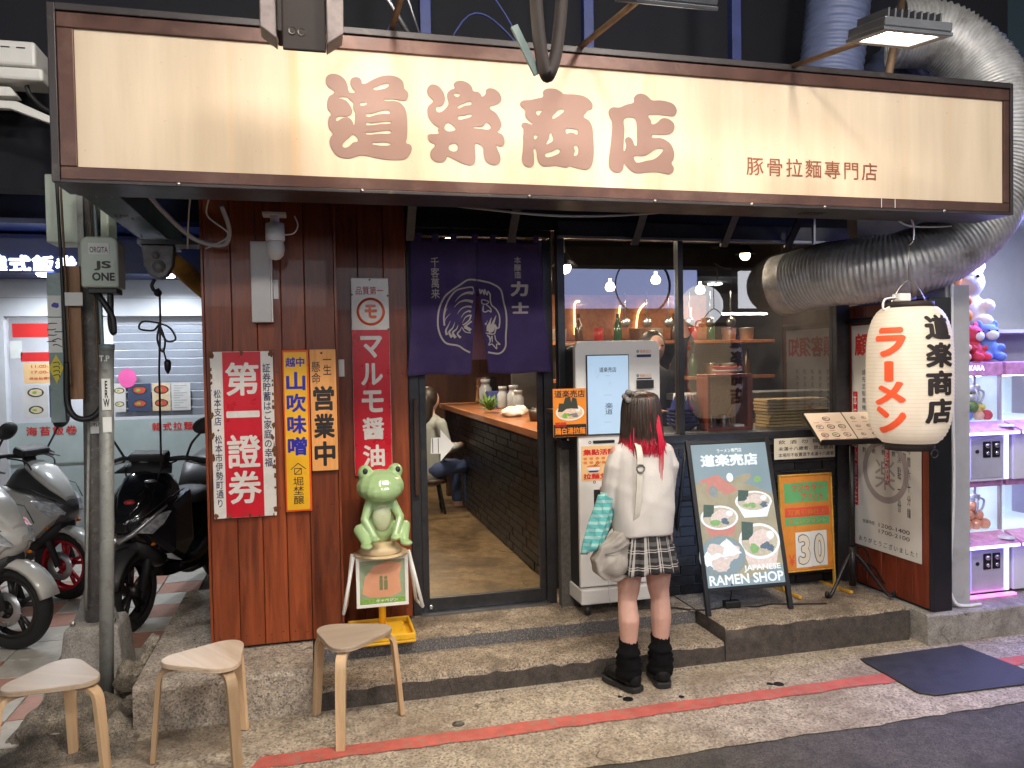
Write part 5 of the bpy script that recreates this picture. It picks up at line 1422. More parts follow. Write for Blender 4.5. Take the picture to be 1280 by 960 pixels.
for i in range(5):
    wall_sheet(('pale','cream','pinkish','beige','narrow')[i] + ' slip of paper on the rear kitchen wall in a row', 2.15 + i * .2, 2.27 + i * .2, 1.95, 2.35, 7.37, ('paper_white', 'cream_paper', 'print_pork', 'flyer_paper', 'white_paint')[i], ((.3, .7, .1, .9, 'ink_black' if i % 2 else 'flag_red'),))
# neon style warm tubes above the kitchen
glow('neon_warm', (1.0, .62, .22), 5.0)
t = place('neon_tube', 'bent warm neon tubes glowing over the kitchen hatch', 'neon light', (2.9, 6.8, 2.1))
for pts in ([(2.35, 6.9, 1.95), (2.35, 6.9, 2.22), (2.40, 6.9, 2.26)], [(2.75, 6.9, 1.95), (2.80, 6.9, 2.22)], [(2.95, 6.9, 1.95), (2.98, 6.9, 2.15), (3.05, 6.9, 2.24)], [(3.35, 6.9, 2.25), (3.42, 6.9, 2.0), (3.50, 6.9, 1.96), (3.52, 6.9, 2.2)]):
    mb = MB(); mb.tube(smooth_path(pts), .010, 8); mb.build('tube', 'neon_warm', t)
mb = MB(); mb.box(2.1, 3.7, 6.93, 6.96, 1.90, 2.32); mb.build('back_board', 'counter_wood', t)
glow('bulb_small', (1.0, .78, .48), 9.0)
# kitchen shelves with crockery and bottles, utensils on a rail
mat('bottle_brown', (.10, .045, .015), .15, coat=.5); mat('bottle_green', (.03, .10, .04), .15, coat=.5); mat('can_red', (.45, .04, .03), .35); mat('tub_white', (.62, .58, .52), .4); mat('pan_steel', (.55, .54, .52), .3, .9)
BOT = [(.001, 0), (.036, 0), (.038, .01), (.038, .14), (.015, .19), (.014, .24), (.017, .245), (.001, .25)]
TUB = [(.001, 0), (.06, 0), (.07, .11), (.073, .112), (.001, .118)]
for r_, (z, lab) in enumerate(((1.55, 'lower'), (1.88, 'upper'))):
    o = MB().box(2.0, 4.2, 6.55, 6.80, z - .03, z).build('kitchen_rack', 'counter_wood', bevel=.003); tag(o, lab + ' wooden rack on the kitchen rear wall behind the window', 'shelf')
    for i in range(11):
        kind = (i * 3 + r_ * 2) % 5
        x = 2.12 + i * .185
        nm = ('bottle', 'bottle', 'tub', 'can', 'tub')[kind]; cl = ('brown', 'green', 'white', 'red', 'steel')[kind]
        vessel('storage_' + nm, f"{cl} {nm} on the {lab} kitchen rack, number {('one', 'two', 'three', 'four', 'five', 'six', 'seven', 'eight', 'nine', 'ten', 'eleven')[i]} from the left", x, 6.66, z, TUB if nm == 'tub' else BOT if nm == 'bottle' else [(.001, 0), (.045, 0), (.045, .12), (.001, .122)], ('bottle_brown', 'bottle_green', 'tub_white', 'can_red', 'pan_steel')[kind], nm)
o = MB().box(1.98, 4.2, 6.5, 6.85, .192, 1.12).build('kitchen_unit', 'grey_steel', bevel=.004); tag(o, 'steel kitchen unit below the racks', 'kitchen unit')
for i in range(6):
    t = place('hanging_ladle', f"{('first', 'second', 'third', 'fourth', 'fifth', 'sixth')[i]} ladle from the left hanging over the kitchen unit", 'ladle', (2.6 + i * .2, 6.3, 2.0), 'ladles over the kitchen unit')
    MB().tube([(2.6 + i * .2, 6.3, 2.30), (2.6 + i * .2, 6.3, 2.06)], .006, 6).build('handle', 'pan_steel', t)
    MB().ball((2.6 + i * .2, 6.29, 2.03), (.045, .03, .045), 12, 8).build('scoop', 'pan_steel', t)
for i, (x, z) in enumerate(((2.35, 2.30), (2.75, 2.36), (3.15, 2.28))):
    o = MB().lathe([(.001, -.035), (.03, -.028), (.042, 0), (.03, .03), (.012, .045), (.012, .07), (.001, .07)], (0, 0, 0), 16, caps=False).build('string_bulb', 'bulb_small'); o.location = (x, 6.0, z); tag(o, ('left', 'middle', 'right')[i] + ' bare warm bulb glowing in the kitchen', 'bulb', 'bare bulbs in the kitchen')
    lamp('bulb_light', (x, 6.0, z - .06), (x, 6.0, 0), 5, (1.0, .74, .45), .12, None, 180, 'DISK')
t = place('shelf_fill_lamp', 'added warm strip lamp out of view above the window head, lighting the window shelf', 'lamp', (2.37, 4.98, 2.60))  # added lamp behind the lintel, brightens the window shelf
MB().box(1.9, 2.85, 4.93, 5.03, 2.585, 2.62).build('housing', 'white_plastic', t)
MB().box(1.92, 2.83, 4.945, 5.015, 2.578, 2.584).build('tube', 'bulb_small', t)
lamp('shelf_fill_light', (0, 0, -.03), (0, -.02, -1), 15, (1.0, .80, .56), .9, .06, 180, parent=t)
# ceiling lights inside
glow('bulb_warm', (1.0, .76, .46), 30.0)
def pendant(label, x, y, z, power):
    t = place('pendant_lamp', label, 'lamp', (x, y, z))
    MB().ball((x, y, z), .045).build('bulb', 'bulb_warm', t)
    mb = MB(); mb.lathe([(.02, .10), (.05, .06), (.09, .01), (.088, .008), (.045, .055), (.018, .09)], (x, y, z), 20, caps=False); mb.build('shade', 'black_metal', t)
    MB().tube([(x, y, z + .09), (x, y, 2.87)], .005, 6).build('cord', 'cable_black', t)
    lamp('pendant_light', (0, 0, -.06), (0, 0, -1), power, (1.0, .80, .55), .25, None, 175, 'DISK', t)
pendant('warm pendant lamp over the aisle just inside the door', 1.0, 5.7, 2.60, 30)
pendant('warm pendant lamp over the middle of the counter', 1.25, 7.2, 2.45, 34)
pendant('warm pendant lamp at the far end of the aisle', 1.05, 9.2, 2.45, 30)
pendant('warm pendant lamp hanging over the near counter end by the window', 1.72, 5.25, 2.36, 16)
pendant('warm pendant lamp deep in the kitchen', 3.75, 6.3, 2.62, 14)
# kitchen: window shelf with shadow box, bowls, lids
mb = MB(); mb.box(1.97, 3.9, 4.70, 5.25, 1.185, 1.222); o = mb.build('window_shelf', 'grey_steel', bevel=.003); tag(o, 'steel shelf running behind the window sill', 'shelf')
t = place('shadow_box', 'wooden display box with miniature pots behind the window', 'display box', (2.70, 4.80, 1.222))
bx0, bx1, bz0, bz1 = 2.535, 2.868, 1.2225, 1.60
mb = MB(); mb.box(bx0, bx1, 4.74, 4.90, bz0, bz0 + .022); mb.box(bx0, bx1, 4.74, 4.90, bz1 - .022, bz1); mb.box(bx0, bx0 + .02, 4.74, 4.90, bz0 + .022, bz1 - .022); mb.box(bx1 - .04, bx1, 4.74, 4.90, bz0 + .022, bz1 - .022)
mb.build('box_frame', 'plank_side', t, bevel=.003)
mb = MB(); mb.box(bx0 + .02, bx1 - .04, 4.895, 4.90, bz0 + .022, bz1 - .022); mb.build('box_back', 'print_brown', t)
for x, h in ((2.59, .07), (2.69, .075)):
    mb = MB(); mb.lathe([(.001, 0), (.040, 0), (.042, .006), (.042, h), (.046, h + .003), (.038, h + .004), (.036, h - .02), (.001, h - .02)], (x, 4.81, bz0 + .022), 22, caps=False); mb.build('small_pot', 'bright_steel', t)
mb = MB(); mb.tube([(2.72, 4.82, bz0 + .09), (2.77, 4.84, bz0 + .16)], .005, 6); mb.tube([(2.60, 4.82, bz0 + .09), (2.56, 4.84, bz0 + .13)], .006, 6); mb.build('ladle', 'enamel_yellow', t)
mb = MB(); mb.box(2.745, 2.82, 4.77, 4.84, bz0 + .0225, bz0 + .036); mb.build('block', 'white_paint', t)
mat('china_blue', (.03, .045, .22), .2, 0, var=.2); mat('china_white', (.78, .78, .76), .2)
for i in range(5):
    mb = MB(); mb.lathe([(.05, 0), (.055, -.002), (.115, .045), (.117, .05), (.113, .05), (.05, .006)], (0, 0, 0), 28, caps=False); o = mb.build('stacked_bowl', 'china_blue'); o.location = (2.46, 4.95, 1.222 + i * .024); tag(o, ('bottom', 'second', 'middle', 'fourth', 'top')[i] + ' bowl of the blue bowl stack behind the window', 'bowl', 'stack of blue bowls')
t = place('mountain_cup', 'blue cup shaped like a snowy peak standing upside down on the bowls', 'cup', (2.46, 4.95, 1.37))
mb = MB(); mb.lathe([(.098, -.03), (.09, .0), (.075, .06), (.064, .11)], (2.46, 4.95, 1.36), 28, caps=False); mb.build('body', 'china_blue', t)
mb = MB(); n = 28; rings = []
rings.append([(2.46 + (.0705 if j % 2 else .076) * math.cos(2 * math.pi * j / n), 4.95 + (.0705 if j % 2 else .076) * math.sin(2 * math.pi * j / n), 1.36 + (.095 if j % 2 else .062)) for j in range(n)])
rings.append([(2.46 + .0655 * math.cos(2 * math.pi * j / n), 4.95 + .0655 * math.sin(2 * math.pi * j / n), 1.472) for j in range(n)])
mb.loft(rings, caps=True); mb.build('snow_cap', 'china_white', t)
mat('bamboo', (.50, .36, .18), .55, 0, var=.3, scale=60, stretch=(1, 1, 8))
for i in range(9):
    mb = MB(); mb.box(-.24, .24, -.09, .09, 0, .018); o = mb.build('wooden_tray', 'bamboo', bevel=.003); o.location = (3.28 + random.uniform(-.012, .012), 4.92, 1.2225 + i * .022); o.rotation_euler = (0, 0, random.uniform(-.05, .05))
    tag(o, f"{('lowest', 'second lowest', 'third lowest', 'fourth', 'middle fifth', 'sixth', 'seventh', 'second highest', 'highest')[i]} tray in the bamboo tray pile behind the window", 'tray', 'pile of bamboo trays')
mat('bowl_red', (.55, .03, .05), .25)
for i in range(7):
    o = MB().lathe([(.05, 0), (.055, -.002), (.11, .035), (.112, .04), (.108, .04), (.05, .006)], (0, 0, 0), 24, caps=False).build('red_bowl', 'bowl_red' if i % 2 == 0 else 'china_white'); o.location = (3.02, 5.35, 1.45 + i * .026)
    tag(o, f"{('bottom', 'second', 'third', 'middle', 'fifth', 'sixth', 'top')[i]} bowl of the red and white bowl stack in the kitchen", 'bowl', 'stack of red and white bowls')
o = MB().box(2.6, 3.9, 5.20, 5.55, 1.40, 1.45).build('kitchen_shelf', 'grey_steel', bevel=.003); tag(o, 'steel kitchen shelf carrying the red and white bowls', 'shelf')
# ------------------------------------------------------------------ utility pole and its boxes
mat('pole_grey', (.17, .165, .16), .65, .2, var=.3, scale=18, dirt=(.34, .33, .31), dscale=22, dlo=.55, dhi=.68, bump=.3, bscale=60)
mat('pipe_pale', (.27, .28, .265), .5, .1, var=.2, scale=10, dirt=(.14, .12, .10), dscale=14, dlo=.52, dhi=.75)
mat('channel_green', (.22, .29, .29), .5, .3, var=.15, dirt=(.14, .13, .11), dscale=10)
mat('sticker_white', (.70, .72, .70), .5, 0, var=.06); mat('sticker_yellow', (.72, .62, .04), .5); mat('sticker_pink', (.80, .12, .38), .5)
up = place('utility_pole', 'grey weathered utility pole with cables and stickers beside the parked scooters', 'pole', (-1.17, 4.75, 0))
mb = MB(); mb.tube([(-1.195, 4.75, .28), (-1.17, 4.75, 1.6), (-1.148, 4.75, 3.6)], [.050, .050, .056], 18); mb.build('shaft', 'pole_grey', up)
mb = MB(); rings = []
for z, hw in ((.006, .165), (.30, .135), (.325, .12)):
    rings.append([(-1.19 + hw * sx, 4.76 + hw * sy, z) for sx, sy in ((-1, -1), (1, -1), (1, 1), (-1, 1))])
mb.loft(rings, smooth=False); mb.build('footing', 'kerb_concrete', up, bevel=.012)
for sx in (-1, 1):
    mb = MB(); mb.prism([(-1.19 + sx * .05, .32), (-1.19 + sx * .115, .325), (-1.19 + sx * .055, .50)], 4.745, 4.757); mb.build('gusset', 'pole_grey', up)
    mb = MB(); mb.lathe([(.014, 0), (.014, .02), (.006, .022)], (-1.19 + sx * .10, 4.68, .325), 6); mb.build('anchor_bolt', 'screw_steel', up)
mb = MB(); mb.box(-1.345, -1.275, 4.62, 4.66, 1.43, 2.22); mb.build('steel_channel', 'channel_green', up, bevel=.003)
mb = MB(); mb.box(-1.275, -1.19, 4.64, 4.67, 1.55, 2.26); mb.build('mounting_board', 'brown_post', up, bevel=.003)
mb = MB(); mb.box(-1.20, -1.17, 4.66, 4.70, 2.22, 2.75); mb.build('upper_conduit', 'pipe_pale', up)
for x, r_, m_ in ((-1.262, .009, 'cable_black'), (-1.245, .006, 'arm_rust'), (-1.095, .008, 'cable_black'), (-1.112, .005, 'arm_rust'), (-1.085, .010, 'channel_green')):
    mb = MB(); mb.tube(smooth_path([(x - .03, 4.615, 3.3), (x - .012, 4.612, 2.5), (x, 4.61, 1.9), (x + .004, 4.61, 1.62)]), r_, 8); mb.build('cable', m_, up)
mb = MB(); mb.tube(smooth_path([(-1.258, 4.61, 1.75), (-1.262, 4.61, 1.55), (-1.235, 4.60, 1.47), (-1.18, 4.59, 1.445), (-1.12, 4.60, 1.47), (-1.085, 4.61, 1.56), (-1.082, 4.61, 1.8)]), .016, 10); mb.build('cable_loop', 'cable_black', up)
mb = MB(); mb.tube([(-1.18, 4.685, 1.43), (-1.21, 4.685, .75), (-1.225, 4.685, .4)], .008, 8); mb.build('thin_pipe', 'pipe_pale', up)
def pole_let(s, x0, x1, z0, z1, y, m_, b_=.02, v=False, name='sticker_print'):
    return lettering(s, x0, x1, z0, z1, y, m_, up, b_, v, name=name)
for (x0, x1, z0, z1, y, m_) in ((-1.342, -1.278, 2.02 - .03, 2.10, 4.6165, 'sticker_white'), (-1.342, -1.278, 1.80, 1.982, 4.6165, 'sticker_white'), (-1.255, -1.17, 2.045, 2.115, 4.60, 'sticker_white')):
    MB().box(x0, x1, y, y + .002, z0, z1).build('sticker', m_, up)
MB().flat([(-1.31, 1.79), (-1.345, 1.72), (-1.31, 1.635), (-1.276, 1.72)], 4.6165).build('sticker', 'sticker_yellow', up)
MB().ell(-1.305, 2.05, .016, .014, 4.6155, 0, 10, .25).build('sticker_print', 'ink_blue', up)
mb = MB()
rnd = random.Random(3)
for i in range(7):
    x, z = -1.31 + rnd.uniform(-.02, .02), 1.95 - i * .02
    ribbon(mb, [(x - .022, z + rnd.uniform(-.01, .01)), (x + rnd.uniform(-.01, .01), z + rnd.uniform(-.02, .02)), (x + .022, z + rnd.uniform(-.01, .01))], .006, .004, lambda a, c2: 4.6155, 0, 3)
for i in range(4):
    ribbon(mb, [(-1.325, 1.745 - i * .022), (-1.30, 1.75 - i * .022), (-1.295, 1.735 - i * .022)], .005, .004, lambda a, c2: 4.6155, 0, 2)
mb.build('scribble', 'ink_black', up)
MB().box(-1.185, -1.125, 4.686, 4.69, 1.36, 1.425).build('number_plate', 'sticker_white', up); pole_let('B1957', -1.182, -1.128, 1.398, 1.42, 4.685, 'ink_black')
# thin pole in front
tp_ = place('thin_pole', 'thin pale pipe pole with stickers standing before the utility pole', 'pole', (-1.045, 4.3, 0))
mb = MB(); mb.tube([(-1.045, 4.30, .012), (-1.018, 4.30, .9), (-.992, 4.30, 1.82)], .034, 16); mb.build('shaft', 'pipe_pale', tp_)
mb = MB(); mb.lathe([(.037, 0), (.037, .03), (.02, .032)], (-.992, 4.30, 1.80), 16); mb.build('cap', 'channel_green', tp_)
for (z0, z1, m_) in ((1.505, 1.66, 'sticker_white'), (1.395, 1.47, 'sticker_white')):
    MB().box(-1.012, -.972, 4.2625, 4.2655, z0, z1).build('sticker', m_, tp_)
lettering('ERW', -1.006, -.978, 1.52, 1.65, 4.2615, 'ink_black', tp_, .03, True, .8, name='sticker_print')
lettering('T.P', -1.02, -.972, 1.745, 1.775, 4.2625, 'sticker_white', tp_, .03, name='sticker_print')
lettering('FUCK', -1.02, -.972, 1.715, 1.735, 4.2625, 'sticker_white', tp_, .02, name='sticker_print') if 0 else None
# meter box
mat('box_green', (.50, .58, .50), .45, 0, var=.06, dirt=(.32, .33, .27), dscale=8, dlo=.6, dhi=.8)
mt = place('meter_box', 'pale green electrical box with black stickers fixed on the utility pole', 'box', (-1.06, 4.6, 2.14))
mb = MB(); mb.prism(rrect(-1.155, -.975, 2.135, 2.40, .035, 5, (1, 1, 0, 0)), 4.52, 4.69); mb.build('case', 'box_green', mt, bevel=.012, seg=3)
mb = MB(); mb.box(-1.13, -.99, 4.54, 4.67, 2.105, 2.134); mb.build('cable_gland', 'cable_black', mt, bevel=.004)
MB().box(-1.115, -1.015, 4.516, 4.5185, 2.305, 2.365).build('sticker', 'sticker_white', mt); lettering('ORGITA', -1.108, -1.022, 2.315, 2.345, 4.515, 'ink_black', mt, .01)
MB().box(-1.105, -.99, 4.516, 4.5185, 2.165, 2.275).build('sticker', 'box_green', mt); lettering('JS', -1.09, -1.008, 2.222, 2.272, 4.515, 'ink_black', mt, .04); lettering('ONE', -1.10, -.992, 2.168, 2.212, 4.515, 'ink_black', mt, .04)
mb = MB(); mb.tube(smooth_path([(-1.10, 4.58, 2.12), (-1.06, 4.56, 2.06), (-1.02, 4.56, 1.98), (-1.015, 4.56, 1.90), (-1.03, 4.57, 1.95), (-1.03, 4.58, 2.12)]), .016, 10); mb.build('drop_cable', 'cable_black', mt)
# big cream cabinet behind the pole, upper left
mb = MB(); mb.box(-1.42, -1.10, 4.9, 5.1, 2.42, 2.80); o = mb.build('cable_cabinet', 'box_green', bevel=.008); tag(o, 'cream cable cabinet high behind the utility pole', 'cabinet')
# winch / pulley under the beam
mat('winch_grey', (.19, .19, .20), .6, .3, var=.3, scale=20, dirt=(.16, .10, .06), dscale=18, dlo=.55, dhi=.7)
pl = place('awning_winch', 'grey rusty awning winch under the dark beam with a hook', 'winch', (-.82, 4.8, 2.2))
mb = MB(); mb.box(-.92, -.60, 4.72, 4.9, 2.395, 2.42); mb.build('mount_plate', 'frame_grey', pl)
mb = MB(); mb.prism([(-.905, 2.394), (-.735, 2.394), (-.745, 2.28), (-.775, 2.225), (-.82, 2.205), (-.865, 2.225), (-.895, 2.28)], 4.74, 4.82); mb.build('gear_case', 'winch_grey', pl, bevel=.006)
mb = MB(); mb.lathe([(.001, -.018), (.02, -.018), (.024, 0), (.036, 0), (.036, .004)], (-.815, 4.738, 2.275), 16, axis='y', caps=False); mb.lathe([(.001, -.008), (.02, -.008), (.02, 0)], (-.83, 4.738, 2.335), 12, axis='y', caps=False); mb.build('axle', 'winch_grey', pl)
mb = MB(); mb.tube(smooth_path([(-.845, 4.77, 2.205), (-.86, 4.77, 2.17), (-.845, 4.77, 2.14), (-.82, 4.77, 2.15)]), .010, 8); mb.ball((-.83, 4.77, 2.13), .022); mb.build('hook', 'black_metal', pl)
rp = place('pull_cord', 'black knotted pull cord hanging from the winch', 'cord', (-.82, 4.77, 1.2))
mb = MB(); mb.tube([(-.82, 4.77, 2.14), (-.822, 4.77, 1.95), (-.835, 4.77, 1.70), (-.84, 4.77, 1.15)], .006, 6); mb.tube(smooth_path([(-.822, 4.77, 1.96), (-.91, 4.77, 1.97), (-.93, 4.77, 1.93), (-.86, 4.77, 1.92), (-.822, 4.77, 1.955), (-.77, 4.77, 1.93), (-.745, 4.77, 1.87), (-.79, 4.77, 1.86), (-.825, 4.77, 1.92)]), .006, 6); mb.tube(smooth_path([(-.825, 4.77, 1.95), (-.84, 4.77, 1.87), (-.815, 4.77, 1.80), (-.80, 4.77, 1.86), (-.822, 4.77, 1.94)]), .006, 6)
mb.tube([(-.812, 4.77, 1.82), (-.795, 4.77, 1.74)], .005, 6); mb.build('cord', 'cable_black', rp)
mb = MB(); mb.lathe([(.004, -.045), (.016, -.02), (.020, .02), (.012, .035), (.004, .038)], (-.79, 4.77, 1.72), 14); mb.build('cord_weight', 'black_metal', rp)
# white lamp housing, far upper left
wl = place('street_lamp', 'white street lamp housing on a bracket at the upper left edge', 'lamp', (-1.5, 4.6, 3.1))
mb = MB(); mb.box(-1.95, -1.325, 4.5, 4.75, 3.25, 3.375); mb.box(-1.93, -1.30, 4.52, 4.73, 3.185, 3.2495); mb.build('housing', 'white_paint', wl, bevel=.015)
mb = MB(); mb.prism([(-1.9, 3.17), (-1.47, 3.165), (-1.44, 3.12), (-1.9, 3.10)], 4.58, 4.66); mb.prism([(-1.9, 3.10), (-1.45, 3.10), (-1.20, 2.99), (-1.20, 2.96), (-1.48, 3.06), (-1.9, 3.06)], 4.60, 4.64); mb.build('bracket', 'white_paint', wl, bevel=.004)
mb = MB()
for i in range(3): mb.box(-1.55 + i * .07, -1.51 + i * .07, 4.496, 4.4995, 3.335, 3.34)
mb.build('slot', 'cable_black', wl)
mb = MB(); mb.tube(smooth_path([(-1.40, 4.6, 3.18), (-1.38, 4.6, 3.13), (-1.30, 4.6, 3.06), (-1.15, 4.6, 3.03)]), .012, 8); mb.build('cable', 'cable_black', wl)

# ------------------------------------------------------------------ neighbouring food shop on the left
nb = place('kimbap_shop', 'white fronted food shop with glowing blue sign behind the scooters', 'building', (-1.8, 7.7, 0))
mat('nb_white', (.60, .62, .66), .5, 0, var=.05); mat('nb_navy', (.03, .05, .20), .4, 0, var=.2); mat('shutter', (.36, .38, .42), .45, .3, var=.1); mat('nb_glass_film', (.42, .50, .50), .5, 0, var=.08)
glow('nb_letter', (.82, .90, 1.0), 4.0); glow('spot_white', (.85, .93, 1.0), 22)
NYF = 7.6
mb = MB(); mb.box(-4.6, -.60, NYF, NYF + .12, 2.18, 2.50); mb.box(-2.62, -2.55, NYF - .01, NYF + .11, .1, 2.18); mb.box(-4.6, -4.0, NYF, NYF + .12, .1, 2.18); mb.build('wall', 'nb_white', nb)
mb = MB(); mb.box(-4.6, -.6, NYF - .002, NYF + .0, 2.335, 2.342); mb.build('wall_joint', 'shutter', nb)
mb = MB(); mb.box(-4.6, -.55, 7.3, NYF + .1, 2.50, 2.84); mb.build('fascia', 'nb_navy', nb, bevel=.004)
lettering('韓式飯卷', -2.57, -1.885, 2.515, 2.665, 7.292, 'nb_letter', nb, .04, spacing=1.1)
mb = MB(); mb.box(-4.6, -.55, 7.12, 7.299, 2.50, 2.516); mb.build('fascia_ledge', 'nb_navy', nb)
for x, z, y in ((-2.08, 2.475, 7.15), (-1.17, 2.475, 7.15), (-1.75, 2.93, 7.0)):
    mb = MB(); mb.lathe([(.001, 0), (.06, 0), (.075, .02)], (x, y, z), 18); mb.build('spot_lamp', 'spot_white', nb)
    l_ = lamp('spot_light', (x - 0, y - .0, z - .02), (x, y - .1, 0), 16, (.86, .93, 1.0), .12, None, 165, 'DISK')
mb = MB(); mb.box(-4.6, -.55, 6.9, 7.7, 2.86, 2.90); mb.build('canopy', 'nb_navy', nb)
mb = MB(); mb.box(-4.6, -.55, 7.3, 7.7, 2.90, 6.5); mb.build('upper_wall', 'navy_void', nb)
mb = MB(); mb.box(-2.55, -.60, NYF + .05, NYF + .058, .95, 2.18); mb.build('shop_window', 'clear_pane', nb)
mb = MB(); mb.box(-2.55, -.60, NYF + .05, NYF + .062, .12, .95 - .002); mb.build('frosted_panel', 'nb_glass_film', nb)
mb = MB(); mb.box(-2.55, -.60, NYF + .04, NYF + .049, .90, 1.26); mb.build('frosted_film', 'nb_glass_film', nb)
for i in range(12):
    z = 2.18 - .075 * (i + 1)
    mb = MB(); mb.box(-1.72, -.60, NYF + .085 + (i % 2) * 0, NYF + .10, z + .003, z + .072); mb.build('shutter_slat', 'shutter', nb, bevel=.004)
mb = MB(); mb.box(-4.5, -.6, 9.4, 9.5, .1, 2.9); mb.build('rear_wall', 'nb_white', nb)
mb = MB(); mb.box(-4.5, -.6, 7.72, 9.4, 2.40, 2.45); mb.build('ceiling', 'nb_white', nb)
lettering('海苔飯卷', -2.42, -2.02, 1.145, 1.225, NYF + .036, 'ink_red', nb, .02, spacing=1.25); lettering('韓式拉麵', -1.41, -1.07, 1.15, 1.225, NYF + .036, 'ink_red', nb, .02, spacing=1.25)
mat('menu_photo', (.62, .60, .58), .4, 0, var=.1); mat('menu_navy', (.05, .07, .14), .4)
for i, (x0, x1, z0, z1, m_, lab) in enumerate(((-2.43, -2.24, 1.30, 1.58, 'menu_photo', ''), (-2.23, -2.06, 1.30, 1.58, 'menu_navy', ''), (-1.72, -1.62, 1.33, 1.58, 'menu_photo', ''), (-1.60, -1.41, 1.33, 1.58, 'menu_navy', ''), (-1.40, -1.25, 1.33, 1.58, 'print_soup', ''), (-1.24, -1.08, 1.33, 1.58, 'menu_photo', ''))):
    mb = MB(); mb.box(x0, x1, NYF + .034, NYF + .038, z0, z1); pg = mb.build('window_menu', m_, nb)
    if i != 5:
        cx = (x0 + x1) / 2
        for cz, s_ in ((z1 - .06, 1), (z0 + .07, .9)):
            mb = MB(); r_ = min(.065, (x1 - x0) * .42) * s_
            mb.ell(cx, cz, r_, r_ * .62, NYF + .0335, 4); mb.ell(cx, cz, r_ * .8, r_ * .45, NYF + .033, 6 if i in (3, 4) else 1, 14, .1); mb.ell(cx - .01, cz, r_ * .3, r_ * .2, NYF + .0325, 3, 10, .2)
            mb.build('dish_print', PR, pg)
    else:
        mb = MB()
        for j in range(10): mb.box(x0 + .02, x1 - .03 - .03 * (j % 3), NYF + .033, NYF + .0335, z1 - .03 - j * .022, z1 - .024 - j * .022)
        mb.build('menu_lines', 'cable_grey', pg)
mb = MB(); mb.box(-2.42, -2.05, NYF + .034, NYF + .038, 1.60, 1.78); hp = mb.build('opening_hours', 'flyer_paper', nb)
mb = MB(); mb.box(-2.44, -2.10, NYF + .034, NYF + .038, 1.79, 1.87); mb.build('red_slip', 'ink_red', nb)
lettering('11:00-14:30', -2.36, -2.10, 1.735, 1.76, NYF + .032, 'ink_red', hp, 0); lettering('17:00-20:30', -2.36, -2.10, 1.685, 1.71, NYF + .032, 'ink_red', hp, 0); lettering('最後點餐時間20:00', -2.38, -2.08, 1.63, 1.655, NYF + .032, 'ink_red', hp, 0)
mb = MB(); mb.ell(-1.60, 1.63, .075, .085, NYF + .03, 0, 24); mb.build('round_sticker', 'sticker_pink', nb)
mb = MB(); mb.box(-2.52, -2.43, NYF + .034, NYF + .038, 1.82, 1.97); mb.build('paper_note', 'sticker_white', nb)
mb = MB(); mb.box(-2.5, -2.1, NYF + .034, NYF + .037, 2.0, 2.12); mb.build('red_slip', 'ink_red', nb)
lamp('kimbap_interior', (-2.2, 8.6, 2.38), (-2.2, 8.6, 0), 42, (.95, .97, 1.0), 1.2, .8)
# sloped roof edge with warm pipe between the shops
mat('pipe_amber', (.40, .19, .04), .4, .5, var=.3, dirt=(.10, .06, .03), dscale=9)
o = MB().tube([(-1.0, 5.6, 2.52), (-.55, 5.1, 2.12)], .06, 14).build('gutter_pipe', 'pipe_amber'); tag(o, 'amber gutter pipe slanting behind the winch', 'pipe')
mat('corrugate', (.12, .16, .42), .5, .2, var=.1)
mb = MB(); n = 40
for i in range(n): pass
vs = []; nx = 60
for i in range(nx + 1):
    x = -3.6 + 1.6 * i / nx; vs += [(x, 7.0 + .012 * math.sin(i * 2.0), 3.18), (x, 7.0 + .012 * math.sin(i * 2.0), 3.55)]
mb.add(vs, [(2 * i, 2 * i + 2, 2 * i + 3, 2 * i + 1) for i in range(nx)], 0, True); o = mb.build('corrugated_awning', 'corrugate'); tag(o, 'blue corrugated awning panel above the food shop at the left edge', 'awning')
md = o.modifiers.new('thick', 'SOLIDIFY'); md.thickness = .01
mb = MB(); mb.box(-4.5, -1.0, 6.2, 6.25, 3.0, 3.16); o = mb.build('awning_beam', 'navy_void'); tag(o, 'dark beam below the blue awning panel', 'beam')
# ------------------------------------------------------------------ scooters
mat('tyre', (.014, .014, .014), .75, 0, var=.3, scale=30, bump=.3, bscale=70)
mat('scoot_black', (.010, .010, .012), .16, 0, var=.2, coat=.6); mat('scoot_matt', (.022, .022, .024), .55, 0, var=.2)
mat('scoot_white', (.56, .55, .52), .22, 0, var=.05, dirt=(.36, .34, .30), dscale=9, dlo=.6, dhi=.85, coat=.5); mat('scoot_grey', (.085, .082, .085), .36, .4, var=.08); mat('scoot_silver', (.42, .42, .44), .3, .7, var=.06)
mat('rim_red', (.45, .01, .025), .35, .2); mat('rim_dark', (.04, .035, .035), .4, .5); mat('rim_steel', (.50, .51, .53), .3, .9)
mat('head_lens', (.50, .52, .55), .08, .3, var=.5, scale=30, coat=1.0); mat('decal_blue', (.02, .06, .45), .3); mat('decal_red', (.55, .05, .05), .3); mat('decal_pink', (.60, .04, .25), .4); mat('amber_lens', (.70, .20, .02), .2)
def ring_se(x, z0, z1, hw, n=20, p=2.6):
    cz, hz = (z0 + z1) / 2, (z1 - z0) / 2; out = []
    for j in range(n):
        t = 2 * math.pi * j / n; c, s = math.cos(t), math.sin(t)
        out.append((x, hw * math.copysign(abs(c) ** (2 / p), c), cz + hz * math.copysign(abs(s) ** (2 / p), s)))
    return out
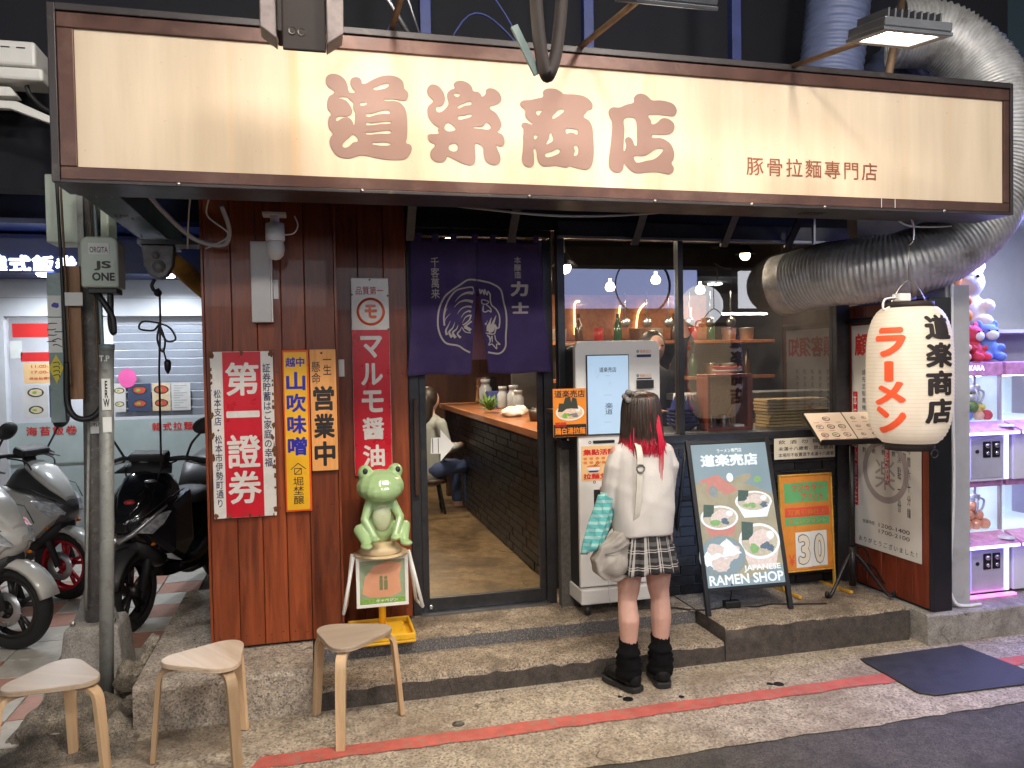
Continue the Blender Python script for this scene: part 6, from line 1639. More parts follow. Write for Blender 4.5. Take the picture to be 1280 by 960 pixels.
def wheel(t, x, r, rimc, w=.055, name='front_wheel'):
    mb = MB(); prof = []
    for i in range(13):
        a = math.pi * i / 12
        prof.append((r - .055 + .055 * math.sin(a) * 1.0, -w * math.cos(a)))
    mb.lathe([(r - .075, -w * .7)] + prof + [(r - .075, w * .7)], (x, 0, r), 44, axis='y', caps=False)
    wobj = mb.build(name, 'tyre', t)
    for i in range(30):
        a = 2 * math.pi * i / 30
    rm = MB(); rm.lathe([(r - .095, -w * .62), (r - .072, -w * .72), (r - .070, 0), (r - .072, w * .72), (r - .095, w * .62)], (x, 0, r), 40, axis='y', caps=False)
    rm.lathe([(.012, -.05), (.035, -.045), (.04, .045), (.012, .05)], (x, 0, r), 18, axis='y')
    for i in range(5):
        a = 2 * math.pi * i / 5 + .3
        for da in (-.16, .16):
            rm.tube([(x + .03 * math.cos(a), 0, r + .03 * math.sin(a)), (x + (r - .085) * math.cos(a + da), 0, r + (r - .085) * math.sin(a + da))], [.016, .012], 8)
    rm.build('rim', rimc, wobj)
    dk = MB(); dk.lathe([(.055, -.062), (.105, -.062), (.105, -.058), (.055, -.058)], (x, 0, r), 32, axis='y', caps=False); dk.build('brake_disc', 'rim_steel', wobj)
    return wobj
mat('bright_bar', (.80, .82, .85), .15, coat=1.0)
def scooter(label, loc, heading, c_main, c_side, c_low, rimc, big=False, mirror=True):
    t = thing('motor_scooter', label, 'scooter', loc, heading, 'scooters parked on the tiled pavement')
    r = .26
    wheel(t, 0, r, rimc); wheel(t, -1.30, r, rimc, .062, 'rear_wheel')
    mb = MB()
    for s in (-1, 1): mb.tube([(0, s * .075, r), (-.10, s * .075, .50), (-.17, s * .07, .70)], [.022, .026, .028], 10)
    mb.build('fork', 'scoot_matt', t)
    mb = MB(); rings = []
    for i in range(12):
        a = R(15 + 140 * i / 11); rr = r + .025
        rings.append([(rr * math.cos(a) * q, y, r + rr * math.sin(a) * q) for y, q in ((-.075, .90), (-.065, .98), (0, 1.03), (.065, .98), (.075, .90), (.06, .94), (0, 1.0), (-.06, .94))])
    mb.loft(rings); mb.build('front_fender', c_low, t)
    z = 1.04 if big else 1.0
    secs = [(.10, .66, .70, .03), (.04, .58, .77, .10), (-.05, .53, .85, .165), (-.15, .48, .93, .19), (-.25, .42, .99, .185), (-.34, .36, .98, .17), (-.40, .32, .92, .15)]
    mb = MB(); mb.loft([ring_se(x, a, b2 * (1.03 if big else 1.0), w * (1.12 if big else 1.0)) for x, a, b2, w in secs]); mb.build('front_cowl', c_main, t)
    for s in (-1, 1):       # side wings
        k = 1.12 if big else 1.0
        mb = MB()
        pts = [(.07, .66), (-.12, .80), (-.38, .86), (-.40, .50), (-.24, .40), (-.10, .48)]
        vs = []
        for x, zz in pts: vs.append((x, s * (.205 if x < -.05 else .10) * k, zz))
        cx, cz = sum(p[0] for p in pts) / 6, sum(p[1] for p in pts) / 6
        outer = [(cx + (x - cx) * .82, s * (.222 if x < -.05 else .135) * k, cz + (zz - cz) * .80) for x, zz in pts]
        inner = [(x, s * (.13 if x < -.05 else .05) * k, zz) for x, zz in pts]
        mb.loft([inner, vs, outer], smooth=False); mb.build('side_wing', c_side, t, bevel=.008)
        mb = MB(); pts = [(.085, .655), (.02, .735), (-.10, .765), (-.06, .69), (.0, .63)]
        mb.loft([[(x - .02, s * (.065 + (.085 - x) * .55) * k * .8, zz) for x, zz in pts], [(x + .012, s * (.085 + (.085 - x) * .72) * k, zz) for x, zz in pts]], smooth=False)
        mb.build('headlight', 'head_lens', t, bevel=.006)
        mb = MB(); mb.ball((-.02, s * .15, .56), (.03, .012, .012), 10, 6); mb.build('turn_signal', 'amber_lens', t)
    for s in (-1, 1):
        mb = MB(); mb.tube([(.082, s * .085, .648), (.03, s * .135, .672), (-.04, s * .185, .705)], .007, 6); mb.build('light_bar', 'bright_bar', t)
        mb = MB(); mb.tube(smooth_path([(-.33, s * .16, 1.06), (-.20, s * .13, 1.03), (-.17, s * .10, .95)]), .006, 6); mb.build('brake_cable', 'cable_black', t)
        mb = MB(); mb.tube([(.05, s * .125, .745), (-.08, s * .205, .835), (-.30, s * .222, .875)], .004, 6); mb.build('panel_seam', 'cable_black', t)
    mb = MB(); mb.loft([ring_se(.03, .50, .60, .07), ring_se(-.08, .42, .56, .13), ring_se(-.20, .36, .50, .14)]); mb.build('lower_grille', 'scoot_matt', t)
    # nose crest
    mb = MB(); mb.loft([ring_se(.06, .73, .77, .05), ring_se(-.04, .80, .90, .10), ring_se(-.14, .88, .99, .12), ring_se(-.24, .95, 1.03, .10)]); mb.build('nose_panel', c_side if not big else c_main, t)
    # body, floor, tail
    mb = MB(); mb.loft([ring_se(-.36, .26, .44, .15), ring_se(-.62, .24, .40, .16), ring_se(-.80, .24, .50, .165), ring_se(-.92, .27, .68, .175), ring_se(-1.2, .36, .74, .175), ring_se(-1.5, .52, .76, .12), ring_se(-1.68, .64, .76, .06)]); mb.build('body', c_main, t)
    mb = MB(); mb.loft([ring_se(-.72, .70, .76, .09), ring_se(-.85, .68, .82, .15), ring_se(-1.1, .70, .80, .16), ring_se(-1.25, .73, .87, .15), ring_se(-1.5, .76, .88, .11), ring_se(-1.6, .78, .85, .05)]); mb.build('seat', 'scoot_matt', t)
    mb = MB(); mb.loft([ring_se(-.75, .18, .42, .10), ring_se(-1.1, .17, .38, .11), ring_se(-1.4, .20, .32, .09)]); mb.build('engine', 'scoot_matt', t)
    mb = MB(); mb.tube([(-.95, -.16, .28), (-1.25, -.19, .33), (-1.6, -.2, .42)], [.04, .06, .05], 12); mb.build('exhaust', 'scoot_matt', t)
    # steering head, bars, clocks, screen, mirrors
    mb = MB(); mb.tube([(-.26, 0, .92), (-.30, 0, 1.06)], .045, 12); mb.tube(smooth_path([(-.42, -.34, 1.04), (-.34, -.2, 1.08), (-.30, 0, 1.06), (-.34, .2, 1.08), (-.42, .34, 1.04)]), .017, 10); mb.build('handlebar', 'scoot_matt', t)
    for s in (-1, 1):
        mb = MB(); mb.tube([(-.38, s * .25, 1.065), (-.44, s * .37, 1.035)], .022, 10); mb.build('grip', 'rubber', t)
        mb = MB(); mb.tube([(-.33, s * .22, 1.06), (-.36, s * .36, 1.02)], .007, 6); mb.build('brake_lever', 'scoot_silver', t)
        if mirror:
            mb = MB(); mb.tube(smooth_path([(-.35, s * .22, 1.08), (-.33, s * .27, 1.18), (-.34, s * .34, 1.26)]), .008, 8); st = mb.build('mirror_stem', 'scoot_matt', t)
            mb = MB(); mb.ball((-.33, s * .36, 1.30), (.03, .085, .055), 16, 10, mx=Matrix.Rotation(R(s * 18), 3, 'X')); mb.build('mirror', 'scoot_matt', st)
    mb = MB(); mb.box(-.05, .05, -.13, .13, -.03, .03, mx=Matrix.Translation((-.27, 0, 1.10)) @ Matrix.Rotation(R(20), 4, 'Y')); mb.build('instrument_cluster', 'scoot_matt', t, bevel=.02)
    return t
HB = R(-108)
s1 = scooter('black scooter with grey chevron front parked beside the plank wall', (-1.17, 5.50, .016), HB, 'scoot_black', 'scoot_black', 'scoot_matt', 'rim_dark', True)
# chevron, decals on the black scooter
mb = MB()
for s in (-1, 1):
    mb.tube([(.135, 0, .60), (.10, s * .075, .645), (.0, s * .17, .745), (-.08, s * .215, .80)], [.018, .016, .012, .006], 8)
mb.build('chevron_trim', 'scoot_silver', s1)
mb = MB(); mb.ball((.065, -.075, .70), (.02, .035, .06), 10, 8); mb.build('blue_decal', 'decal_blue', s1)
mb = MB(); mb.ball((.005, .012, .835), (.03, .038, .018), 12, 8); mb.build('red_decal', 'decal_red', s1)
mb = MB(); mb.ball((-.10, .095, .955), (.035, .038, .012), 14, 8); mb.build('round_badge', 'scoot_silver', s1)
mb = MB(); mb.loft([[(-.18, y, 1.0) for y in (-.20, -.10, 0, .10, .20)], [(-.27, y * .8, 1.12 - abs(y) * .35) for y in (-.20, -.10, 0, .10, .20)]], close=False, caps=False); o = mb.build('windscreen', 'scoot_matt', s1); md = o.modifiers.new('t', 'SOLIDIFY'); md.thickness = .006
mb = MB(); mb.loft([ring_se(-.9, .74, .84, .13), ring_se(-1.1, .80, 1.0, .19), ring_se(-1.35, .80, 1.06, .20), ring_se(-1.6, .84, .98, .14)]); mb.build('top_case', 'scoot_grey', s1)
HG = R(-27)
s2 = scooter('grey and white scooter with red wheels parked behind the white scooter', (-1.80, 6.42, .016), HG, 'scoot_grey', 'scoot_white', 'scoot_white', 'rim_red')
for (x, z, w, h, m_) in ((-.22, .64, .10, .035, 'scoot_matt'), (-.33, .57, .10, .035, 'decal_pink')):
    mb = MB(); mb.box(x - w / 2, x + w / 2, -.2295, -.2225, z - h / 2, z + h / 2); mb.build('sticker', m_, s2, bevel=.002)
s3 = scooter('white scooter with dark wheels at the left edge in front of the others', (-1.80, 5.36, .016), R(-24), 'scoot_white', 'scoot_white', 'scoot_white', 'rim_dark')

# ------------------------------------------------------------------ right neighbour: claw machine arcade
mat('column_grey', (.42, .42, .44), .6, 0, var=.08, scale=8, dirt=(.26, .24, .23), dscale=5, dlo=.55, dhi=.85)
o = MB().box(3.662, 3.835, 3.92, 4.16, .18, 2.12).build('concrete_column', 'column_grey', bevel=.006); tag(o, 'grey painted column between the ramen shop and the claw machines', 'column')
o = MB().tube(smooth_path([(3.69, 3.905, 2.2), (3.692, 3.905, 1.5), (3.70, 3.905, .9), (3.672, 3.905, .45), (3.66, 3.905, .33), (3.70, 3.895, .215), (3.78, 3.89, .192), (3.88, 3.89, .192)]), .010, 8).build('wall_conduit', 'white_plastic'); tag(o, 'pale cable running down the grey column onto the kerb', 'cable')
glow('led_violet', (.40, .36, 1.0), 6.0); glow('led_pink', (1.0, .20, .75), 2.5); glow('led_white', (.80, .82, 1.0), 14.0)
mat('claw_white', (.66, .66, .80), .35, 0, var=.05); mat('claw_pink', (.62, .30, .55), .4, var=.3, scale=20); mat('claw_yellow', (.72, .60, .16), .4); mat('coin_plate', (.46, .46, .58), .4, .2)
mat('toy_orange', (.80, .28, .02), .8, 0, var=.15, scale=25, bump=.4, bscale=200); mat('toy_white', (.76, .75, .74), .85, 0, var=.08, bump=.4, bscale=200); mat('toy_red', (.62, .05, .08), .8, bump=.4, bscale=200); mat('toy_blue', (.14, .24, .65), .8, bump=.4, bscale=200); mat('toy_peach', (.75, .45, .32), .8, bump=.4, bscale=200); mat('toy_yellow', (.75, .62, .15), .8, bump=.4, bscale=200); mat('prize_clear', (.72, .30, .18), .2, coat=.8); mat('claw_inner', (.60, .72, .80), .5, emit=(.55, .70, .85), estr=.55)
def claw_unit(t, x0, x1, y0, y1, zb):
    """one cabinet: coin box, sloped control shelf, glass prize box, header"""
    mb = MB(); mb.box(x0, x1, y0 + .03, y1, zb, zb + .30); mb.build('coin_box', 'claw_white', t, bevel=.006)
    mb = MB(); mb.box(x0 + .24, x1 - .055, y0 + .022, y0 + .031, zb + .02, zb + .27); dr = mb.build('coin_door', 'coin_plate', t, bevel=.004)
    for i in range(2):
        mb = MB(); mb.box(x0 + .33 + i * .07, x0 + .385 + i * .07, y0 + .014, y0 + .0225, zb + .15, zb + .25); mb.build('coin_slot', 'black_metal', dr, bevel=.003)
        mb = MB(); mb.lathe([(.001, -.012), (.014, -.012), (.016, 0)], (x0 + .357 + i * .07, y0 + .014, zb + .225), 14, axis='y', caps=False); mb.lathe([(.001, -.01), (.012, -.01), (.012, 0)], (x0 + .357 + i * .07, y0 + .014, zb + .178), 14, axis='y', caps=False); mb.build('coin_button', 'bright_steel', dr)
    mb = MB(); mb.lathe([(.001, -.006), (.012, -.006), (.012, 0)], (x0 + .285, y0 + .022, zb + .19), 12, axis='y', caps=False); mb.build('lock', 'black_metal', dr)
    mb = MB(); mb.prism([(y0 - .04, zb + .302), (y0 - .04, zb + .322), (y0 + .10, zb + .372), (y0 + .10, zb + .302)], x0, x1, 'yz'); mb.build('control_shelf', 'claw_pink', t, bevel=.004)
    mb = MB(); mb.lathe([(.001, .012), (.045, .012), (.05, 0)], (x0 + .16, y0 + .01, zb + .342), 18, caps=False); mb.build('push_button', 'claw_white', t)
    mb = MB(); mb.lathe([(.001, .012), (.045, .012), (.05, 0)], (x1 - .05, y0 + .01, zb + .342), 18, caps=False); mb.build('push_button', 'claw_white', t)
    mb = MB(); mb.box(x0, x1, y0 - .046, y0 - .041, zb + .298, zb + .316); mb.box(x0 + .205, x0 + .222, y0 + .018, y0 + .029, zb + .01, zb + .29); mb.box(x1 - .042, x1 - .022, y0 + .018, y0 + .029, zb + .01, zb + .29); mb.build('led_strip', 'led_violet', t)
    zg0, zg1 = zb + .375, zb + .66
    mb = MB(); mb.box(x0, x1, y1 - .02, y1, zg0, zg1); mb.box(x0, x0 + .012, y0 + .12, y1 - .02, zg0, zg1); mb.box(x0, x1, y0 + .1, y1 - .02, zg0 - .03, zg0); mb.build('prize_box', 'claw_inner', t)
    mb = MB(); mb.box(x0 + .012, x1 - .004, y0 + .10, y0 + .105, zg0, zg1); mb.build('front_glass', 'clear_pane', t)
    mb = MB(); mb.box(x1 - .016, x1, y0 + .09, y0 + .11, zg0, zg1); mb.build('corner_post', 'coin_plate', t)
    mb = MB(); mb.box(x0, x1, y0 + .08, y1, zg1, zg1 + .085); mb.build('header', 'claw_pink', t, bevel=.004)
    mb = MB(); mb.box(x0 + .05, x1 - .05, y0 + .20, y0 + .24, zg1 - .008, zg1 - .001); mb.build('led_tube', 'led_white', t)
    mb = MB(); cx = x0 + .43; y0_ = y0; mb.tube([(cx, y0 + .19, zg1), (cx, y0 + .19, zg1 - .08)], .010, 8); mb.lathe([(.001, -.02), (.03, -.015), (.034, .02), (.001, .03)], (cx, y0 + .19, zg1 - .09), 16, caps=False)
    for a0 in (0, 120, 240):
        c_, s_ = math.cos(R(a0)), math.sin(R(a0)); mb.tube(smooth_path([(cx + .03 * c_, y0 + .19 + .03 * s_, zg1 - .09), (cx + .075 * c_, y0 + .19 + .075 * s_, zg1 - .11), (cx + .06 * c_, y0 + .19 + .06 * s_, zg1 - .165), (cx + .02 * c_, y0 + .19 + .02 * s_, zg1 - .18)]), .007, 6)
    mb.build('claw', 'coin_plate', t)
    mb = MB(); mb.box(x0 + .22, x0 + .30, y1 - .12, y1 - .04, zg0, zg1); mb.build('yellow_column', 'claw_yellow', t)
cm = place('claw_machine', 'stack of two violet lit claw machine cabinets beside the grey column', 'claw machine', (4.0, 4.3, .18))
claw_unit(cm, 3.72, 4.265, 4.02, 4.60, .20); claw_unit(cm, 3.72, 4.265, 4.02, 4.60, .905)
lettering('TAKARA', 3.945, 4.12, 1.60, 1.632, 4.097, 'led_violet', cm, .03)
mb = MB(); mb.box(3.72, 4.265, 4.0, 4.03, .185, .198); mb.build('led_foot', 'led_pink', cm)
cm2 = place('claw_machine', 'claw machine cabinets cut off by the right picture edge', 'claw machine', (4.55, 4.3, .18))
claw_unit(cm2, 4.29, 4.84, 4.02, 4.60, .20); claw_unit(cm2, 4.29, 4.84, 4.02, 4.60, .905)
def ball_prize(label, x, y, z, r_, m_):
    o = MB().ball((0, 0, 0), r_, 16, 10).build('prize_ball', m_); o.location = (x, y, z); tag(o, label, 'prize', 'prizes in the lower claw machine')
k_ = 0
for i, (x, y, zz) in enumerate(((4.06, 4.18, .03), (4.13, 4.18, .03), (4.20, 4.18, .03), (4.10, 4.25, .03), (4.17, 4.25, .03), (4.095, 4.20, .085), (4.165, 4.20, .085), (4.13, 4.235, .09), (4.13, 4.205, .14), (4.22, 4.26, .06))):
    ball_prize('shiny orange prize ball in the heap inside the lower claw machine', x, y, .575 + zz, .036, 'prize_clear')
for i, (x, y, zz, m_, nm) in enumerate(((4.055, 4.17, .03, 'toy_blue', 'blue'), (4.21, 4.17, .03, 'toy_red', 'red'), (4.23, 4.24, .035, 'claw_yellow', 'yellow'), (4.14, 4.165, .03, 'toy_peach', 'peach'), (4.10, 4.17, .085, 'leaf_green', 'green'))):
    o = MB().ball((0, 0, 0), .034, 14, 9).build('prize_ball', m_); o.location = (x, y, 1.28 + zz); tag(o, nm + ' prize ball inside the upper claw machine', 'prize', 'prizes in the upper claw machine')
def plush(label, x, y, z, s_, m_, ears=True, face='toy_white'):
    t = thing('plush_toy', label, 'plush toy', (x, y, z), R(random.uniform(-25, 25)))
    mb = MB(); mb.ball((0, 0, .10 * s_), (.10 * s_, .085 * s_, .10 * s_)); mb.ball((0, -.01 * s_, .24 * s_), (.095 * s_, .085 * s_, .085 * s_))
    for sx in (-1, 1):
        mb.ball((sx * .09 * s_, -.05 * s_, .12 * s_), (.035 * s_, .05 * s_, .035 * s_)); mb.ball((sx * .06 * s_, -.09 * s_, .04 * s_), (.04 * s_, .06 * s_, .04 * s_))
        if ears: mb.ball((sx * .07 * s_, 0, .32 * s_), (.035 * s_, .02 * s_, .04 * s_))
    organic('body', mb, m_, t, .008 * s_ + .002, 3)
    mb = MB(); mb.ball((0, -.075 * s_, .225 * s_), (.06 * s_, .03 * s_, .045 * s_), 12, 8); mb.build('muzzle', face, t)
    mb = MB(); mb.ball((-.035 * s_, -.087 * s_, .265 * s_), .009 * s_, 8, 6); mb.ball((.035 * s_, -.087 * s_, .265 * s_), .009 * s_, 8, 6); mb.build('eye', 'cable_black', t)
plush('peach plush toy on top of the claw machine next to the column', 3.98, 4.2, 1.655, .75, 'toy_peach')
plush('red plush toy on top of the claw machine between peach and blue ones', 4.12, 4.2, 1.655, .72, 'toy_red')
plush('blue plush toy on top of the claw machine near the right edge', 4.26, 4.22, 1.655, .75, 'toy_blue')
plush('big hanging orange plush toy above the claw machine', 4.03, 4.35, 1.90, 1.25, 'toy_orange', False, 'toy_orange')
plush('big white plush toy in a bag above the claw machine', 4.27, 4.42, 1.86, 1.35, 'toy_white')
plush('yellow plush toy inside the upper claw machine', 4.17, 4.26, 1.285, .62, 'toy_yellow')
plush('white plush toy inside the upper claw machine at the left', 4.10, 4.26, 1.285, .55, 'toy_white')
plush('blue plush toy inside the upper claw machine at the right', 4.24, 4.33, 1.30, .55, 'toy_blue')
mb = MB(); mb.box(3.72, 6.5, 4.62, 4.64, .18, 1.84); mb.box(3.72, 6.5, 4.25, 4.64, 1.84, 1.862); o = mb.build('toy_shelf', 'claw_white'); tag(o, 'white shelf behind the claw machines carrying the big plush toys', 'shelf')
ar = place('claw_arcade', 'bright arcade room behind the claw machines at the right', 'building', (5.5, 5.5, .18))
mat('arcade_wall', (.66, .68, .76), .6, 0, var=.04)
mb = MB(); mb.box(4.45, 7.5, 6.5, 6.6, .18, 3.2); mb.build('rear_wall', 'arcade_wall', ar); mb = MB(); mb.box(4.41, 7.5, 4.7, 6.6, 2.95, 3.05); mb.build('ceiling', 'arcade_wall', ar)
mb = MB(); mb.box(4.41, 4.449, 4.9, 6.5, .18, 2.95); mb.build('side_wall', 'arcade_wall', ar)
mb = MB(); mb.box(3.84, 7.5, 4.16, 4.30, 2.62, 3.4); mb.build('fascia', 'arcade_wall', ar)
mb = MB(); mb.box(4.6, 6.5, 5.2, 5.3, 2.93, 2.949); mb.build('ceiling_lamp', 'led_white', ar)
lamp('arcade_light', (5.2, 5.2, 2.9), (5.2, 5.2, 0), 60, (.86, .88, 1.0), 1.4, .6)
lamp('arcade_front_light', (4.75, 4.10, 2.45), (4.1, 3.2, 0), 80, (.24, .28, 1.0), .8, .12)
# ------------------------------------------------------------------ three plywood stools
def stool():
    t = thing('plywood_stool', 'x', 'stool', (0, 0, 0), 0, 'bent plywood stools along the kerb')
    pts = []
    n = 60
    for i in range(n):
        a = 2 * math.pi * i / n
        rr = .162 + .030 * math.cos(3 * a) + .004 * math.cos(6 * a)
        pts.append((rr * math.cos(a), rr * math.sin(a)))
    mb = MB(); mb.prism(pts, .418, .440, 'xy'); mb.build('seat', 'seat_wood', t, bevel=.003)
    edge = [(p[0] * 1.001, p[1] * 1.001) for p in pts]
    mb = MB(); mb.prism(edge, .4265, .4315, 'xy'); mb.build('seat_edge', 'pale_wood', t)
    for k in range(3):
        a = 2 * math.pi * k / 3
        d = Vector((math.cos(a), math.sin(a), 0)); s = Vector((-math.sin(a), math.cos(a), 0))
        path = [(.03, .406), (.12, .406), (.165, .402), (.192, .388), (.205, .362), (.212, .31), (.226, .16), (.240, .0)]
        Q = smooth_path([(p[0], p[1], 0) for p in path], 5)
        rings = []
        for i, q in enumerate(Q):
            t0 = Q[min(i + 1, len(Q) - 1)] - Q[max(i - 1, 0)]; t0.normalize(); nn = Vector((-t0.y, t0.x))
            hw = .0235 - .004 * max(0, (.3 - q.y) / .3)
            row = []
            for sx, sn in ((-1, -1), (1, -1), (1, 1), (-1, 1)):
                p = Vector((q.x, q.y)) + nn * sn * .0105
                row.append(d * p.x + s * sx * hw + Vector((0, 0, max(0, p.y))))
            rings.append(row)
        mb = MB(); mb.loft(rings, smooth=False); lg = mb.build('leg', 'pale_wood', t, bevel=.002)
    return t
st = stool()
spots = ((.145, 3.742, 14, 'plywood stool standing nearest the yellow frog stand'), (-.468, 3.640, -59, 'plywood stool in the middle in front of the concrete ledge'), (-1.06, 3.585, -28, 'plywood stool at the left edge before the pole'))
for i, (x, y, a, l) in enumerate(spots):
    o = st if i == 0 else copy_tree(st)
    o.location = (x, y, .008); o.rotation_euler = (0, 0, R(a)); o['label'] = l

# ------------------------------------------------------------------ frog ornament on its picture stand
mat('frog_green', (.36, .52, .25), .18, 0, var=.08, scale=6, coat=.4); mat('frog_pale', (.55, .60, .38), .3, coat=.4)
mat('stand_yellow', (.80, .44, .02), .5, 0, var=.15, scale=10, dirt=(.30, .14, .03), dscale=14, dlo=.6, dhi=.75); mat('dish_cream', (.66, .50, .30), .45)
fs_ = place('picture_stand', 'yellow based stand with a white framed picture below the green frog', 'stand', (.335, 4.40, .196))
mb = MB(); mb.box(.158, .508, 4.235, 4.55, .198, .215); mb.box(.158, .508, 4.235, 4.25, .215, .250); mb.box(.158, .508, 4.535, 4.55, .215, .250); mb.box(.158, .173, 4.25, 4.535, .215, .250); mb.box(.493, .508, 4.25, 4.535, .215, .250); mb.box(.20, .467, 4.28, 4.505, .215, .238); mb.build('base', 'stand_yellow', fs_, bevel=.006)
mb = MB(); mb.tube([(.345, 4.42, .215), (.345, 4.42, .67)], .020, 12); mb.build('post', 'stand_yellow', fs_)
FY = 4.385
mb = MB(); mb.box(.203, .490, FY, FY + .02, .362, .380); mb.box(.203, .490, FY, FY + .02, .622, .642); mb.box(.203, .222, FY, FY + .02, .380, .622); mb.box(.471, .490, FY, FY + .02, .380, .622); mb.build('picture_frame', 'white_paint', fs_, bevel=.003)
mat('pic_green', (.30, .38, .24), .5, 0, var=.2, scale=12); mat('pic_peach', (.70, .34, .20), .5, 0, var=.1); mat('pic_dark', (.20, .22, .10), .5)
mb = MB(); mb.box(.222, .471, FY + .006, FY + .018, .380, .622); pc = mb.build('picture', 'pic_green', fs_)
mb = MB(); mb.flat([(.235, .44), (.25, .53), (.30, .59), (.38, .615), (.455, .60), (.44, .53), (.45, .44), (.40, .415), (.28, .415)], FY + .005, 0); mb.build('print_shape', 'pic_peach', pc)
mb = MB(); mb.box(.330, .348, FY + .0035, FY + .0045, .455, .515); mb.box(.355, .375, FY + .0035, FY + .0045, .455, .51); mb.ell(.339, .525, .009, .011, FY + .0045); mb.ell(.365, .522, .009, .011, FY + .0045); mb.build('print_figure', 'pic_dark', pc)
mb = MB(); mb.box(.224, .469, FY + .003, FY + .0048, .382, .412); mb.build('print_band', 'print_green', pc); lettering('キャベジン', .31, .43, .388, .406, FY + .0025, 'white_paint', pc, .03)
for s in (-1, 1):
    mb = MB(); x0 = .345 + s * .165
    mb.tube([(x0 - s * .012, 4.40, .65), (x0 + s * .05, 4.33, .36)], .011, 6); mb.tube([(x0 - s * .008, 4.46, .65), (x0 + s * .03, 4.47, .36)], .011, 6); mb.tube([(x0 + s * .05, 4.33, .36), (x0 + s * .03, 4.47, .36)], .009, 6); mb.build('side_frame', 'white_paint', fs_)
mb = MB(); mb.lathe([(.001, .0), (.15, .0), (.15, .008), (.001, .008)], (.345, 4.44, .648), 30); mb.lathe([(.11, .008), (.125, .02), (.085, .065), (.001, .07)], (.345, 4.44, .648), 30, caps=False); mb.build('dish', 'dish_cream', fs_)
fr = thing('frog_ornament', 'plain pale green frog ornament sitting on the picture stand by the door', 'ornament', (.345, 4.44, .716), R(8))
mb = MB()
mb.ball((0, .01, .10), (.085, .075, .115)); mb.ball((0, -.005, .21), (.07, .065, .07))
mb.ball((0, -.03, .315), (.135, .125, .095)); mb.ball((0, -.09, .295), (.105, .08, .06))
for s in (-1, 1):
    mb.ball((s * .085, -.035, .395), (.042, .042, .045))
    mb.limb([(s * .07, .0, .06), (s * .125, -.06, .085), (s * .105, -.12, .025)], [.045, .038, .026]); mb.ball((s * .11, -.15, .012), (.035, .05, .015))
    mb.limb([(s * .065, -.03, .215), (s * .10, -.065, .14), (s * .06, -.11, .055)], [.030, .025, .020]); mb.ball((s * .055, -.125, .04), (.028, .03, .016))
organic('body', mb, 'frog_green', fr, .006, 6)
mb = MB()
for s in (-1, 1): mb.ball((s * .090, -.066, .405), (.016, .013, .019), 12, 8)
mb.build('eye', 'cable_black', fr)
mb = MB(); mb.ball((0, -.045, .145), (.055, .042, .085), 16, 10); mb.build('belly', 'frog_pale', fr)

# ------------------------------------------------------------------ people
mat('skin', (.60, .355, .285), .5, 0, var=.06, scale=20, spec=.35); mat('blouse', (.60, .57, .545), .75, 0, var=.04, scale=6, bump=.12, bscale=160); mat('boot_black', (.007, .007, .008), .6, 0, var=.3, bump=.3, bscale=40, spec=.25); mat('sole_black', (.016, .016, .017), .5); mat('sock_black', (.006, .006, .007), .95, bump=.4, bscale=150, spec=.15)
m, nt, b = _new('skirt_plaid')
at = nt.nodes.new('ShaderNodeAttribute'); at.attribute_name = 'st'
sep = nt.nodes.new('ShaderNodeSeparateXYZ'); nt.links.new(at.outputs['Vector'], sep.inputs[0])
def bands(src, period, lo, hi):
    f = _math(nt, 'FRACT', _math(nt, 'DIVIDE', src, period))
    return _math(nt, 'MULTIPLY', _math(nt, 'GREATER_THAN', f, lo), _math(nt, 'LESS_THAN', f, hi))
u, v = sep.outputs[0], sep.outputs[1]
base = (.018, .016, .018)
c = _mix(nt, _math(nt, 'MULTIPLY', bands(u, .075, .08, .24), .62), base, (.62, .58, .55)); c = _mix(nt, _math(nt, 'MULTIPLY', bands(u, .075, .33, .40), .55), c, (.62, .58, .55))
c = _mix(nt, _math(nt, 'MULTIPLY', bands(v, .080, .10, .16), .6), c, (.62, .58, .55)); c = _mix(nt, _math(nt, 'MULTIPLY', bands(v, .080, .24, .30), .5), c, (.62, .58, .55)); c = _mix(nt, _math(nt, 'MULTIPLY', bands(v, .080, .5, .75), .15), c, (.5, .48, .46))
nt.links.new(c, b.inputs['Base Color']); b.inputs['Roughness'].default_value = .85
m, nt, b = _new('teal_plaid')
t_ = nt.nodes.new('ShaderNodeTexCoord'); sep = nt.nodes.new('ShaderNodeSeparateXYZ'); nt.links.new(t_.outputs['Object'], sep.inputs[0])
c = _mix(nt, _math(nt, 'MULTIPLY', bands(sep.outputs[2], .035, .1, .5), .5), (.10, .38, .38), (.55, .66, .62)); c = _mix(nt, _math(nt, 'MULTIPLY', bands(_math(nt, 'ADD', sep.outputs[0], sep.outputs[1]), .035, .1, .5), .45), c, (.04, .20, .22))
nt.links.new(c, b.inputs['Base Color']); b.inputs['Roughness'].default_value = .9
m, nt, b = _new('hair')
t_ = nt.nodes.new('ShaderNodeTexCoord'); sep = nt.nodes.new('ShaderNodeSeparateXYZ'); nt.links.new(t_.outputs['Object'], sep.inputs[0])
nz = _noise(nt, _coord(nt, (60, 60, 4)), 1.0, 4)
lvl = _math(nt, 'ADD', sep.outputs[2], _math(nt, 'MULTIPLY', nz, .16))
fac = _ramp(nt, _math(nt, 'MULTIPLY_ADD', lvl, -5.2, 7.60), [(.40, 0.0), (.66, 1.0)])
c = _ramp(nt, nz, [(.3, (.012, .008, .007)), (.62, (.05, .032, .025)), (.8, (.11, .075, .055))])
c = _mix(nt, fac, c, (.58, .012, .045))
nt.links.new(c, b.inputs['Base Color']); b.inputs['Roughness'].default_value = .34
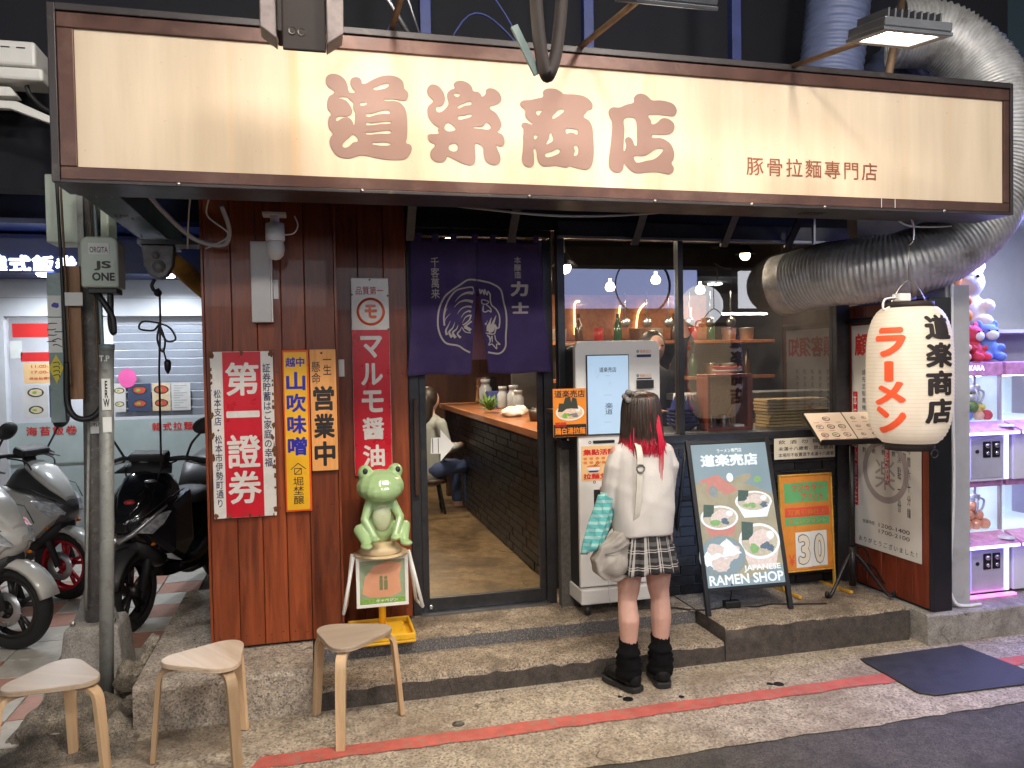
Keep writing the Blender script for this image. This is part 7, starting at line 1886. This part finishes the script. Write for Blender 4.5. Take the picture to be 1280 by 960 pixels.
mat('hair_red', (.60, .012, .05), .35, 0, var=.2); mat('bag_beige', (.33, .30, .27), .5, 0, var=.15, scale=12, bump=.3, bscale=30); mat('clip_grey', (.16, .15, .145), .6); mat('strap_cream', (.60, .57, .50), .6)
pr = thing('person', 'person in white blouse and black plaid skirt ordering at the kiosk', 'person', (1.640, 3.775, .005), R(-3))
FT = {-1: (-.092, -.012, R(24)), 1: (.092, .012, R(14))}
mb = MB()
for s in (-1, 1):
    fx, fy, fa = FT[s]
    mb.limb([(s * .068, 0, .82), (s * .078, .0, .66), (s * .082, .006, .50), (fx * .98, .004, .455), (fx, fy - .012, .36), (fx, fy - .006, .26), (fx, fy, .12), (fx, fy, .08)], [.088, .079, .056, .050, .055, .046, .034, .034])
mb.ball((0, 0, .86), (.148, .108, .11)); mb.limb([(0, 0, .88), (0, 0, 1.05), (0, -.005, 1.15)], [.105, .090, .088]); mb.ball((0, 0, 1.19), (.128, .062, .066)); mb.limb([(0, 0, 1.25), (0, .012, 1.34)], [.046, .043])
mb.ball((0, .02, 1.425), (.072, .088, .10)); mb.ball((0, .055, 1.385), (.055, .055, .06)); mb.ball((0, .108, 1.405), (.012, .018, .02))
for s in (-1, 1):
    mb.ball((s * .074, .015, 1.415), (.012, .02, .028))
    el = Vector((s * .140, .05, 1.0)); wr = Vector((s * .06, .26, 1.10))
    if s < 0: el = Vector((-.150, .03, .985)); wr = Vector((-.12, .235, .99))
    mb.limb([(s * .13, 0, 1.22), el, wr], [.045, .037, .025])
    hd = (wr - el).normalized(); sd = Vector((-s * .5, -.2, .8)).normalized()
    palm = wr + hd * .045; mb.ball(palm, (.030, .036, .024))
    for k in range(4):
        b0 = palm + hd * .022 + sd * (.024 - k * .016); L_ = (.052, .060, .055, .042)[k]
        mb.limb([b0, b0 + hd * L_ * .55, b0 + hd * L_ * .8 + Vector((0, .01, -.022))], [.0085, .008, .007], 8)
    mb.limb([palm + sd * .022 - hd * .02, palm + sd * .045 + hd * .01, palm + sd * .045 + hd * .035], [.011, .0095, .008], 8)
organic('body', mb, 'skin', pr, .0055, 8)
mb = MB()
for s in (-1, 1): mb.ball((s * .028, .104, 1.432), (.012, .006, .007), 10, 6)
mb.build('eye', 'cable_black', pr)
mb = MB(); mb.ball((0, .108, 1.365), (.022, .006, .007), 10, 6); mb.build('lips', 'decal_red', pr)
# blouse
mb = MB(); rings = []
for z, hx, hy, oy in ((.795, .152, .128, -.004), (.83, .156, .132, -.004), (.92, .160, .132, -.004), (1.02, .162, .126, -.004), (1.12, .156, .118, -.004), (1.19, .156, .104, -.002), (1.235, .150, .094, 0), (1.270, .118, .082, 0), (1.295, .080, .068, .004), (1.312, .062, .056, .006)):
    rings.append([(hx * math.copysign(abs(math.cos(q)) ** .85, math.cos(q)), oy + hy * math.copysign(abs(math.sin(q)) ** .9, math.sin(q)), z - .014 * math.sin(q) * (1 if z < .85 else 0)) for q in [2 * math.pi * j / 36 for j in range(36)]])
mb.loft(rings)
for s in (-1, 1):
    el = Vector((.140, .05, 1.0)) if s > 0 else Vector((-.150, .03, .985))
    wr = Vector((.06, .26, 1.10)) if s > 0 else Vector((-.12, .235, .99))
    cuff = el.lerp(wr, .22)
    mb.limb([(s * .118, 0, 1.215), (s * .135, .0, 1.16), el + Vector((s * .0, -.004, .05)), el + Vector((s * .0, -.01, -.005)), cuff], [.055, .060, .062, .060, .052])
mb.tube([(.066 * math.cos(q), .012 + .060 * math.sin(q), 1.310 + .008 * math.sin(q)) for q in [2 * math.pi * j / 24 for j in range(25)]], .013, 8)
bl = organic('blouse', mb, 'blouse', pr, .0065, 4)
rnd = random.Random(5)
nrm = [v.normal.copy() for v in bl.data.vertices]; pos = [v.co.copy() for v in bl.data.vertices]
for i_, p in enumerate(pos):        # soft cloth folds
    k = 1.0 if p.z < 1.2 else max(0, (1.29 - p.z) / .09)
    d = .0030 * math.sin(p.x * 42 + p.z * 7 + 1.5 * math.sin(p.z * 6 + 1)) * min(1, (1.25 - p.z) * 3) + .0035 * max(0, math.sin(p.x * 16 - p.z * 19 + 1.3)) ** 3 + .0025 * max(0, math.sin(p.x * 11 + p.z * 27)) ** 4
    p += nrm[i_] * d * k
bl.data.vertices.foreach_set('co', [c_ for p in pos for c_ in p])
# skirt
mb = MB(); nz_, na = 14, 180; rings = []; st_at = []
for i in range(nz_ + 1):
    v_ = i / nz_; z = .835 - v_ * .215
    row = []
    for j in range(na):
        q = 2 * math.pi * j / na
        fold = (.012 * v_ + .002) * math.sin(q * 16 + .6 * math.sin(q * 3)) + .006 * v_ * math.sin(q * 5)
        hx, hy = .138 + .042 * v_ + fold, .115 + .040 * v_ + fold
        row.append((hx * math.cos(q), -.002 + hy * math.sin(q), z + .006 * math.sin(q * 4 + 1) * v_)); st_at.append((q * .17 + fold * .5, z, 0))
    rings.append(row)
mb.loft(rings, caps=False); sk = mb.build('skirt', 'skirt_plaid', pr)
at = sk.data.attributes.new('st', 'FLOAT_VECTOR', 'POINT'); at.data.foreach_set('vector', [c_ for p in st_at for c_ in p])
md = sk.modifiers.new('t', 'SOLIDIFY'); md.thickness = .003
# socks and boots
for s in (-1, 1):
    fx, fy, fa = FT[s]
    rings = []
    for i, (z, r_) in enumerate(((.262, .047), (.255, .050), (.235, .049), (.215, .049), (.20, .058), (.185, .063), (.175, .054), (.158, .066), (.145, .056), (.128, .069), (.112, .060), (.095, .068), (.06, .064))):
        rings.append([(fx + r_ * math.cos(q) * (1 + .03 * math.sin(q * 3 + i)), fy + .004 + r_ * 1.08 * math.sin(q), z + (.004 * math.sin(q * 2 + i * 1.7) if i > 2 else 0)) for q in [2 * math.pi * j / 28 for j in range(28)]])
    mb = MB(); mb.loft(rings); mb.build('sock', 'sock_black', pr)
    mx = Matrix.Translation((fx, fy, 0)) @ Matrix.Rotation(-s * 0 + (fa if s < 0 else -fa * .6), 4, 'Z')
    mb = MB()
    for p, r_ in (((0, -.028, .062), (.046, .048, .055)), ((0, .02, .07), (.047, .06, .052)), ((0, .09, .055), (.046, .07, .035)), ((0, .13, .045), (.042, .05, .028)), ((0, .0, .11), (.046, .05, .04))):
        mb.ball(mx @ Vector(p), r_, 14, 9)
    organic('boot', mb, 'boot_black', pr, .006, 4)
    sole = [(.036, -.07), (.048, -.03), (.046, .04), (.054, .11), (.046, .16), (.02, .185), (-.02, .185), (-.046, .16), (-.054, .11), (-.046, .04), (-.048, -.03), (-.036, -.07), (0, -.08)]
    mb = MB(); mb.prism([((mx @ Vector((p[0], p[1], 0))).x, (mx @ Vector((p[0], p[1], 0))).y) for p in sole], .001, .032, 'xy'); mb.build('sole', 'sole_black', pr, bevel=.006)
# hair: cap plus strands
mb = MB(); mb.ball((0, .008, 1.435), (.086, .100, .108), 28, 18)
hc = mb.build('hair', 'hair', pr)
mb = MB(); rnd = random.Random(11)
for i in range(620):
    a = rnd.uniform(-.25, math.pi + .25) + math.pi       # back and sides (face is +y)
    tz = rnd.uniform(.05, 1.0) ** .8
    top = Vector((.035 * math.cos(a) * tz, .008 + .04 * math.sin(a) * tz, 1.541 - .012 * tz))
    ca, sa = math.cos(a), math.sin(a)
    k = rnd.uniform(.98, 1.08)
    side = abs(ca)
    bot = 1.245 + rnd.uniform(-.035, .03) - .02 * side
    if sa > -.2: bot += .01
    pts = [top, Vector((.075 * ca * k, .008 + .088 * sa * k, 1.515)), Vector((.092 * ca * k, .008 + .106 * sa * k, 1.45)), Vector((.097 * ca * k, .006 + .108 * sa * k, 1.38)), Vector((.100 * ca * k + rnd.uniform(-.006, .006), .0 + .104 * sa * k, 1.31)), Vector((.106 * ca * k + rnd.uniform(-.022, .022), -.002 + .108 * sa * k + rnd.uniform(-.01, .01), bot))]
    Q = smooth_path(pts, 3); n_ = len(Q)
    mb.tube(Q, [.0042 * (1 - .75 * (j / (n_ - 1)) ** 2) for j in range(n_)], 4, 1 if (rnd.random() < .05 and abs(ca) < .5) else 0, caps=False)
for (x, y, zb) in ((.055, -.112, 1.10), (.062, -.112, 1.09), (.048, -.112, 1.13), (.07, -.108, 1.14), (-.085, -.07, 1.2), (-.075, -.085, 1.205)):
    Q = smooth_path([(x * .8, y * .8, 1.42), (x, y, 1.30), (x * 1.02, y * 1.06, 1.2), (x * .98, y * 1.08, zb)], 4); n_ = len(Q)
    mb.tube(Q, [.006 * (1 - .85 * j / (n_ - 1)) for j in range(n_)], 5, 1, caps=False)
mb.build('hair_strand', ['hair', 'hair_red'], pr)
mb = MB()
for i in range(5): mb.ball((-.078 - .022 * math.cos(i * 1.26), -.035 - .012 * math.sin(i * 2), 1.515 + .022 * math.sin(i * 1.26)), (.020, .014, .016), 8, 6)
mb.box(-.06, -.02, -.062, -.045, 1.505, 1.53); organic('hair_clip', mb, 'clip_grey', pr, .004, 1)
# shoulder bag with strap, teal shirt over the arm
bg = thing('shoulder_bag', 'slouchy beige shoulder bag hanging at the left hip of the person at the kiosk', 'bag', (1.44, 3.75, .60))
out_ = [(-.075, .03), (-.092, .10), (-.060, .165), (-.01, .19), (.05, .235), (.105, .225), (.122, .15), (.118, .06), (.085, .005), (.02, -.012), (-.04, -.002)]
mb = MB(); mb.prism(out_, -.055, .035)
mb.ball((.015, -.05, .07), (.075, .03, .06)); mb.limb([(-.05, -.035, .15), (.02, -.045, .175), (.09, -.04, .215)], [.016, .018, .016])
bo = organic('pouch', mb, 'bag_beige', bg, .006, 7)
pos = [v.co + v.normal * (.0025 * math.sin(v.co.x * 70 + v.co.z * 25) + .0030 * max(0, math.sin(v.co.x * 38 - v.co.z * 46)) ** 3) for v in bo.data.vertices]
bo.data.vertices.foreach_set('co', [c_ for p in pos for c_ in p])
mb = MB(); mb.tube(smooth_path([(-.045, -.062, .135), (.02, -.078, .150), (.095, -.066, .185)]), .0035, 6); mb.build('zip', 'clip_grey', bg)
mb = MB(); Q = smooth_path([(.10, -.02, .22), (.112, -.09, .30), (.118, -.115, .42), (.125, -.118, .55), (.13, -.108, .63), (.135, -.075, .675), (.14, -.02, .69), (.14, .05, .66), (.12, .11, .50), (.08, .07, .24)], 6)
rings = []
for i, q in enumerate(Q):
    t0 = (Q[min(i + 1, len(Q) - 1)] - Q[max(i - 1, 0)]).normalized(); sd = Vector((1, 0, 0)); nn = t0.cross(sd).normalized()
    rings.append([q + sd * .015 + nn * .003, q - sd * .015 + nn * .003, q - sd * .015 - nn * .003, q + sd * .015 - nn * .003])
mb.loft(rings, smooth=False); mb.build('strap', 'strap_cream', bg)
mb = MB(); c_ = Vector((.126, -.126, .565)); mb.tube([c_ + Vector((.021 * math.cos(q), 0, .019 * math.sin(q))) for q in [i * math.pi / 8 for i in range(17)]], .0045, 6); mb.build('buckle', 'clip_grey', bg)
mb = MB(); mb.tube(smooth_path([(-.01, -.06, .06), (-.03, -.06, -.02), (-.02, -.06, -.12)]), .0015, 5); mb.build('dangling_string', 'cable_grey', bg)
sh = thing('folded_shirt', 'teal checked shirt draped over the left arm of the person at the kiosk', 'shirt', (1.38, 3.82, .80))
rings = []
for i in range(13):
    v_ = i / 12
    cx, cz, cy_ = .075 - .11 * v_ ** 1.2, .235 - .29 * v_, -.02 - .05 * v_
    w = .045 + .012 * math.sin(v_ * 3)
    rings.append([(cx + w * math.cos(q) * (1 + .25 * math.sin(q * 4 + v_ * 3)), cy_ + .030 * math.sin(q) * (1 + .3 * math.sin(q * 5 + 1)), cz + .03 * math.cos(q) * .6) for q in [2 * math.pi * j / 28 for j in range(28)]])
mb = MB(); mb.loft(rings); mb.build('cloth', 'teal_plaid', sh)

def simple_person(label, loc, rz, skin, top, legs, seated, arm_up):
    t = thing('person', label, 'person', loc, rz)
    mb = MB(); hz = .62 if seated else .90
    mb.ball((0, 0, hz), (.16, .12, .12)); mb.limb([(0, 0, hz + .05), (0, .0, hz + .25), (0, 0, hz + .44)], [.12, .12, .13]); mb.ball((0, 0, hz + .45), (.18, .09, .08)); mb.limb([(0, 0, hz + .5), (0, .015, hz + .60)], [.05, .045]); mb.ball((0, .02, hz + .70), (.078, .092, .11)); mb.ball((0, .11, hz + .68), (.012, .02, .02))
    arms = {}
    for s in (-1, 1):
        sh0 = Vector((s * .17, 0, hz + .46))
        if arm_up and s == -1: el, wr = Vector((-.27, .05, hz + .74)), Vector((-.16, .10, hz + .98))
        else: el, wr = Vector((s * .23, .04, hz + .20)), Vector((s * .13, .26, hz + .22))
        arms[s] = (sh0, el, wr); mb.limb([sh0, el, wr], [.05, .042, .028])
        hd = (wr - el).normalized(); mb.ball(wr + hd * .05, (.035, .04, .035))
        for k in range(4): mb.limb([wr + hd * .07 + Vector(((k - 1.5) * .017, 0, 0)), wr + hd * .12 + Vector(((k - 1.5) * .018, .01, 0))], [.009, .008], 8)
        mb.limb([wr + hd * .04, wr + hd * .07 + Vector((-s * .05, 0, .0))], [.012, .009], 8)
        if seated: mb.limb([(s * .09, 0, hz), (s * .10, .40, hz), (s * .10, .42, hz - .42)], [.085, .06, .04]); mb.ball((s * .10, .48, hz - .44), (.04, .11, .035))
        else: mb.limb([(s * .09, 0, hz), (s * .10, .01, .48), (s * .10, 0, .06)], [.09, .06, .04]); mb.ball((s * .10, .06, .04), (.045, .12, .038))
    organic('body', mb, skin, t, .010, 5)
    mb = MB(); mb.limb([(0, 0, hz - .04), (0, 0, hz + .25), (0, 0, hz + .42)], [.145, .145, .15]); mb.ball((0, 0, hz + .45), (.20, .105, .085))
    for s in (-1, 1): a_ = arms[s]; mb.limb([a_[0], a_[1], a_[1].lerp(a_[2], .1 if arm_up else .8)], [.066, .058, .048])
    organic('shirt', mb, top, t, .011, 5)
    mb = MB()
    for s in (-1, 1):
        if seated: mb.limb([(s * .09, 0, hz), (s * .10, .40, hz), (s * .10, .42, hz - .36)], [.098, .072, .055])
        else: mb.limb([(s * .09, 0, hz + .02), (s * .10, .01, .48), (s * .10, 0, .10)], [.10, .075, .055])
    mb.ball((0, 0, hz), (.17, .13, .11)); organic('trousers', mb, legs, t, .011, 4)
    mb = MB(); mb.ball((0, -.02, hz + .725), (.100, .105, .115), 20, 14); mb.limb([(0, -.06, hz + .70), (.0, -.085, hz + .52), (0, -.08, hz + .38)] if seated else [(0, -.05, hz + .72), (0, -.06, hz + .62)], [.09, .10, .07] if seated else [.06, .05]); organic('hair', mb, 'hair_dark', t, .008, 4)
    mb = MB()
    for s in (-1, 1): mb.ball((s * .03, .105, hz + .715), (.012, .006, .007), 8, 6)
    mb.build('eye', 'cable_black', t)
    return t
mat('hair_dark', (.02, .013, .01), .45, 0, var=.3); mat('shirt_beige', (.34, .37, .37), .85, 0, var=.1, bump=.4, bscale=14); mat('jeans', (.05, .08, .20), .8); mat('shirt_dark', (.014, .014, .018), .8)
simple_person('person in a beige shirt seated at the far end of the counter', (1.14, 7.95, .02), R(-60), 'skin', 'shirt_beige', 'jeans', True, False)
bs = place('round_stool', 'dark round stool under the seated person near the counter end', 'stool', (1.14, 7.95, .192))
mb = MB(); mb.lathe([(.001, 0), (.16, 0), (.17, .02), (.16, .05), (.001, .05)], (1.14, 7.95, .50), 20, caps=False); mb.build('seat', 'dark_wood', bs)
for a0 in (45, 135, 225, 315): mb = MB(); mb.tube([(1.14 + .10 * math.cos(R(a0)), 7.95 + .10 * math.sin(R(a0)), .51), (1.14 + .17 * math.cos(R(a0)), 7.95 + .17 * math.sin(R(a0)), .195)], .014, 8); mb.build('leg', 'black_metal', bs)
simple_person('cook in a dark shirt with a raised arm behind the window', (2.56, 5.65, .20), R(180), 'skin', 'shirt_dark', 'shirt_dark', False, True)

for s_ in _SIDE: bpy.data.scenes.remove(s_)
